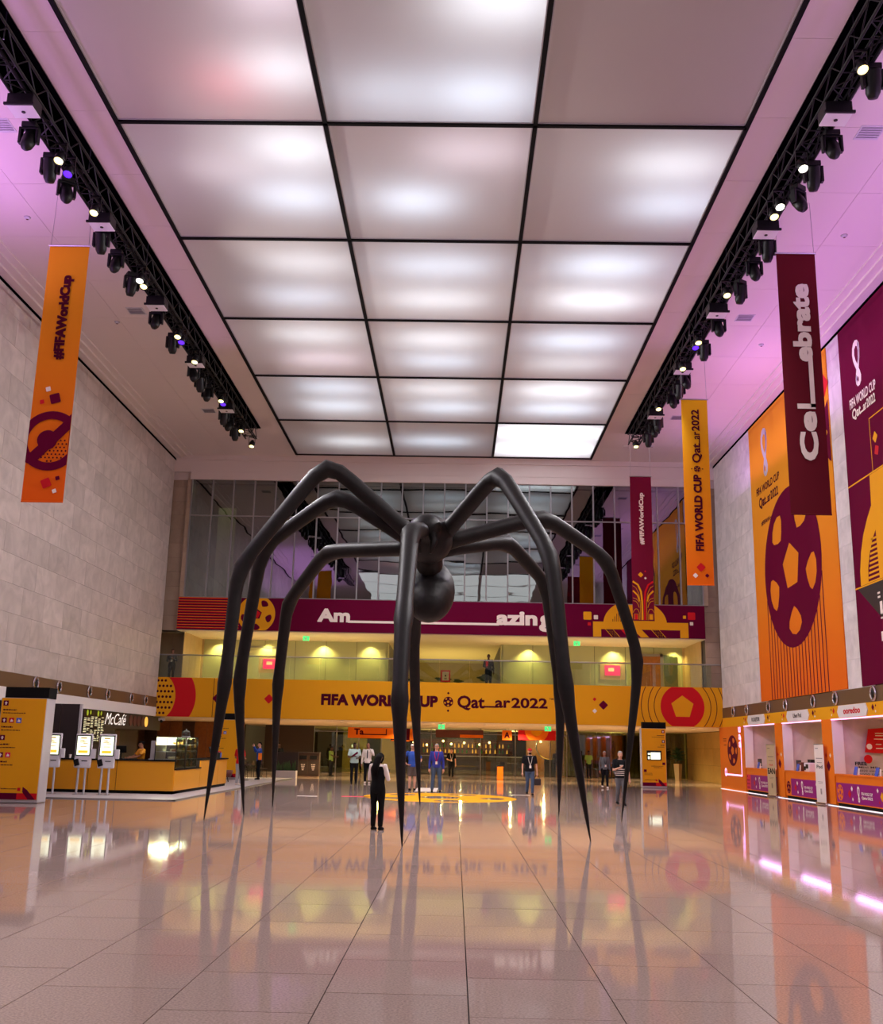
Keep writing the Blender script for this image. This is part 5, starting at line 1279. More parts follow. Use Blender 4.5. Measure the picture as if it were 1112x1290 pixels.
# ================================================================ SIGN PILLARS
def pillar(label, loc, rz, w_, h, dep, screen_on, mirror=False, base=True):
    t = thing('sign_pillar', label, 'sign pillar', loc, rz, 'gold wayfinding pillars'); hw = w_ / 2
    MB().box(-hw, hw, 0, dep, 0.02, h).build('core', 'light_grey', t, bevel=0.015); MB().box(-hw + 0.08, hw + 0.02, 0.02, dep - 0.02, h, h + 0.30).build('cap', 'black_matt', t); MB().box(-hw + 0.02, hw - 0.02, 0.03, dep - 0.03, 0.0, 0.10).build('plinth', 'mullion', t)
    MB().box(-hw + 0.02, hw - 0.02, -0.02, 0.0, 0.10, h - 0.01).build('front_panel', 'gold_print', t)
    F = frame((0, 0, 0), (1, 0, 0), (0, 0, 1)); Fw = WM(t) @ frame((0, -0.022, 0), (1, 0, 0), (0, 0, 1))
    flat('foot_band', [rect(-hw + 0.02, hw - 0.02, 0.10, 0.27)], 'maroon_print', t, Fw, 0.002); flat('foot_band', [rect(-hw + 0.55 * w_, hw - 0.02, 0.10, 0.27)], 'red_print', t, Fw, 0.003); flat('foot_band', [[(hw - 0.42, 0.44), (hw - 0.30, 0.36), (hw - 0.06, 0.10), (hw - 0.25, 0.10), (hw - 0.42, 0.30)]], 'maroon_print', t, Fw, 0.004)
    rg = random.Random(int(w_ * 100) + (1 if mirror else 0))
    def line(x, z, ln, tall):
        out = []; c = x
        while c < x + ln:
            q = rg.uniform(0.03, 0.09); out.append(rect(c, min(c + q, x + ln), z, z + tall * rg.uniform(0.8, 1.2))); c += q + 0.014
        return out
    y = h - 0.15; blocks = ((1, 0.62), (3, 0.52), (1, 0.44), (2, 0.42)) if not screen_on else ((1, 0.62), (1, 0.34))
    pr_ = []
    for bi, (n, ln) in enumerate(blocks):
        for q in range(n):
            cx = (-hw + 0.14 + 0.20 * q) if not mirror else (hw - 0.14 - 0.2 * q)
            m = ('maroon_print', 'red_print', 'blue_print')[q] if n == 3 else ('maroon_print', 'pink_red_print')[q]
            flat('pictogram', [rect(cx - 0.07, cx + 0.07, y - 0.07, y + 0.07)], m, t, Fw, 0.002)
            arrow = [(0, 0.045), (0.045, 0), (0.018, 0), (0.018, -0.045), (-0.018, -0.045), (-0.018, 0), (-0.045, 0)] if q == 0 else [(-0.04, -0.04), (0.04, -0.04), (0.04, 0.0), (-0.01, 0.04)]
            flat('pictogram_sign', [[(cx + a, y + b) for a, b in arrow]], 'white_print', t, Fw, 0.004)
        x0 = -hw + 0.08 if not mirror else hw - 0.08 - ln
        pr_ += line(x0 + (0.0 if not mirror else ln * 0.4), y - 0.20, ln * 0.6, 0.035) + line(x0, y - 0.28, ln, 0.022)
        y -= 0.47
    if screen_on:
        MB().box(-0.36, 0.36, -0.045, -0.02, 1.32, 1.78).build('screen_bezel', 'black_metal', t)
        MB().box(-0.17, 0.30, -0.05, -0.045, 1.36, 1.69).build('screen', 'screen_glow', t); MB().box(-0.31, -0.22, -0.05, -0.045, 1.37, 1.50).box(-0.31, -0.19, -0.05, -0.045, 1.58, 1.66).build('screen_tile', 'screen_glow', t)
        for (cx, z, s) in ((hw - 0.14, 1.16, 1), (-hw + 0.16, 0.82, 0)):
            flat('pictogram', [rect(cx - 0.07, cx + 0.07, z - 0.06, z + 0.06)], 'maroon_print', t, Fw, 0.002); pr_ += line(-0.15 if s else -hw + 0.12, z - 0.13, 0.6 if s else 0.38, 0.022) + line(-0.02 if s else -hw + 0.12, z - 0.2, 0.4, 0.022)
    pr_ += line(-hw + 0.12, 0.37, w_ * 0.45, 0.022)
    flat('small_print', pr_, 'dark_maroon_print', t, Fw, 0.002)
    flat('printed_mark', [diamond(hw - 0.52, 0.37, 0.06, PI / 4)], 'red_print', t, Fw, 0.003)
    return t
pillar('tall gold wayfinding pillar at the left edge, before the cafe', (-12.06, 29.05, 0), 0.06, 1.26, 2.84, 0.72, False)
pillar('tall gold wayfinding pillar with a lit screen right of the spider', (9.72, 51.7, 0), 0.06, 1.22, 2.84, 0.35, True, mirror=True)
pillar('gold wayfinding pillar standing behind the end of the cafe counter', (-11.05, 50.6, 0.03), 0.0, 1.20, 2.80, 0.35, False, mirror=False)

# ================================================================ SERVICE BOOTHS ON THE RIGHT
FK = frame((XR - 0.05, 0, 0), (0, -1, 0), (0, 0, 1))
BAYS = [(48.8, 44.1, 'ROULETOR', 'black_matt', 'farthest'), (43.1, 38.45, 'Uber Pod', 'cafe_dark', 'middle'), (37.45, 32.8, 'ooredoo', 'red_print', 'nearest')]
for bi, (ya, yb_, name, tm, which) in enumerate(BAYS):
    t = thing('service_booth', 'orange service booth in the right wall, %s of three, under its white sign' % which, 'booth', (XR, (ya + yb_) / 2, 0), group='orange service booths')
    # fascia over the opening, column on its near side
    MB().box(XR - 0.05, XR + 0.12, yb_ - 1.0, ya, 2.98, 3.42).build('fascia', 'orange_print' if 0 else 'gold_print', t, ws=True)
    MB().box(XR - 0.05, XR + 0.30, yb_ - 1.0, yb_, 0.0, 2.98).build('column', 'orange_print', t, ws=True)
    MB().box(XR - 0.04, XR + 0.34, ya - 0.05, ya - 0.005, 1.10, 2.93).build('jamb_panel', 'white_paint', t, ws=True)
    MB().box(XR + 0.30, XR + 2.0, yb_ - 0.95, yb_ - 0.05, 0.0, 3.0).build('side_partition', 'marble', t, ws=True)
    if bi == 0:
        MB().box(XR - 0.05, XR + 0.30, ya, 53.3, 0.0, 2.98).build('end_panel', 'orange_print', t, ws=True); MB().box(XR - 0.05, XR + 0.12, ya, 53.3, 2.98, 3.42).build('end_fascia', 'gold_print', t, ws=True); MB().box(XR + 0.30, XR + 2.2, ya + 0.05, ya + 0.3, 0, 3.0).build('side_partition', 'marble', t, ws=True)
        b0 = ball(-50.9, 1.85, 0.72, 0.3, 1.28); flat('printed_ball', [b0], 'maroon_print', t, FK, 0.004)
        flat('printed_line', [rect(-52.3, -49.35, 0.68, 0.76), rect(-49.45, -49.35, 0.7, 2.5)], 'led_pink', t, FK, 0.004); flat('printed_mark', [(circ(-52.3, 0.82, 0.2, 20), [circ(-52.3, 0.82, 0.11, 16)])], 'led_pink', t, FK, 0.004)
        mb = MB()
        for zz, w_ in ((2.0, 0.42), (2.35, 0.42), (2.68, 0.42)): put_text(mb, 'a' if zz < 2.5 else 'u', FK, -49.75, -49.35, zz, zz + 0.26, 0.03, 0.004)
        mb.build('lettering', 'led_pink', t, ws=True); flat('small_print', [rect(-52.6, -52.0, 2.4, 2.43), rect(-52.6, -52.0, 2.3, 2.33), rect(-52.5, -52.0, 2.1, 2.13)], 'dark_maroon_print', t, FK, 0.004)
    # sign plaque
    yc = (ya + yb_) / 2 + 0.25; hw = 1.35; k = 0.16
    pl_ = [(-yc - hw + k, 3.0), (-yc + hw - k, 3.0), (-yc + hw, 3.2), (-yc + hw - k, 3.41), (-yc - hw + k, 3.41), (-yc - hw, 3.2)]
    MB().prism(pl_, FK, 0.0, 0.03).build('sign_plaque', 'white_paint', t, ws=True)
    lw = {'ROULETOR': 0.62, 'Uber Pod': 0.5, 'ooredoo': 0.75}[name]
    text('lettering', name, tm, t, FK, -yc - lw, -yc + lw, 3.13 if bi < 2 else 3.11, 3.30 if bi < 2 else 3.32, 0.03 if bi < 2 else 0.04, 0.034)
    for s in (-1, 1): squares(t, FK, [('red_print' if s < 0 else 'maroon_print', -yc + s * 1.75, 3.25, 0.11, 0), ('white_print', -yc + s * 1.95, 3.12, 0.05, 0), ('maroon_print', -yc + s * 1.98, 3.3, 0.05, 0)], 0.006)
    MB().box(XR - 0.06, XR + 0.06, yb_, ya, 2.94, 2.98).build('led_strip', 'led_pink', t, ws=True)
    squares(t, FK, [('maroon_print', -(yb_ - 0.5), 1.35, 0.2, 0), ('red_print', -(yb_ - 0.3), 1.72, 0.09, 0), ('white_print', -(yb_ - 0.72), 1.72, 0.09, 0)], 0.004)
    MB().box(XR - 0.10, XR - 0.0, yb_ - 1.0, yb_, 0.0, 0.05).build('column_foot', 'chrome', t, ws=True)
    # counter
    c = thing('booth_counter', 'orange counter with a purple emblem board in the %s booth' % which, 'counter', (XR, (ya + yb_) / 2, 0), group='booth counters')
    MB().box(XR - 0.02, XR + 0.6, yb_ + 0.03, ya - 0.03, 0.12, 1.04).build('body', 'orange_print', c, ws=True); MB().box(XR - 0.06, XR + 0.62, yb_ + 0.02, ya - 0.02, 1.04, 1.09).build('worktop', 'orange_print', c, ws=True); MB().box(XR + 0.03, XR + 0.55, yb_ + 0.03, ya - 0.03, 0.0, 0.12).build('plinth', 'black_matt', c, ws=True)
    FC = frame((XR - 0.022, 0, 0), (0, -1, 0), (0, 0, 1)); u0, u1 = -ya + 0.75, -yb_ - 0.12
    MB().box(XR - 0.035, XR - 0.02, -u1, -u0, 0.16, 0.80).build('emblem_board', 'purple_print', c, ws=True); FC = frame((XR - 0.037, 0, 0), (0, -1, 0), (0, 0, 1)); um = (u0 + u1) / 2
    flat('printed_emblem', [emblem(um - 0.55, 0.22, 0.74, 0.95)], 'white_print', c, FC, 0.003)
    mb = MB(); put_text(mb, 'FIFA WORLD CUP', FC, um - 0.30, um + 0.62, 0.46, 0.56, 0.03, 0.003); put_text(mb, 'Qatar2022', FC, um - 0.30, um + 0.62, 0.32, 0.43, 0.03, 0.003); mb.build('lettering', 'white_print', c, ws=True)
    squares(c, FC, [('red_print', um - 1.35, 0.46, 0.15, 0), ('white_print', um - 1.12, 0.64, 0.09, 0), ('white_print', um - 1.08, 0.30, 0.07, 0), ('white_print', um + 1.05, 0.66, 0.08, 0), ('gold_print', um + 1.38, 0.48, 0.16, 0), ('red_print', um + 1.15, 0.3, 0.06, 0)], 0.003)
    FC2 = frame((XR - 0.022, 0, 0), (0, -1, 0), (0, 0, 1))
    if bi == 0: flat('printed_panel', [rect(-ya + 0.08, -ya + 0.70, 0.16, 0.80)], 'pink_red_print', c, FC2, 0.003); flat('printed_dots', [diamond(-ya + 0.2 + 0.15 * (q % 3), 0.24 + 0.16 * (q // 3), 0.05, 0) for q in range(10)], 'maroon_print', c, FC2, 0.005)
    elif bi == 1: flat('printed_ball', [ball(-ya + 0.40, 0.45, 0.24)], 'maroon_print', c, FC2, 0.003)
    else: flat('printed_panel', [rect(-ya + 0.06, -ya + 0.74, 0.16, 0.80)], 'purple_print', c, FC2, 0.003); flat('printed_ball', [ball(-ya + 0.40, 0.48, 0.27, 0, 1.05)], 'orange_print', c, FC2, 0.005)
st_ = struct('trim_3', 'bright white floor strip along the booths'); MB().box(XR - 0.12, XR - 0.06, 31.8, 53.2, 0.0, 0.02).build('led_line', 'led_white', st_)
# things on the booth counters
cz = 1.09
def card_stand(label, y, x=XR + 0.12):
    t = thing('card_stand', label, 'card stand', (x, y, cz), group='blue card stands'); MB().obox((0, 0, 0.14), (0, 1, 0), (0.25, 0, 0.97), (-0.97, 0, 0.25), 0.13, 0.14, 0.006).build('card', 'blue_print', t); MB().box(-0.03, 0.06, -0.1, 0.1, 0, 0.02).build('foot', 'white_plastic', t); MB().obox((0.04, -0.16, 0.12), (0, 1, 0), (0.1, 0, 1), (-1, 0, 0.1), 0.07, 0.11, 0.005).build('leaflet', 'white_print', t)
card_stand('blue and white card stand on the far booth counter, left one', 47.3); card_stand('blue and white card stand on the far booth counter, by the roll up banner', 45.3); card_stand('blue and white card stand at the far end of the middle booth counter', 41.9); card_stand('blue and white card stand at the near end of the middle booth counter', 39.6); card_stand('blue and white card stand on the near booth counter, left one', 35.9); card_stand('blue and white card stand on the near booth counter, right one', 34.1)
def monitor(label, y, x=XR + 0.4):
    t = thing('monitor', label, 'monitor', (x, y, cz)); MB().box(-0.1, 0.1, -0.12, 0.12, 0, 0.02).build('foot', 'black_metal', t); MB().tube([(0, 0, 0.02), (0, 0, 0.15)], 0.02, n=6).build('neck', 'black_metal', t); MB().box(-0.03, 0.01, -0.26, 0.26, 0.10, 0.42).build('display', 'black_metal', t, bevel=0.01)
monitor('black monitor on the far booth counter', 48.0); monitor('black monitor at the far end of the middle booth counter', 42.6)
t = thing('printer', 'white and grey printer on the middle booth counter', 'printer', (XR + 0.35, 40.9, cz)); MB().box(-0.22, 0.22, -0.3, 0.3, 0, 0.34).build('body', 'white_plastic', t, bevel=0.03); MB().box(-0.235, -0.22, -0.2, 0.05, 0.12, 0.28).build('control_panel', 'black_metal', t); MB().box(-0.1, 0.1, -0.2, 0.2, 0.34, 0.46).build('paper_tray', 'black_metal', t); MB().box(-0.25, -0.22, 0.1, 0.25, 0.06, 0.2).build('output_slot', 'black_metal', t)
t = thing('desk_phone', 'small black desk phone on the far booth counter', 'phone', (XR + 0.3, 46.2, cz)); MB().box(-0.1, 0.1, -0.1, 0.1, 0, 0.06).build('base', 'black_metal', t, bevel=0.01); MB().tube([(0.0, -0.1, 0.08), (0, 0, 0.1), (0.0, 0.1, 0.08)], 0.025, n=8).build('handset', 'black_metal', t)
t = thing('brown_box', 'brown cardboard box at the far end of the middle booth counter', 'box', (XR + 0.45, 42.2, cz)); MB().box(-0.16, 0.16, -0.2, 0.2, 0, 0.34).build('carton', 'cafe_red_brown', t); MB().box(-0.165, 0.165, -0.03, 0.03, 0.335, 0.343).build('tape', 'beige_stone', t)
def rollup(label, x, y, rz, top_col, foot, txt):
    t = thing('roll_up_banner', label, 'roll up banner', (x, y, 0.0), rz); MB().box(-0.42, 0.42, -0.06, 0.06, 0.0, 0.08).build('cassette', 'chrome', t, bevel=0.02); MB().box(-0.40, 0.40, -0.004, 0.004, 0.08, 2.1).build('sheet', top_col, t); MB().box(-0.41, 0.41, -0.012, 0.012, 2.09, 2.12).build('top_rail', 'steel', t); MB().tube([(0, 0.03, 0.05), (0, 0.03, 2.09)], 0.012, n=6).build('support_pole', 'steel', t)
    Fw = WM(t) @ frame((0, -0.006, 0), (1, 0, 0), (0, 0, 1))
    for (s, a, b, c_, d_, m) in txt: text('lettering', s, m, t, Fw, a, b, c_, d_, 0.03, 0.002)
    flat('small_print', [rect(-0.28, 0.28, 1.60, 1.62), rect(-0.2, 0.22, 1.45, 1.465), rect(-0.22, 0.22, 0.78, 0.79), rect(-0.18, 0.18, 0.73, 0.74), rect(-0.3, -0.05, 1.95, 1.97), rect(-0.02, 0.02, 0.35, 0.55), rect(0.05, 0.08, 0.35, 0.55)], 'cafe_brown', t, Fw, 0.002)
M('kraft', (196, 170, 130), 0.7)
rollup('beige roll up banner with big black letters before the far column', XR - 0.24, 44.2, -1.45, 'kraft', 1, [('EAN', -0.33, 0.36, 0.92, 1.16, 'black_matt'), ('TOUR', -0.2, 0.2, 1.25, 1.32, 'red_print')])
t = rollup('narrow white and grey roll up banner before the middle column', XR - 0.22, 38.4, -1.5, 'white_print', 1, [('Pod', -0.25, 0.25, 1.25, 1.38, 'cafe_dark')])
# posters on the near partition, wall screen and door inside the near booth
FP = frame((0, 37.40, 0), (1, 0, 0), (0, 0, 1))
t = thing('red_poster', 'red slanted poster on the marble partition of the near booth', 'poster', (14.75, 37.39, 2.0)); p = [(14.45, 1.85), (15.15, 1.82), (15.30, 2.72), (14.62, 2.66)]
MB().prism(p, FP, 0.0, 0.01).build('sheet', 'red_print', t, ws=True); flat('small_print', [rect(14.85, 15.15, 2.5, 2.53), rect(14.85, 15.2, 2.42, 2.45), rect(14.8, 15.15, 2.3, 2.33), rect(14.85, 15.05, 2.12, 2.15), rect(14.85, 15.1, 1.98, 2.01), circ(14.62, 2.05, 0.1, 14)], 'white_print', t, FP, 0.013)
t = thing('price_notice', 'price notice of dark lettering and a red seal on the near booth partition', 'notice', (14.5, 37.39, 1.2)); flat('seal', [circ(14.55, 1.62, 0.15, 20)], 'red_print', t, FP, 0.006); mb = MB(); put_text(mb, 'FREE', FP, 14.08, 14.5, 1.40, 1.52, 0.04, 0.004); mb.build('lettering', 'black_matt', t, ws=True)
mb = MB()
for q, s in enumerate(('Mini MBs', '2022 minutes', '2000 SMS', '5-day validity')): put_text(mb, s, FP, 14.2, 14.95 + 0.1 * (q % 2), 1.30 - 0.12 * q, 1.37 - 0.12 * q, 0.01, 0.004)
mb.build('lettering', 'cafe_brown', t, ws=True); mb = MB(); put_text(mb, 'HOT', FP, 14.46, 14.64, 1.58, 1.66, 0.02, 0.008) if 0 else None
t = thing('wall_screen', 'white lit wall screen inside the near booth at the right edge', 'screen', (18.3, 38.6, 2.3)); MB().box(-0.05, 0.05, -0.75, 0.75, -0.45, 0.45).build('bezel', 'black_metal', t); MB().box(-0.06, -0.05, -0.68, 0.68, -0.38, 0.38).build('display', 'light_grey', t)
dr = struct('door_3', 'beige door at the back of the near booth'); MB().box(18.34, 18.4, 41.4, 42.6, 0, 2.2).build('leaf', 'kraft', dr); MB().box(18.32, 18.4, 41.3, 41.4, 0, 2.3).box(18.32, 18.4, 42.6, 42.7, 0, 2.3).box(18.32, 18.4, 41.3, 42.7, 2.2, 2.3).build('frame', 'cafe_red_brown', dr); MB().tube([(18.28, 41.55, 1.0), (18.28, 41.55, 1.2)], 0.02, n=6).build('handle', 'chrome', dr)
def shade_lamp(label, x, y, z):
    t = thing('pendant_lamp', label, 'lamp', (x, y, z)); MB().lathe([(0.28, 0.0), (0.20, 0.18), (0.06, 0.32), (0.0, 0.33)], n=18).build('shade', M('lamp_shade', (240, 210, 60), 0.5, emit=(255, 214, 60), estr=0.9), t, smooth=True); MB().tube([(0, 0, 0.32), (0, 0, 3.0 - z)], 0.01, n=5).build('cord', 'black_metal', t); MB().sphere((0, 0, 0.05), 0.06, 10, 6).build('bulb', 'lamp_warm', t)
shade_lamp('yellow shaded pendant lamp inside the middle booth', 16.2, 45.0, 2.2)
exit_sign('small green exit sign inside the near booth', 16.9, 41.0, 2.62)

# ================================================================ PLANTERS, BINS, FLOOR GRAPHICS
t = thing('planter_box', 'pale trough planter with green spikes and a dark back panel by the cafe', 'planter', (-8.85, 55.6, 0)); MB().box(-0.55, 0.55, -0.25, 0.25, 0, 0.38).build('trough', 'light_grey', t, bevel=0.015); MB().box(-0.5, 0.5, -0.2, 0.2, 0.36, 0.385).build('soil', 'soil', t); MB().box(-0.56, 0.56, 0.26, 0.34, 0, 1.32).build('back_panel', 'cafe_dark', t)
rg = random.Random(2)
for k in range(44):
    x, y = rg.uniform(-0.5, 0.5), rg.uniform(-0.18, 0.18); hh = rg.uniform(0.3, 0.55); dx = rg.uniform(-0.1, 0.1); mb = MB(); mb.tube([(x, y, 0.38), (x + dx * 0.4, y, 0.38 + hh * 0.6), (x + dx, y, 0.38 + hh)], [0.016, 0.02, 0.003], n=4, flat=0.4); mb.build('leaf', 'leaf', t)
t = thing('bin_cabinet', 'dark brown double bin cabinet with white recycling dots right of the planter', 'bin', (-7.95, 57.6, 0)); MB().box(-0.58, 0.58, -0.3, 0.3, 0.06, 1.28).build('cabinet', 'dark_wood', t, bevel=0.015); MB().box(-0.6, 0.6, -0.32, 0.32, 1.28, 1.33).build('top', 'cafe_dark', t); MB().box(-0.55, 0.55, -0.27, 0.27, 0, 0.06).build('plinth', 'kraft', t)
for s in (-1, 1):
    MB().box(s * 0.28 - 0.26, s * 0.28 + 0.26, -0.325, -0.30, 0.16, 0.86).build('door', 'cafe_brown', t); MB().box(s * 0.28 - 0.2, s * 0.28 + 0.2, -0.33, -0.30, 0.95, 1.15).build('flap', 'black_metal', t)
    flat('printed_dots', [circ(-7.95 + s * 0.28 + 0.06 * a * (0.5 + b * 0.3), 0.4 + 0.09 * b, 0.03, 8) for a in (-1, 0, 1) for b in range(4)], 'white_print', t, frame((0, 57.6 - 0.327, 0), (1, 0, 0), (0, 0, 1)), 0.002)
t = thing('potted_plant', 'bushy green plant in a tall pale square pot by the gold stone wall', 'plant', (14.3, 68.0, 0)); MB().loft([(0, 0, 0, 0.2, 0.2), (0, 0, 1.0, 0.27, 0.27), (0, 0, 1.0, 0.23, 0.23), (0, 0, 0.95, 0.22, 0.22)], n=4).build('pot', 'kraft', t); MB().tube([(0, 0, 0.95), (0.03, 0, 1.5)], 0.03, n=6).build('stem', 'dark_wood', t)
lf = MB().quad((0, 0, 0), (0.08, 0.18, 0.03), (0, 0.42, -0.06), (-0.08, 0.18, 0.03)).mesh('leaf'); lf.materials.append(MT['leaf'])
for k in range(70):
    o = link('leaf', lf, None, t); o.location = (rg.uniform(-0.12, 0.12), rg.uniform(-0.12, 0.12), rg.uniform(1.15, 1.75)); o.rotation_euler = (rg.uniform(-0.2, 1.0), rg.uniform(-0.4, 0.4), rg.uniform(0, 6.28)); o.scale = (1.2, rg.uniform(0.8, 1.35), 1)
t = thing('litter_bin', 'dark square litter bin against the gold stone wall', 'bin', (15.05, 58.4, 0)); MB().box(-0.28, 0.28, -0.28, 0.28, 0, 0.85).build('body', 'cafe_brown', t, bevel=0.02); MB().box(-0.29, -0.27, -0.18, 0.18, 0.6, 0.75).build('opening', 'black_matt', t); MB().box(-0.3, 0.3, -0.3, 0.3, 0.85, 0.9).build('lid', 'cafe_dark', t)
t = thing('wall_sign', 'small black sign plate on the gold stone wall', 'sign', (15.36, 58.4, 1.75)); MB().box(-0.03, 0.0, -0.3, 0.3, -0.3, 0.3).build('plate', 'black_metal', t); mb = MB(); put_text(mb, 'E', frame((15.325, 58.4, 1.75), (0, -1, 0), (0, 0, 1)), -0.18, 0.12, -0.05, 0.2, 0.04, 0.002); mb.build('lettering', 'gold_stone', t, ws=True)
def bollard(label, x, y, h):
    t = thing('bollard', label, 'bollard', (x, y, 0)); MB().box(-0.17, 0.17, -0.17, 0.17, 0, h).build('post', 'orange_print', t, bevel=0.02); MB().box(-0.19, 0.19, -0.19, 0.19, h, h + 0.05).build('cap', 'black_metal', t)
bollard('small orange bollard in the lobby left of the man in the cap', 2.55, 59.5, 0.75)
FF = frame((0, 0, 0.0012), (1, 0, 0), (0, 1, 0))
t = thing('floor_sticker', 'large round orange floor sticker with a football pattern under the spider', 'floor sticker', (-0.5, 37.6, 0.0015))
def tilt(poly): return [(x, 37.6 + (y - 37.6) * 1.25) for x, y in poly]
b0 = ball(-0.5, 37.6, 2.7, 0.2); flat('print', [(tilt(b0[0]), [tilt(h_) for h_ in b0[1]])], 'gold_print', t, FF, 0.0008)
for lb, x0, x1, y0, y1, m in (('red strip sticker on the floor left of the round floor sticker', -3.9, -2.6, 36.6, 37.2, 'pink_red_print'), ('white strip sticker on the floor left of the spider rear leg', -5.4, -4.7, 36.4, 36.7, 'white_print'), ('white square sticker on the floor behind the blue jacket man', -1.6, -0.7, 42.2, 46.0, 'white_print'), ('white strip sticker on the floor beside the man in the cap', 2.2, 2.9, 40.6, 40.95, 'white_print')):
    t = thing('floor_sticker', lb, 'floor sticker', ((x0 + x1) / 2, (y0 + y1) / 2, 0.0015)); MB().box(x0, x1, y0, y1, 0.0008, 0.002).build('print', m, t, ws=True); MB().box(x0 + 0.05, x1 - 0.05, y0 + 0.05, y0 + 0.1, 0.002, 0.0024).build('line', 'light_grey', t, ws=True)

# ================================================================ THE GIANT SPIDER (a plain generic one)
sp = thing('spider_sculpture', 'giant dark bronze spider sculpture standing over the hall on eight tall thin legs', 'sculpture', (-0.75, 25.4, 0))
def wp(x, y, z): return (x, y, z)
mb = MB()
mb.sphere((-0.75, 25.0, 6.75), (0.62, 0.72, 0.62), 18, 12); mb.sphere((-0.78, 24.4, 6.9), (0.38, 0.35, 0.36), 14, 10)
mb.tube([(-0.75, 25.4, 6.55), (-0.72, 25.9, 6.2)], [0.32, 0.36], n=12)
me = remesh(mb, 'cephalothorax', 0.05, 6); me.materials.append(MT['bronze']); o = link('cephalothorax', me, None, sp); o.location = (0.75, -25.4, 0)
mb = MB(); R = Matrix.Rotation(-0.9, 3, 'X'); mb.sphere((-0.72, 26.3, 5.65), (0.66, 0.66, 1.15), 20, 14, R=R)
me = remesh(mb, 'abdomen', 0.05, 4); me.materials.append(MT['bronze']); o = link('abdomen', me, None, sp); o.location = (0.75, -25.4, 0)
mb = MB()
for s in (-1, 1): mb.tube([(-0.78 + s * 0.15, 24.25, 6.75), (-0.78 + s * 0.2, 24.0, 6.5), (-0.78 + s * 0.12, 23.95, 6.2)], [0.11, 0.09, 0.03], n=8)
mb.build('mouth_parts', 'bronze', sp, smooth=True, ws=True)
def leg(pts, r0=0.20):
    """one plain tapering leg through its joints, rounded at each joint"""
    P = [Vector(p) for p in pts]; out = []; rad = []
    n = 7; tot = len(P) - 1
    prof = [1.0, 1.0, 0.86, 0.72, 0.62, 0.02]
    for i in range(tot):
        a, b = P[i], P[i + 1]
        for k in range(n):
            f_ = k / n; q = a.lerp(b, f_)
            ra = r0 * (prof[i] + (prof[i + 1] - prof[i]) * f_)
            swell = 1 + 0.16 * math.exp(-((f_) / 0.10) ** 2) + 0.16 * math.exp(-((1 - f_) / 0.10) ** 2) if i < tot - 1 or f_ < 0.5 else 1
            if i == tot - 1: ra = r0 * (prof[i] * (1 - f_) ** 0.75 + 0.02)
            out.append(q); rad.append(ra * swell)
    out.append(P[-1]); rad.append(0.012)
    # ease the corners
    for it in range(2): out = [out[0]] + [out[i] * 0.6 + (out[i - 1] + out[i + 1]) * 0.2 for i in range(1, len(out) - 1)] + [out[-1]]
    MB().tube(out, rad, n=10).build('leg', 'bronze', sp, smooth=True, ws=True)
for pts in (
    [(-1.1, 25, 6.8), (-3.34, 24.9, 8.71), (-5.34, 24.6, 5.89), (-5.44, 24.4, 3.11), (-5.7, 24.35, 0)],
    [(-1.1, 25.2, 6.7), (-3.13, 25.6, 8.02), (-5.07, 26.0, 6.66), (-5.52, 26.3, 3.22), (-5.22, 26.5, 0)],
    [(-1.1, 25.4, 6.6), (-3.57, 27.5, 6.88), (-4.83, 29.0, 5.63), (-5.1, 29.7, 3.44), (-5.13, 30.1, 0)],
    [(-0.85, 24.7, 6.9), (-1.06, 22.2, 6.38), (-1.06, 20.2, 4.17), (-1.05, 19.4, 2.59), (-0.91, 19.07, 0)],
    [(-0.8, 25.7, 6.6), (-1.01, 28.5, 7.21), (-1.28, 30.5, 4.95), (-1.21, 31.4, 2.91), (-1.01, 31.67, 0)],
    [(-0.42, 25, 6.8), (0.93, 23.5, 8.15), (2.02, 21.8, 5.79), (2.21, 21.1, 2.97), (2.66, 20.9, 0)],
    [(-0.4, 25.2, 6.7), (2.19, 25.8, 7.57), (3.92, 26.6, 6.61), (4.76, 27.0, 4.07), (4.25, 27.18, 0)],
    [(-0.4, 25.5, 6.6), (1.33, 27.0, 7.13), (2.43, 28.0, 6.17), (2.85, 28.4, 3.19), (2.8, 28.57, 0)],
): leg(pts)

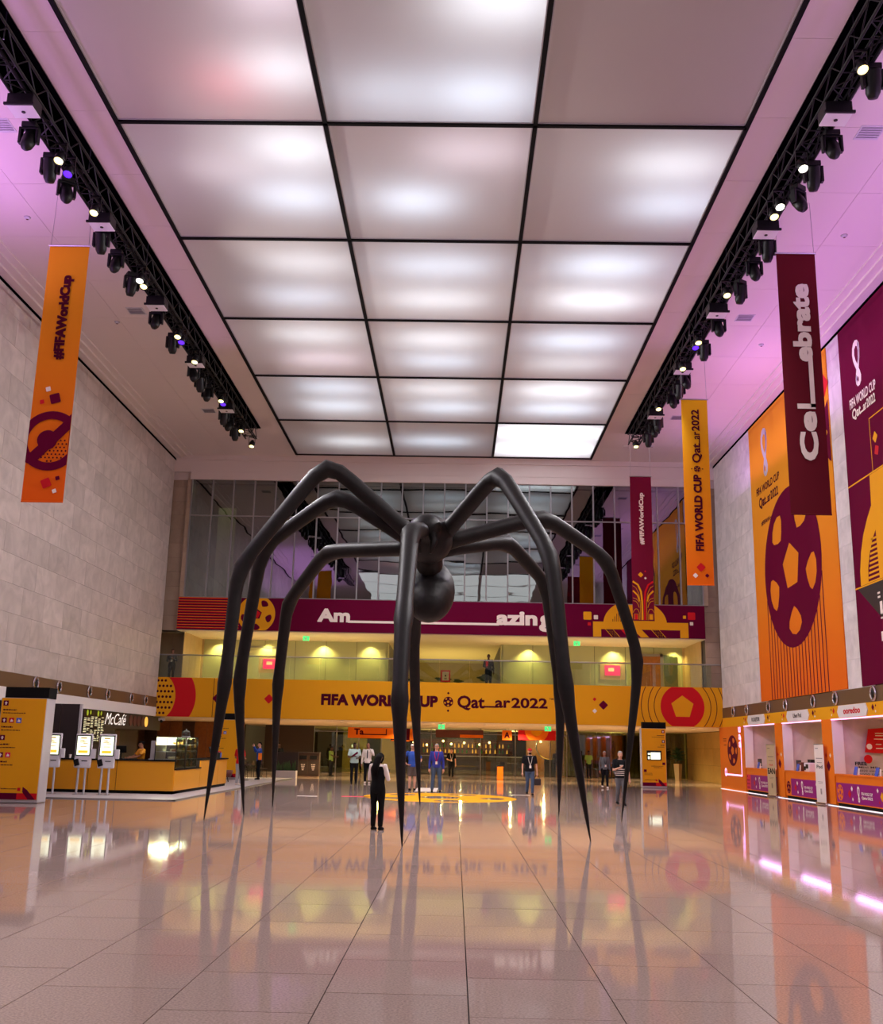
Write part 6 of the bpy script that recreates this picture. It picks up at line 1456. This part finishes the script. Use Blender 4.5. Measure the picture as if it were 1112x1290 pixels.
# ================================================================ PEOPLE
def person(label, loc, rz, H=1.74, skin='skin_mid', top=('white_print', 'short'), legs='cafe_dark', shoes='black_matt', hair=('hair_black', 'short'),
           arms=('down', 'down'), stance='stand', head_pitch=0.0, head_yaw=0.0, shorts=False, fine=0.016, build=1.0, vest=None, seated=False, lean=0.0):
    """a standing figure, facing -y before turning; one continuous body with clothes, hair and shoes on it"""
    t = thing('person', label, 'person', loc, rz)
    k = H
    def S(x, y, z): return Vector((x * k, y * k, z * k))
    bw = build
    # joints -------------------------------------------------------------
    sh = {s: S(s * 0.108 * bw, 0.005, 0.815) for s in (-1, 1)}
    hipx = 0.052
    dz = -0.245 if seated else 0.0
    A = {}
    PRE = {'down': ((0.142, 0.012, 0.635), (0.150, -0.025, 0.475), (0, -0.15, -1)), 'hip': ((0.215, 0.05, 0.66), (0.125, -0.03, 0.555), (-0.7, -0.5, -0.2)),
           'phone': ((0.145, -0.02, 0.645), (0.065, -0.135, 0.69), (-0.5, -0.6, 0.45)), 'fold': ((0.150, -0.02, 0.64), (0.03, -0.125, 0.665), (-0.9, -0.2, 0.1)),
           'camera': ((0.165, -0.09, 0.74), (0.05, -0.155, 0.885), (-0.4, -0.3, 0.7)), 'hold': ((0.148, 0.0, 0.64), (0.08, -0.12, 0.62), (-0.5, -0.8, 0.0)), 'face': ((0.16, -0.06, 0.70), (0.065, -0.10, 0.855), (-0.5, -0.2, 0.8)),
           'carry': ((0.145, 0.005, 0.635), (0.158, -0.015, 0.475), (0, -0.1, -1)), 'reach': ((0.13, -0.09, 0.70), (0.09, -0.24, 0.66), (-0.1, -1, 0))}
    for s, nm in ((-1, arms[0]), (1, arms[1])):
        e, wv, hd = PRE[nm]
        A[s] = (S(s * e[0] * (bw if nm == 'down' else 1), e[1], e[2]), S(s * wv[0] * (bw if nm == 'down' else 1), wv[1], wv[2]), Vector((s * hd[0], hd[1], hd[2])).normalized())
    Lg = {}
    for s in (-1, 1):
        if seated: Lg[s] = (S(s * hipx, 0.0, 0.53 + dz), S(s * 0.065, -0.24, 0.30), S(s * 0.062, -0.22, 0.045))
        elif stance == 'walk': Lg[s] = (S(s * hipx, 0.0, 0.53), S(s * 0.050, -0.055 if s > 0 else 0.005, 0.285), S(s * 0.048, -0.075 if s > 0 else 0.10, 0.045 if s > 0 else 0.07))
        elif stance == 'wide': Lg[s] = (S(s * hipx, 0.0, 0.53), S(s * 0.070, -0.01, 0.285), S(s * 0.085, 0.0, 0.045))
        else: Lg[s] = (S(s * hipx, 0.0, 0.53), S(s * 0.055, -0.008, 0.285), S(s * 0.055, 0.004, 0.045))
    if seated:
        for s in (-1, 1):
            sh[s] += S(0, 0, dz); A[s] = (A[s][0] + S(0, 0, dz), A[s][1] + S(0, 0, dz), A[s][2])
    def torso(mb, g, z0=0.50, z1=0.86, neck=True):
        rows = [(0.0, 0.47, 0.060, 0.050), (0.0, 0.50, 0.092, 0.066), (0.002, 0.55, 0.092, 0.066), (0.0, 0.62, 0.078, 0.058), (-0.004, 0.70, 0.090, 0.064), (0.0, 0.765, 0.100, 0.064), (0.006, 0.815, 0.092, 0.050), (0.010, 0.842, 0.050, 0.038)]
        rows = [r_ for r_ in rows if z0 - 1e-6 <= r_[1] <= z1]
        mb.loft([(0, r_[0] * k, (r_[1] + dz) * k, (r_[2] * bw + g) * k, (r_[3] * bw + g) * k) for r_ in rows], n=16)
    def arm(mb, s, g, upto=1.0):
        a, e, w_ = sh[s], A[s][0], A[s][1]
        if upto >= 1: mb.tube([a + S(-s * 0.02, 0, 0.0), a, a.lerp(e, 0.5), e, e.lerp(w_, 0.35), w_], [(0.030 + g) * k, (0.031 + g) * k, (0.026 + g) * k, (0.0215 + g) * k, (0.0215 + g) * k, (0.0155 + g) * k], n=10)
        else: mb.tube([a + S(-s * 0.02, 0, 0.0), a, a.lerp(e, 0.45), a.lerp(e, 0.80)], [(0.031 + g) * k, (0.033 + g) * k, (0.030 + g) * k, (0.030 + g) * k], n=10)
    def leg_(mb, s, g, upto=1.0):
        h_, kn, an = Lg[s]
        if upto >= 1: mb.tube([h_ + S(0, 0, 0.02), h_.lerp(kn, 0.25), h_.lerp(kn, 0.6), kn, kn.lerp(an, 0.3), kn.lerp(an, 0.7), an], [(0.050 + g) * k, (0.052 + g) * k, (0.042 + g) * k, (0.032 + g) * k, (0.034 + g) * k, (0.026 + g * 1.4) * k, (0.021 + g * 1.6) * k], n=12)
        else: mb.tube([h_ + S(0, 0, 0.02), h_.lerp(kn, 0.25), h_.lerp(kn, 0.6), h_.lerp(kn, 0.92)], [(0.052 + g) * k, (0.054 + g) * k, (0.050 + g) * k, (0.048 + g) * k], n=12)
    # body -----------------------------------------------------------------
    mb = MB(); torso(mb, 0.0)
    for s in (-1, 1): arm(mb, s, 0.0); leg_(mb, s, 0.0)
    Rh = Matrix.Rotation(head_yaw, 3, 'Z') @ Matrix.Rotation(head_pitch, 3, 'X')
    nb = S(0, 0.012, 0.835 + dz); hc = nb + Rh @ S(0, -0.014, 0.098)
    mb.tube([nb - S(0, 0, 0.02), nb + S(0, 0, 0.01), nb.lerp(hc, 0.6)], [0.034 * k, 0.031 * k, 0.030 * k], n=12)
    mb.sphere(hc + Rh @ S(0, 0.004, 0.008), (0.042 * k, 0.052 * k, 0.056 * k), 16, 12, R=Rh); mb.sphere(hc + Rh @ S(0, -0.012, -0.028), (0.034 * k, 0.038 * k, 0.040 * k), 14, 10, R=Rh)
    for s in (-1, 1):
        an = Lg[s][2]; mb.tube([an + S(0, 0.012, -0.022), an + S(0, -0.03, -0.028), an + S(0, -0.075, -0.033)], [0.020 * k, 0.019 * k, 0.012 * k], n=8)
    me = remesh(mb, 'body', fine, 3)
    # nose, ears, hands with five fingers join the same mesh
    ex = MB()
    def hp(x, y, z): return hc + Rh @ S(x, y, z)
    ex.tube([hp(0, -0.046, 0.012), hp(0, -0.055, -0.006), hp(0, -0.060, -0.017), hp(0, -0.048, -0.022)], [0.0045 * k, 0.0065 * k, 0.009 * k, 0.006 * k], n=8)
    for s in (-1, 1): ex.sphere(hp(s * 0.043, 0.006, -0.004), (0.006 * k, 0.012 * k, 0.019 * k), 8, 6, R=Rh)
    for s in (-1, 1):
        wv, hd = A[s][1], A[s][2]
        side = hd.cross(Vector((s, 0, 0)) if abs(hd.x) < 0.6 else Vector((0, 0, 1))).normalized(); nrm = hd.cross(side).normalized()
        if nrm.x * s > 0: nrm = -nrm
        if side.y > 0 and abs(hd.z) > 0.6: side = -side
        pc = wv + hd * 0.03 * k
        ex.tube([wv - hd * 0.012 * k, wv + hd * 0.010 * k, wv + hd * 0.030 * k, wv + hd * 0.050 * k], [0.0145 * k, 0.017 * k, 0.022 * k, 0.021 * k], n=8, flat=0.5) if abs(nrm.dot(Vector((0, 0, 1)))) >= 0 else None
        for fi, (o_, ln) in enumerate(((-0.0165, 0.040), (-0.0055, 0.047), (0.0055, 0.044), (0.0165, 0.035))):
            b_ = wv + hd * 0.048 * k + side * o_ * k
            m1 = b_ + hd * ln * 0.5 * k + nrm * 0.004 * k; m2 = b_ + hd * ln * 0.92 * k + nrm * 0.018 * k
            ex.tube([b_, m1, m2], [0.0056 * k, 0.0052 * k, 0.0040 * k], n=6)
        b_ = wv + hd * 0.018 * k + side * 0.018 * k; ex.tube([b_, b_ + (hd * 0.6 + side * 0.7 + nrm * 0.3) * 0.022 * k, b_ + (hd * 0.95 + side * 0.6 + nrm * 0.5) * 0.040 * k], [0.0068 * k, 0.006 * k, 0.0045 * k], n=6)
    bm = bmesh.new(); bm.from_mesh(me); tmp = ex.mesh('tmp', True); bm.from_mesh(tmp); bm.to_mesh(me); bm.free(); bpy.data.meshes.remove(tmp)
    me.polygons.foreach_set('use_smooth', [True] * len(me.polygons))
    link('body', me, skin, t)
    f = MB()
    for s in (-1, 1): f.sphere(hp(s * 0.018, -0.0475, 0.008), (0.0062 * k, 0.004 * k, 0.004 * k), 8, 6)
    f.build('eye_pair', 'eye', t, smooth=True)
    mo = MB(); mo.tube([hp(-0.015, -0.0465, -0.036), hp(0, -0.0495, -0.037), hp(0.015, -0.0465, -0.036)], [0.002 * k, 0.0042 * k, 0.002 * k], n=6); mo.build('mouth', 'cafe_red_brown', t, smooth=True)
    # trousers ---------------------------------------------------------------
    mb = MB(); torso(mb, 0.007, 0.46, 0.60)
    for s in (-1, 1): leg_(mb, s, 0.007, 0.5 if shorts else 1.0)
    link('shorts' if shorts else 'trousers', remesh(mb, 'trousers', fine, 3), legs, t)
    # top ----------------------------------------------------------------------
    mb = MB(); torso(mb, 0.011, 0.50, 0.845)
    for s in (-1, 1): arm(mb, s, 0.007, 1.0 if top[1] == 'long' else 0.5)
    link('shirt' if top[1] == 'short' else 'long_sleeved_top', remesh(mb, 'top', fine, 3), top[0], t)
    if vest:
        mb = MB(); torso(mb, 0.017, 0.47, 0.83); link('vest', remesh(mb, 'vest', fine, 3), vest, t)
    for s in (-1, 1):
        an = Lg[s][2]; mb = MB(); mb.tube([an + S(0, 0.030, -0.026), an + S(0, 0.01, -0.018), an + S(0, -0.04, -0.026), an + S(0, -0.078, -0.031), an + S(0, -0.092, -0.034)], [0.019 * k, 0.026 * k, 0.024 * k, 0.018 * k, 0.010 * k], n=10)
        mb.v = [(p[0], p[1], max(p[2], 0.002 if not (stance == 'walk' and s < 0) else p[2])) for p in mb.v]; mb.build('shoe', shoes, t, smooth=True)
    # hair ------------------------------------------------------------------------
    hm, style = hair
    if style != 'bald':
        mb = MB(); cut = -0.15 if style != 'buzz' else 0.1
        mb.sphere(hp(0, 0.008, 0.014), (0.0475 * k, 0.0565 * k, 0.0585 * k), 18, 14, R=Rh, keep=lambda p: p.z > 0.42 or (p.y > -0.25 and p.z > cut) or (p.y > 0.25 and p.z > -0.55))
        if style == 'long':
            mb.tube([hp(0, 0.035, 0.03), hp(0, 0.052, -0.03), hp(0, 0.056, -0.09), S(0, 0.088, 0.80), S(0, 0.092, 0.70)], [0.046 * k, 0.050 * k, 0.050 * k, 0.052 * k, 0.034 * k], n=12, flat=0.62)
            for s in (-1, 1): mb.tube([hp(s * 0.038, 0.0, 0.04), hp(s * 0.05, 0.006, -0.02), hp(s * 0.048, 0.03, -0.08)], [0.012 * k, 0.014 * k, 0.01 * k], n=8)
        if style == 'bun': mb.sphere(hp(0, 0.066, 0.03), 0.024 * k, 12, 8)
        mb.build('hair', hm, t, smooth=True)
    t['_hc'] = tuple(hc)
    return t, hc, Rh, A, k
def cap_on(t, hc, Rh, k, m):
    mb = MB(); mb.sphere(hc + Rh @ Vector((0, 0.006, 0.022)) * k, (0.050 * k, 0.058 * k, 0.048 * k), 16, 10, R=Rh, keep=lambda p: p.z > -0.05)
    mb.obox(hc + Rh @ Vector((0, -0.072, 0.024)) * k, Rh @ Vector((1, 0, 0)), Rh @ Vector((0, 1, -0.15)), Rh @ Vector((0, 0.15, 1)), 0.036 * k, 0.026 * k, 0.003 * k); mb.build('cap', m, t, smooth=True)
def lanyard(t, k, m, badge='white_print', dz=0.0):
    mb = MB(); y0 = -0.082 * k
    for s in (-1, 1): mb.tube([(s * 0.04 * k, 0.0, 0.852 * k), (s * 0.045 * k, -0.066 * k, 0.80 * k), (s * 0.03 * k, y0, 0.72 * k), (0, y0, 0.63 * k)], 0.0045 * k, n=5)
    mb.build('lanyard', m, t); MB().box(-0.022 * k, 0.022 * k, y0 - 0.006 * k, y0 - 0.001, 0.575 * k, 0.632 * k).build('badge', badge, t)
def phone_at(label, t, A, k, s, up=True):
    p = WM(t) @ (A[s][1] + A[s][2] * 0.055 * k + Vector((0, -0.03, 0.02)))
    o = MB().box(-0.037, 0.037, -0.004, 0.004, -0.075, 0.075).build('phone', 'black_metal', None, bevel=0.003); o.location = p; o.rotation_euler = (0.5, 0, t.rotation_euler.z); tag(o, label, 'phone')
    return o
G = 'visitors and staff in the hall'
FAR = 0.020
# nearest: woman from behind, looking down at her hands
t, hc, Rh, A, k = person('long haired woman in black vest and white sleeves, back turned', (-1.62, 22.5, 0), PI - 0.45, 1.60, 'skin_light', ('white_print', 'long'), 'black_matt', 'black_matt', ('hair_black', 'long'), ('phone', 'phone'), 'stand', head_pitch=0.42, fine=0.012, vest='black_matt', build=0.95)
phone_at('small dark phone held by the woman in the black vest', t, A, k, -1)
M('navy_jacket', (30, 42, 140), 0.7); M('jeans', (60, 78, 104), 0.8); M('royal_blue', (34, 76, 170), 0.7); M('grey_cloth', (92, 92, 96), 0.8); M('teal_shirt', (186, 216, 210), 0.7); M('taupe', (84, 70, 62), 0.8); M('black_cloth', (18, 18, 22), 0.85, spec=0.2); M('yellow_shirt', (236, 156, 24), 0.7); M('pale_trousers', (180, 180, 184), 0.8)
t, hc, Rh, A, k = person('man in dark blue zip jacket and jeans behind the round floor sticker', (-0.72, 41.8, 0), 0.0, 1.86, 'skin_light', ('navy_jacket', 'long'), 'jeans', 'black_matt', ('hair_grey', 'buzz'), ('down', 'down'), 'wide', fine=FAR); lanyard(t, k, 'red_print')
MB().tube([hc + Vector((-0.045, -0.052, 0.008)) * k, hc + Vector((0, -0.058, 0.008)) * k, hc + Vector((0.045, -0.052, 0.008)) * k], 0.006, n=6).build('glasses', 'black_metal', t)
t, hc, Rh, A, k = person('man in bright blue t-shirt, grey shorts and white cap', (-1.72, 43.0, 0), 0.25, 1.84, 'skin_light', ('royal_blue', 'short'), 'taupe', 'black_matt', ('hair_brown', 'short'), ('hip', 'hip'), 'stand', shorts=True, fine=FAR); cap_on(t, hc, Rh, k, 'white_print')
t, hc, Rh, A, k = person('woman in dark clothes walking in the lobby right of the blue jacket man', (-0.2, 60.5, 0), 0.1, 1.66, 'skin_light', ('black_cloth', 'short'), 'black_cloth', 'taupe', ('hair_brown', 'short'), ('hold', 'down'), 'walk', fine=FAR); lanyard(t, k, 'white_print')
t, hc, Rh, A, k = person('man in a red cap, black t-shirt, lanyard and jeans walking forward', (2.89, 40.8, 0), 0.08, 1.76, 'skin_light', ('black_cloth', 'short'), 'jeans', 'black_matt', ('hair_black', 'short'), ('down', 'carry'), 'walk', fine=FAR, build=1.1); cap_on(t, hc, Rh, k, 'red_print'); lanyard(t, k, 'white_print')
MB().sphere(hc + Vector((0, -0.03, -0.045)) * k, (0.030 * k, 0.026 * k, 0.026 * k), 10, 8).build('beard', 'hair_black', t, smooth=True)
hd = WM(t) @ (A[1][1] + Vector((0, 0, -0.06 * k)))
b = thing('handbag', 'dark blue handbag held by the man in the red cap', 'bag', (hd.x, hd.y, hd.z - 0.36)); MB().box(-0.15, 0.15, -0.06, 0.06, 0, 0.26).build('pouch', 'cafe_dark', b, bevel=0.03); MB().tube([(-0.1, 0, 0.25), (-0.06, 0, 0.36), (0.06, 0, 0.36), (0.1, 0, 0.25)], 0.012, n=6).build('handle', 'black_matt', b)
t, hc, Rh, A, k = person('grey haired man in grey hooded jacket walking left of the gold pillar', (7.1, 50.2, 0), 0.15, 1.70, 'skin_mid', ('grey_cloth', 'long'), 'black_cloth', 'white_print', ('hair_grey', 'short'), ('down', 'down'), 'walk', fine=FAR); lanyard(t, k, 'black_matt')
t, hc, Rh, A, k = person('man in black and white striped t-shirt behind the right spider leg', (5.42, 34.7, 0), 0.12, 1.72, 'skin_light', ('black_cloth', 'short'), 'grey_cloth', 'black_matt', ('hair_grey', 'buzz'), ('phone', 'down'), 'walk', fine=0.016, build=1.1)
# white stripes of the shirt
for q in range(6): z = (0.55 + 0.036 * q) * k; rx, ry = ((0.088 if q != 2 else 0.086) * 1.1 + 0.0125) * k, (0.064 * 1.1 + 0.0125) * k; MB().loft([(0, 0, z, rx, ry), (0, 0, z + 0.012 * k, rx, ry)], n=20).build('shirt_stripe', 'white_print', t, smooth=True)
b = thing('backpack', 'dark grey backpack on the striped shirt man', 'bag', (5.42, 34.7, 0), 0.12); MB().box(-0.16, 0.16, 0.13, 0.28, 0.98, 1.42).build('pack', 'grey_cloth', b, bevel=0.05)
for s in (-1, 1): MB().tube([(s * 0.12, 0.14, 1.40), (s * 0.12, 0.03, 1.47), (s * 0.12, -0.13, 1.38), (s * 0.13, -0.14, 1.15), (s * 0.16, 0.13, 1.02)], 0.016, n=6).build('strap', 'black_matt', b)
t, hc, Rh, A, k = person('man in a pale teal shirt and black trousers, left one of the couple', (-4.68, 49.2, 0), 0.2, 1.86, 'skin_dark', ('teal_shirt', 'short'), 'black_cloth', 'black_matt', ('hair_black', 'buzz'), ('fold', 'hold'), 'stand', fine=FAR, build=1.08); MB().obox(Vector((0.0, -0.082 * k, 0.71 * k)), (0.8, 0, 0.6), (0, 1, 0), (-0.6, 0, 0.8), 0.09 * k, 0.004, 0.022 * k).build('sash', 'maroon_print', t)
t, hc, Rh, A, k = person('man in a white shirt with a black tie, right one of the couple', (-4.12, 50.0, 0), -0.1, 1.86, 'skin_mid', ('white_print', 'long'), 'black_cloth', 'white_print', ('hair_black', 'bald'), ('down', 'face'), 'stand', fine=FAR); MB().obox(Vector((0, -0.084 * k, 0.72 * k)), (1, 0, 0), (0, 1, 0), (0, 0, 1), 0.012 * k, 0.003, 0.10 * k).build('tie', 'black_matt', t)
t, hc, Rh, A, k = person('person in dark trousers and a black and red top standing at the mezzanine glass', (1.66, 53.4, 4.72), 0.0, 1.74, 'skin_dark', ('black_cloth', 'long'), 'black_cloth', 'black_matt', ('hair_black', 'short'), ('hold', 'down'), 'stand', fine=FAR); MB().obox(Vector((-0.05 * k, -0.078 * k, 0.70 * k)), (1, 0, 0), (0, 1, 0), (0, 0, 1), 0.035 * k, 0.006, 0.10 * k).build('red_panel', 'red_print', t)
t, hc, Rh, A, k = person('person in a dark suit at the left end of the mezzanine glass', (-14.75, 53.5, 4.72), 0.1, 1.72, 'skin_mid', ('black_cloth', 'long'), 'black_cloth', 'black_matt', ('hair_black', 'short'), ('hold', 'phone'), 'stand', fine=FAR); MB().obox(Vector((0, -0.09 * k, 0.64 * k)), (1, 0, 0), (0, 1, 0), (0, 0, 1), 0.05, 0.004, 0.06).build('paper', 'white_print', t)
t, hc, Rh, A, k = person('man in a blue and orange jacket taking a photograph in the cafe', (-9.5, 51.2, 0.03), -1.2, 1.76, 'skin_light', ('royal_blue', 'long'), 'black_cloth', 'black_matt', ('hair_black', 'short'), ('camera', 'camera'), 'stand', fine=FAR); MB().obox(Vector((0.105 * k, 0.0, 0.62 * k)), (0, 1, 0), (1, 0, 0), (0, 0, 1), 0.05 * k, 0.012, 0.09 * k).build('orange_panel', 'orange_print', t); phone_at('phone held up by the man in the blue and orange jacket', t, A, k, 1)
t, hc, Rh, A, k = person('barista in yellow shirt with hair bun at the till behind the cafe counter', (-11.0, 36.9, 0.03), -0.9, 1.70, 'skin_mid', ('yellow_shirt', 'short'), 'black_cloth', 'black_matt', ('hair_black', 'bun'), ('reach', 'reach'), 'stand', fine=FAR, head_pitch=0.2)
t, hc, Rh, A, k = person('barista in a yellow shirt bending behind the near end of the cake cabinets', (-10.75, 38.6, 0.03), 0.9, 1.66, 'skin_mid', ('yellow_shirt', 'short'), 'black_cloth', 'black_matt', ('hair_black', 'short'), ('reach', 'hold'), 'stand', fine=FAR, head_pitch=0.3)
t, hc, Rh, A, k = person('customer in a yellow top behind the far end of the cafe counter', (-11.4, 44.6, 0.03), 0.4, 1.66, 'skin_mid', ('yellow_shirt', 'short'), 'black_cloth', 'black_matt', ('hair_black', 'short'), ('reach', 'down'), 'stand', fine=FAR)
t, hc, Rh, A, k = person('person in a red top and pale trousers beside the far end of the cafe counter', (-8.95, 43.9, 0.03), 2.6, 1.72, 'skin_mid', ('red_print', 'short'), 'pale_trousers', 'white_print', ('hair_black', 'short'), ('hold', 'hold'), 'stand', fine=FAR)
t, hc, Rh, A, k = person('dark clothed person standing in the cafe behind the planter', (-9.7, 58.0, 0), 0.3, 1.80, 'skin_dark', ('black_cloth', 'long'), 'black_cloth', 'black_matt', ('hair_black', 'short'), ('down', 'down'), 'stand', fine=FAR)
t, hc, Rh, A, k = person('dark silhouetted person standing in the restaurant beyond the light ring', (7.15, 74.5, 0), 0.0, 1.74, 'skin_dark', ('black_cloth', 'long'), 'black_cloth', 'black_matt', ('hair_black', 'short'), ('down', 'down'), 'stand', fine=FAR)
t, hc, Rh, A, k = person('person in a dark jacket standing behind the couple beyond the glass', (-6.6, 72.5, 0), 0.6, 1.74, 'skin_mid', ('black_cloth', 'long'), 'black_cloth', 'black_matt', ('hair_black', 'short'), ('down', 'hip'), 'walk', fine=FAR)
M('green_cloth', (110, 140, 60), 0.7)
t, hc, Rh, A, k = person('person in a green top leaning beside the bin cabinet', (-7.1, 60.5, 0), 1.2, 1.66, 'skin_dark', ('green_cloth', 'short'), 'black_cloth', 'black_matt', ('hair_black', 'short'), ('reach', 'hold'), 'stand', fine=FAR, head_pitch=0.2)
t, hc, Rh, A, k = person('person in a green top before the curtains left of the grey haired man', (8.6, 68.0, 0), 0.3, 1.70, 'skin_dark', ('green_cloth', 'short'), 'black_cloth', 'black_matt', ('hair_black', 'short'), ('down', 'hold'), 'stand', fine=FAR)
for o in bpy.data.objects:
    if '_hc' in o.keys(): del o['_hc']
    if o.get('category') == 'person' and not o.get('group'): o['group'] = G
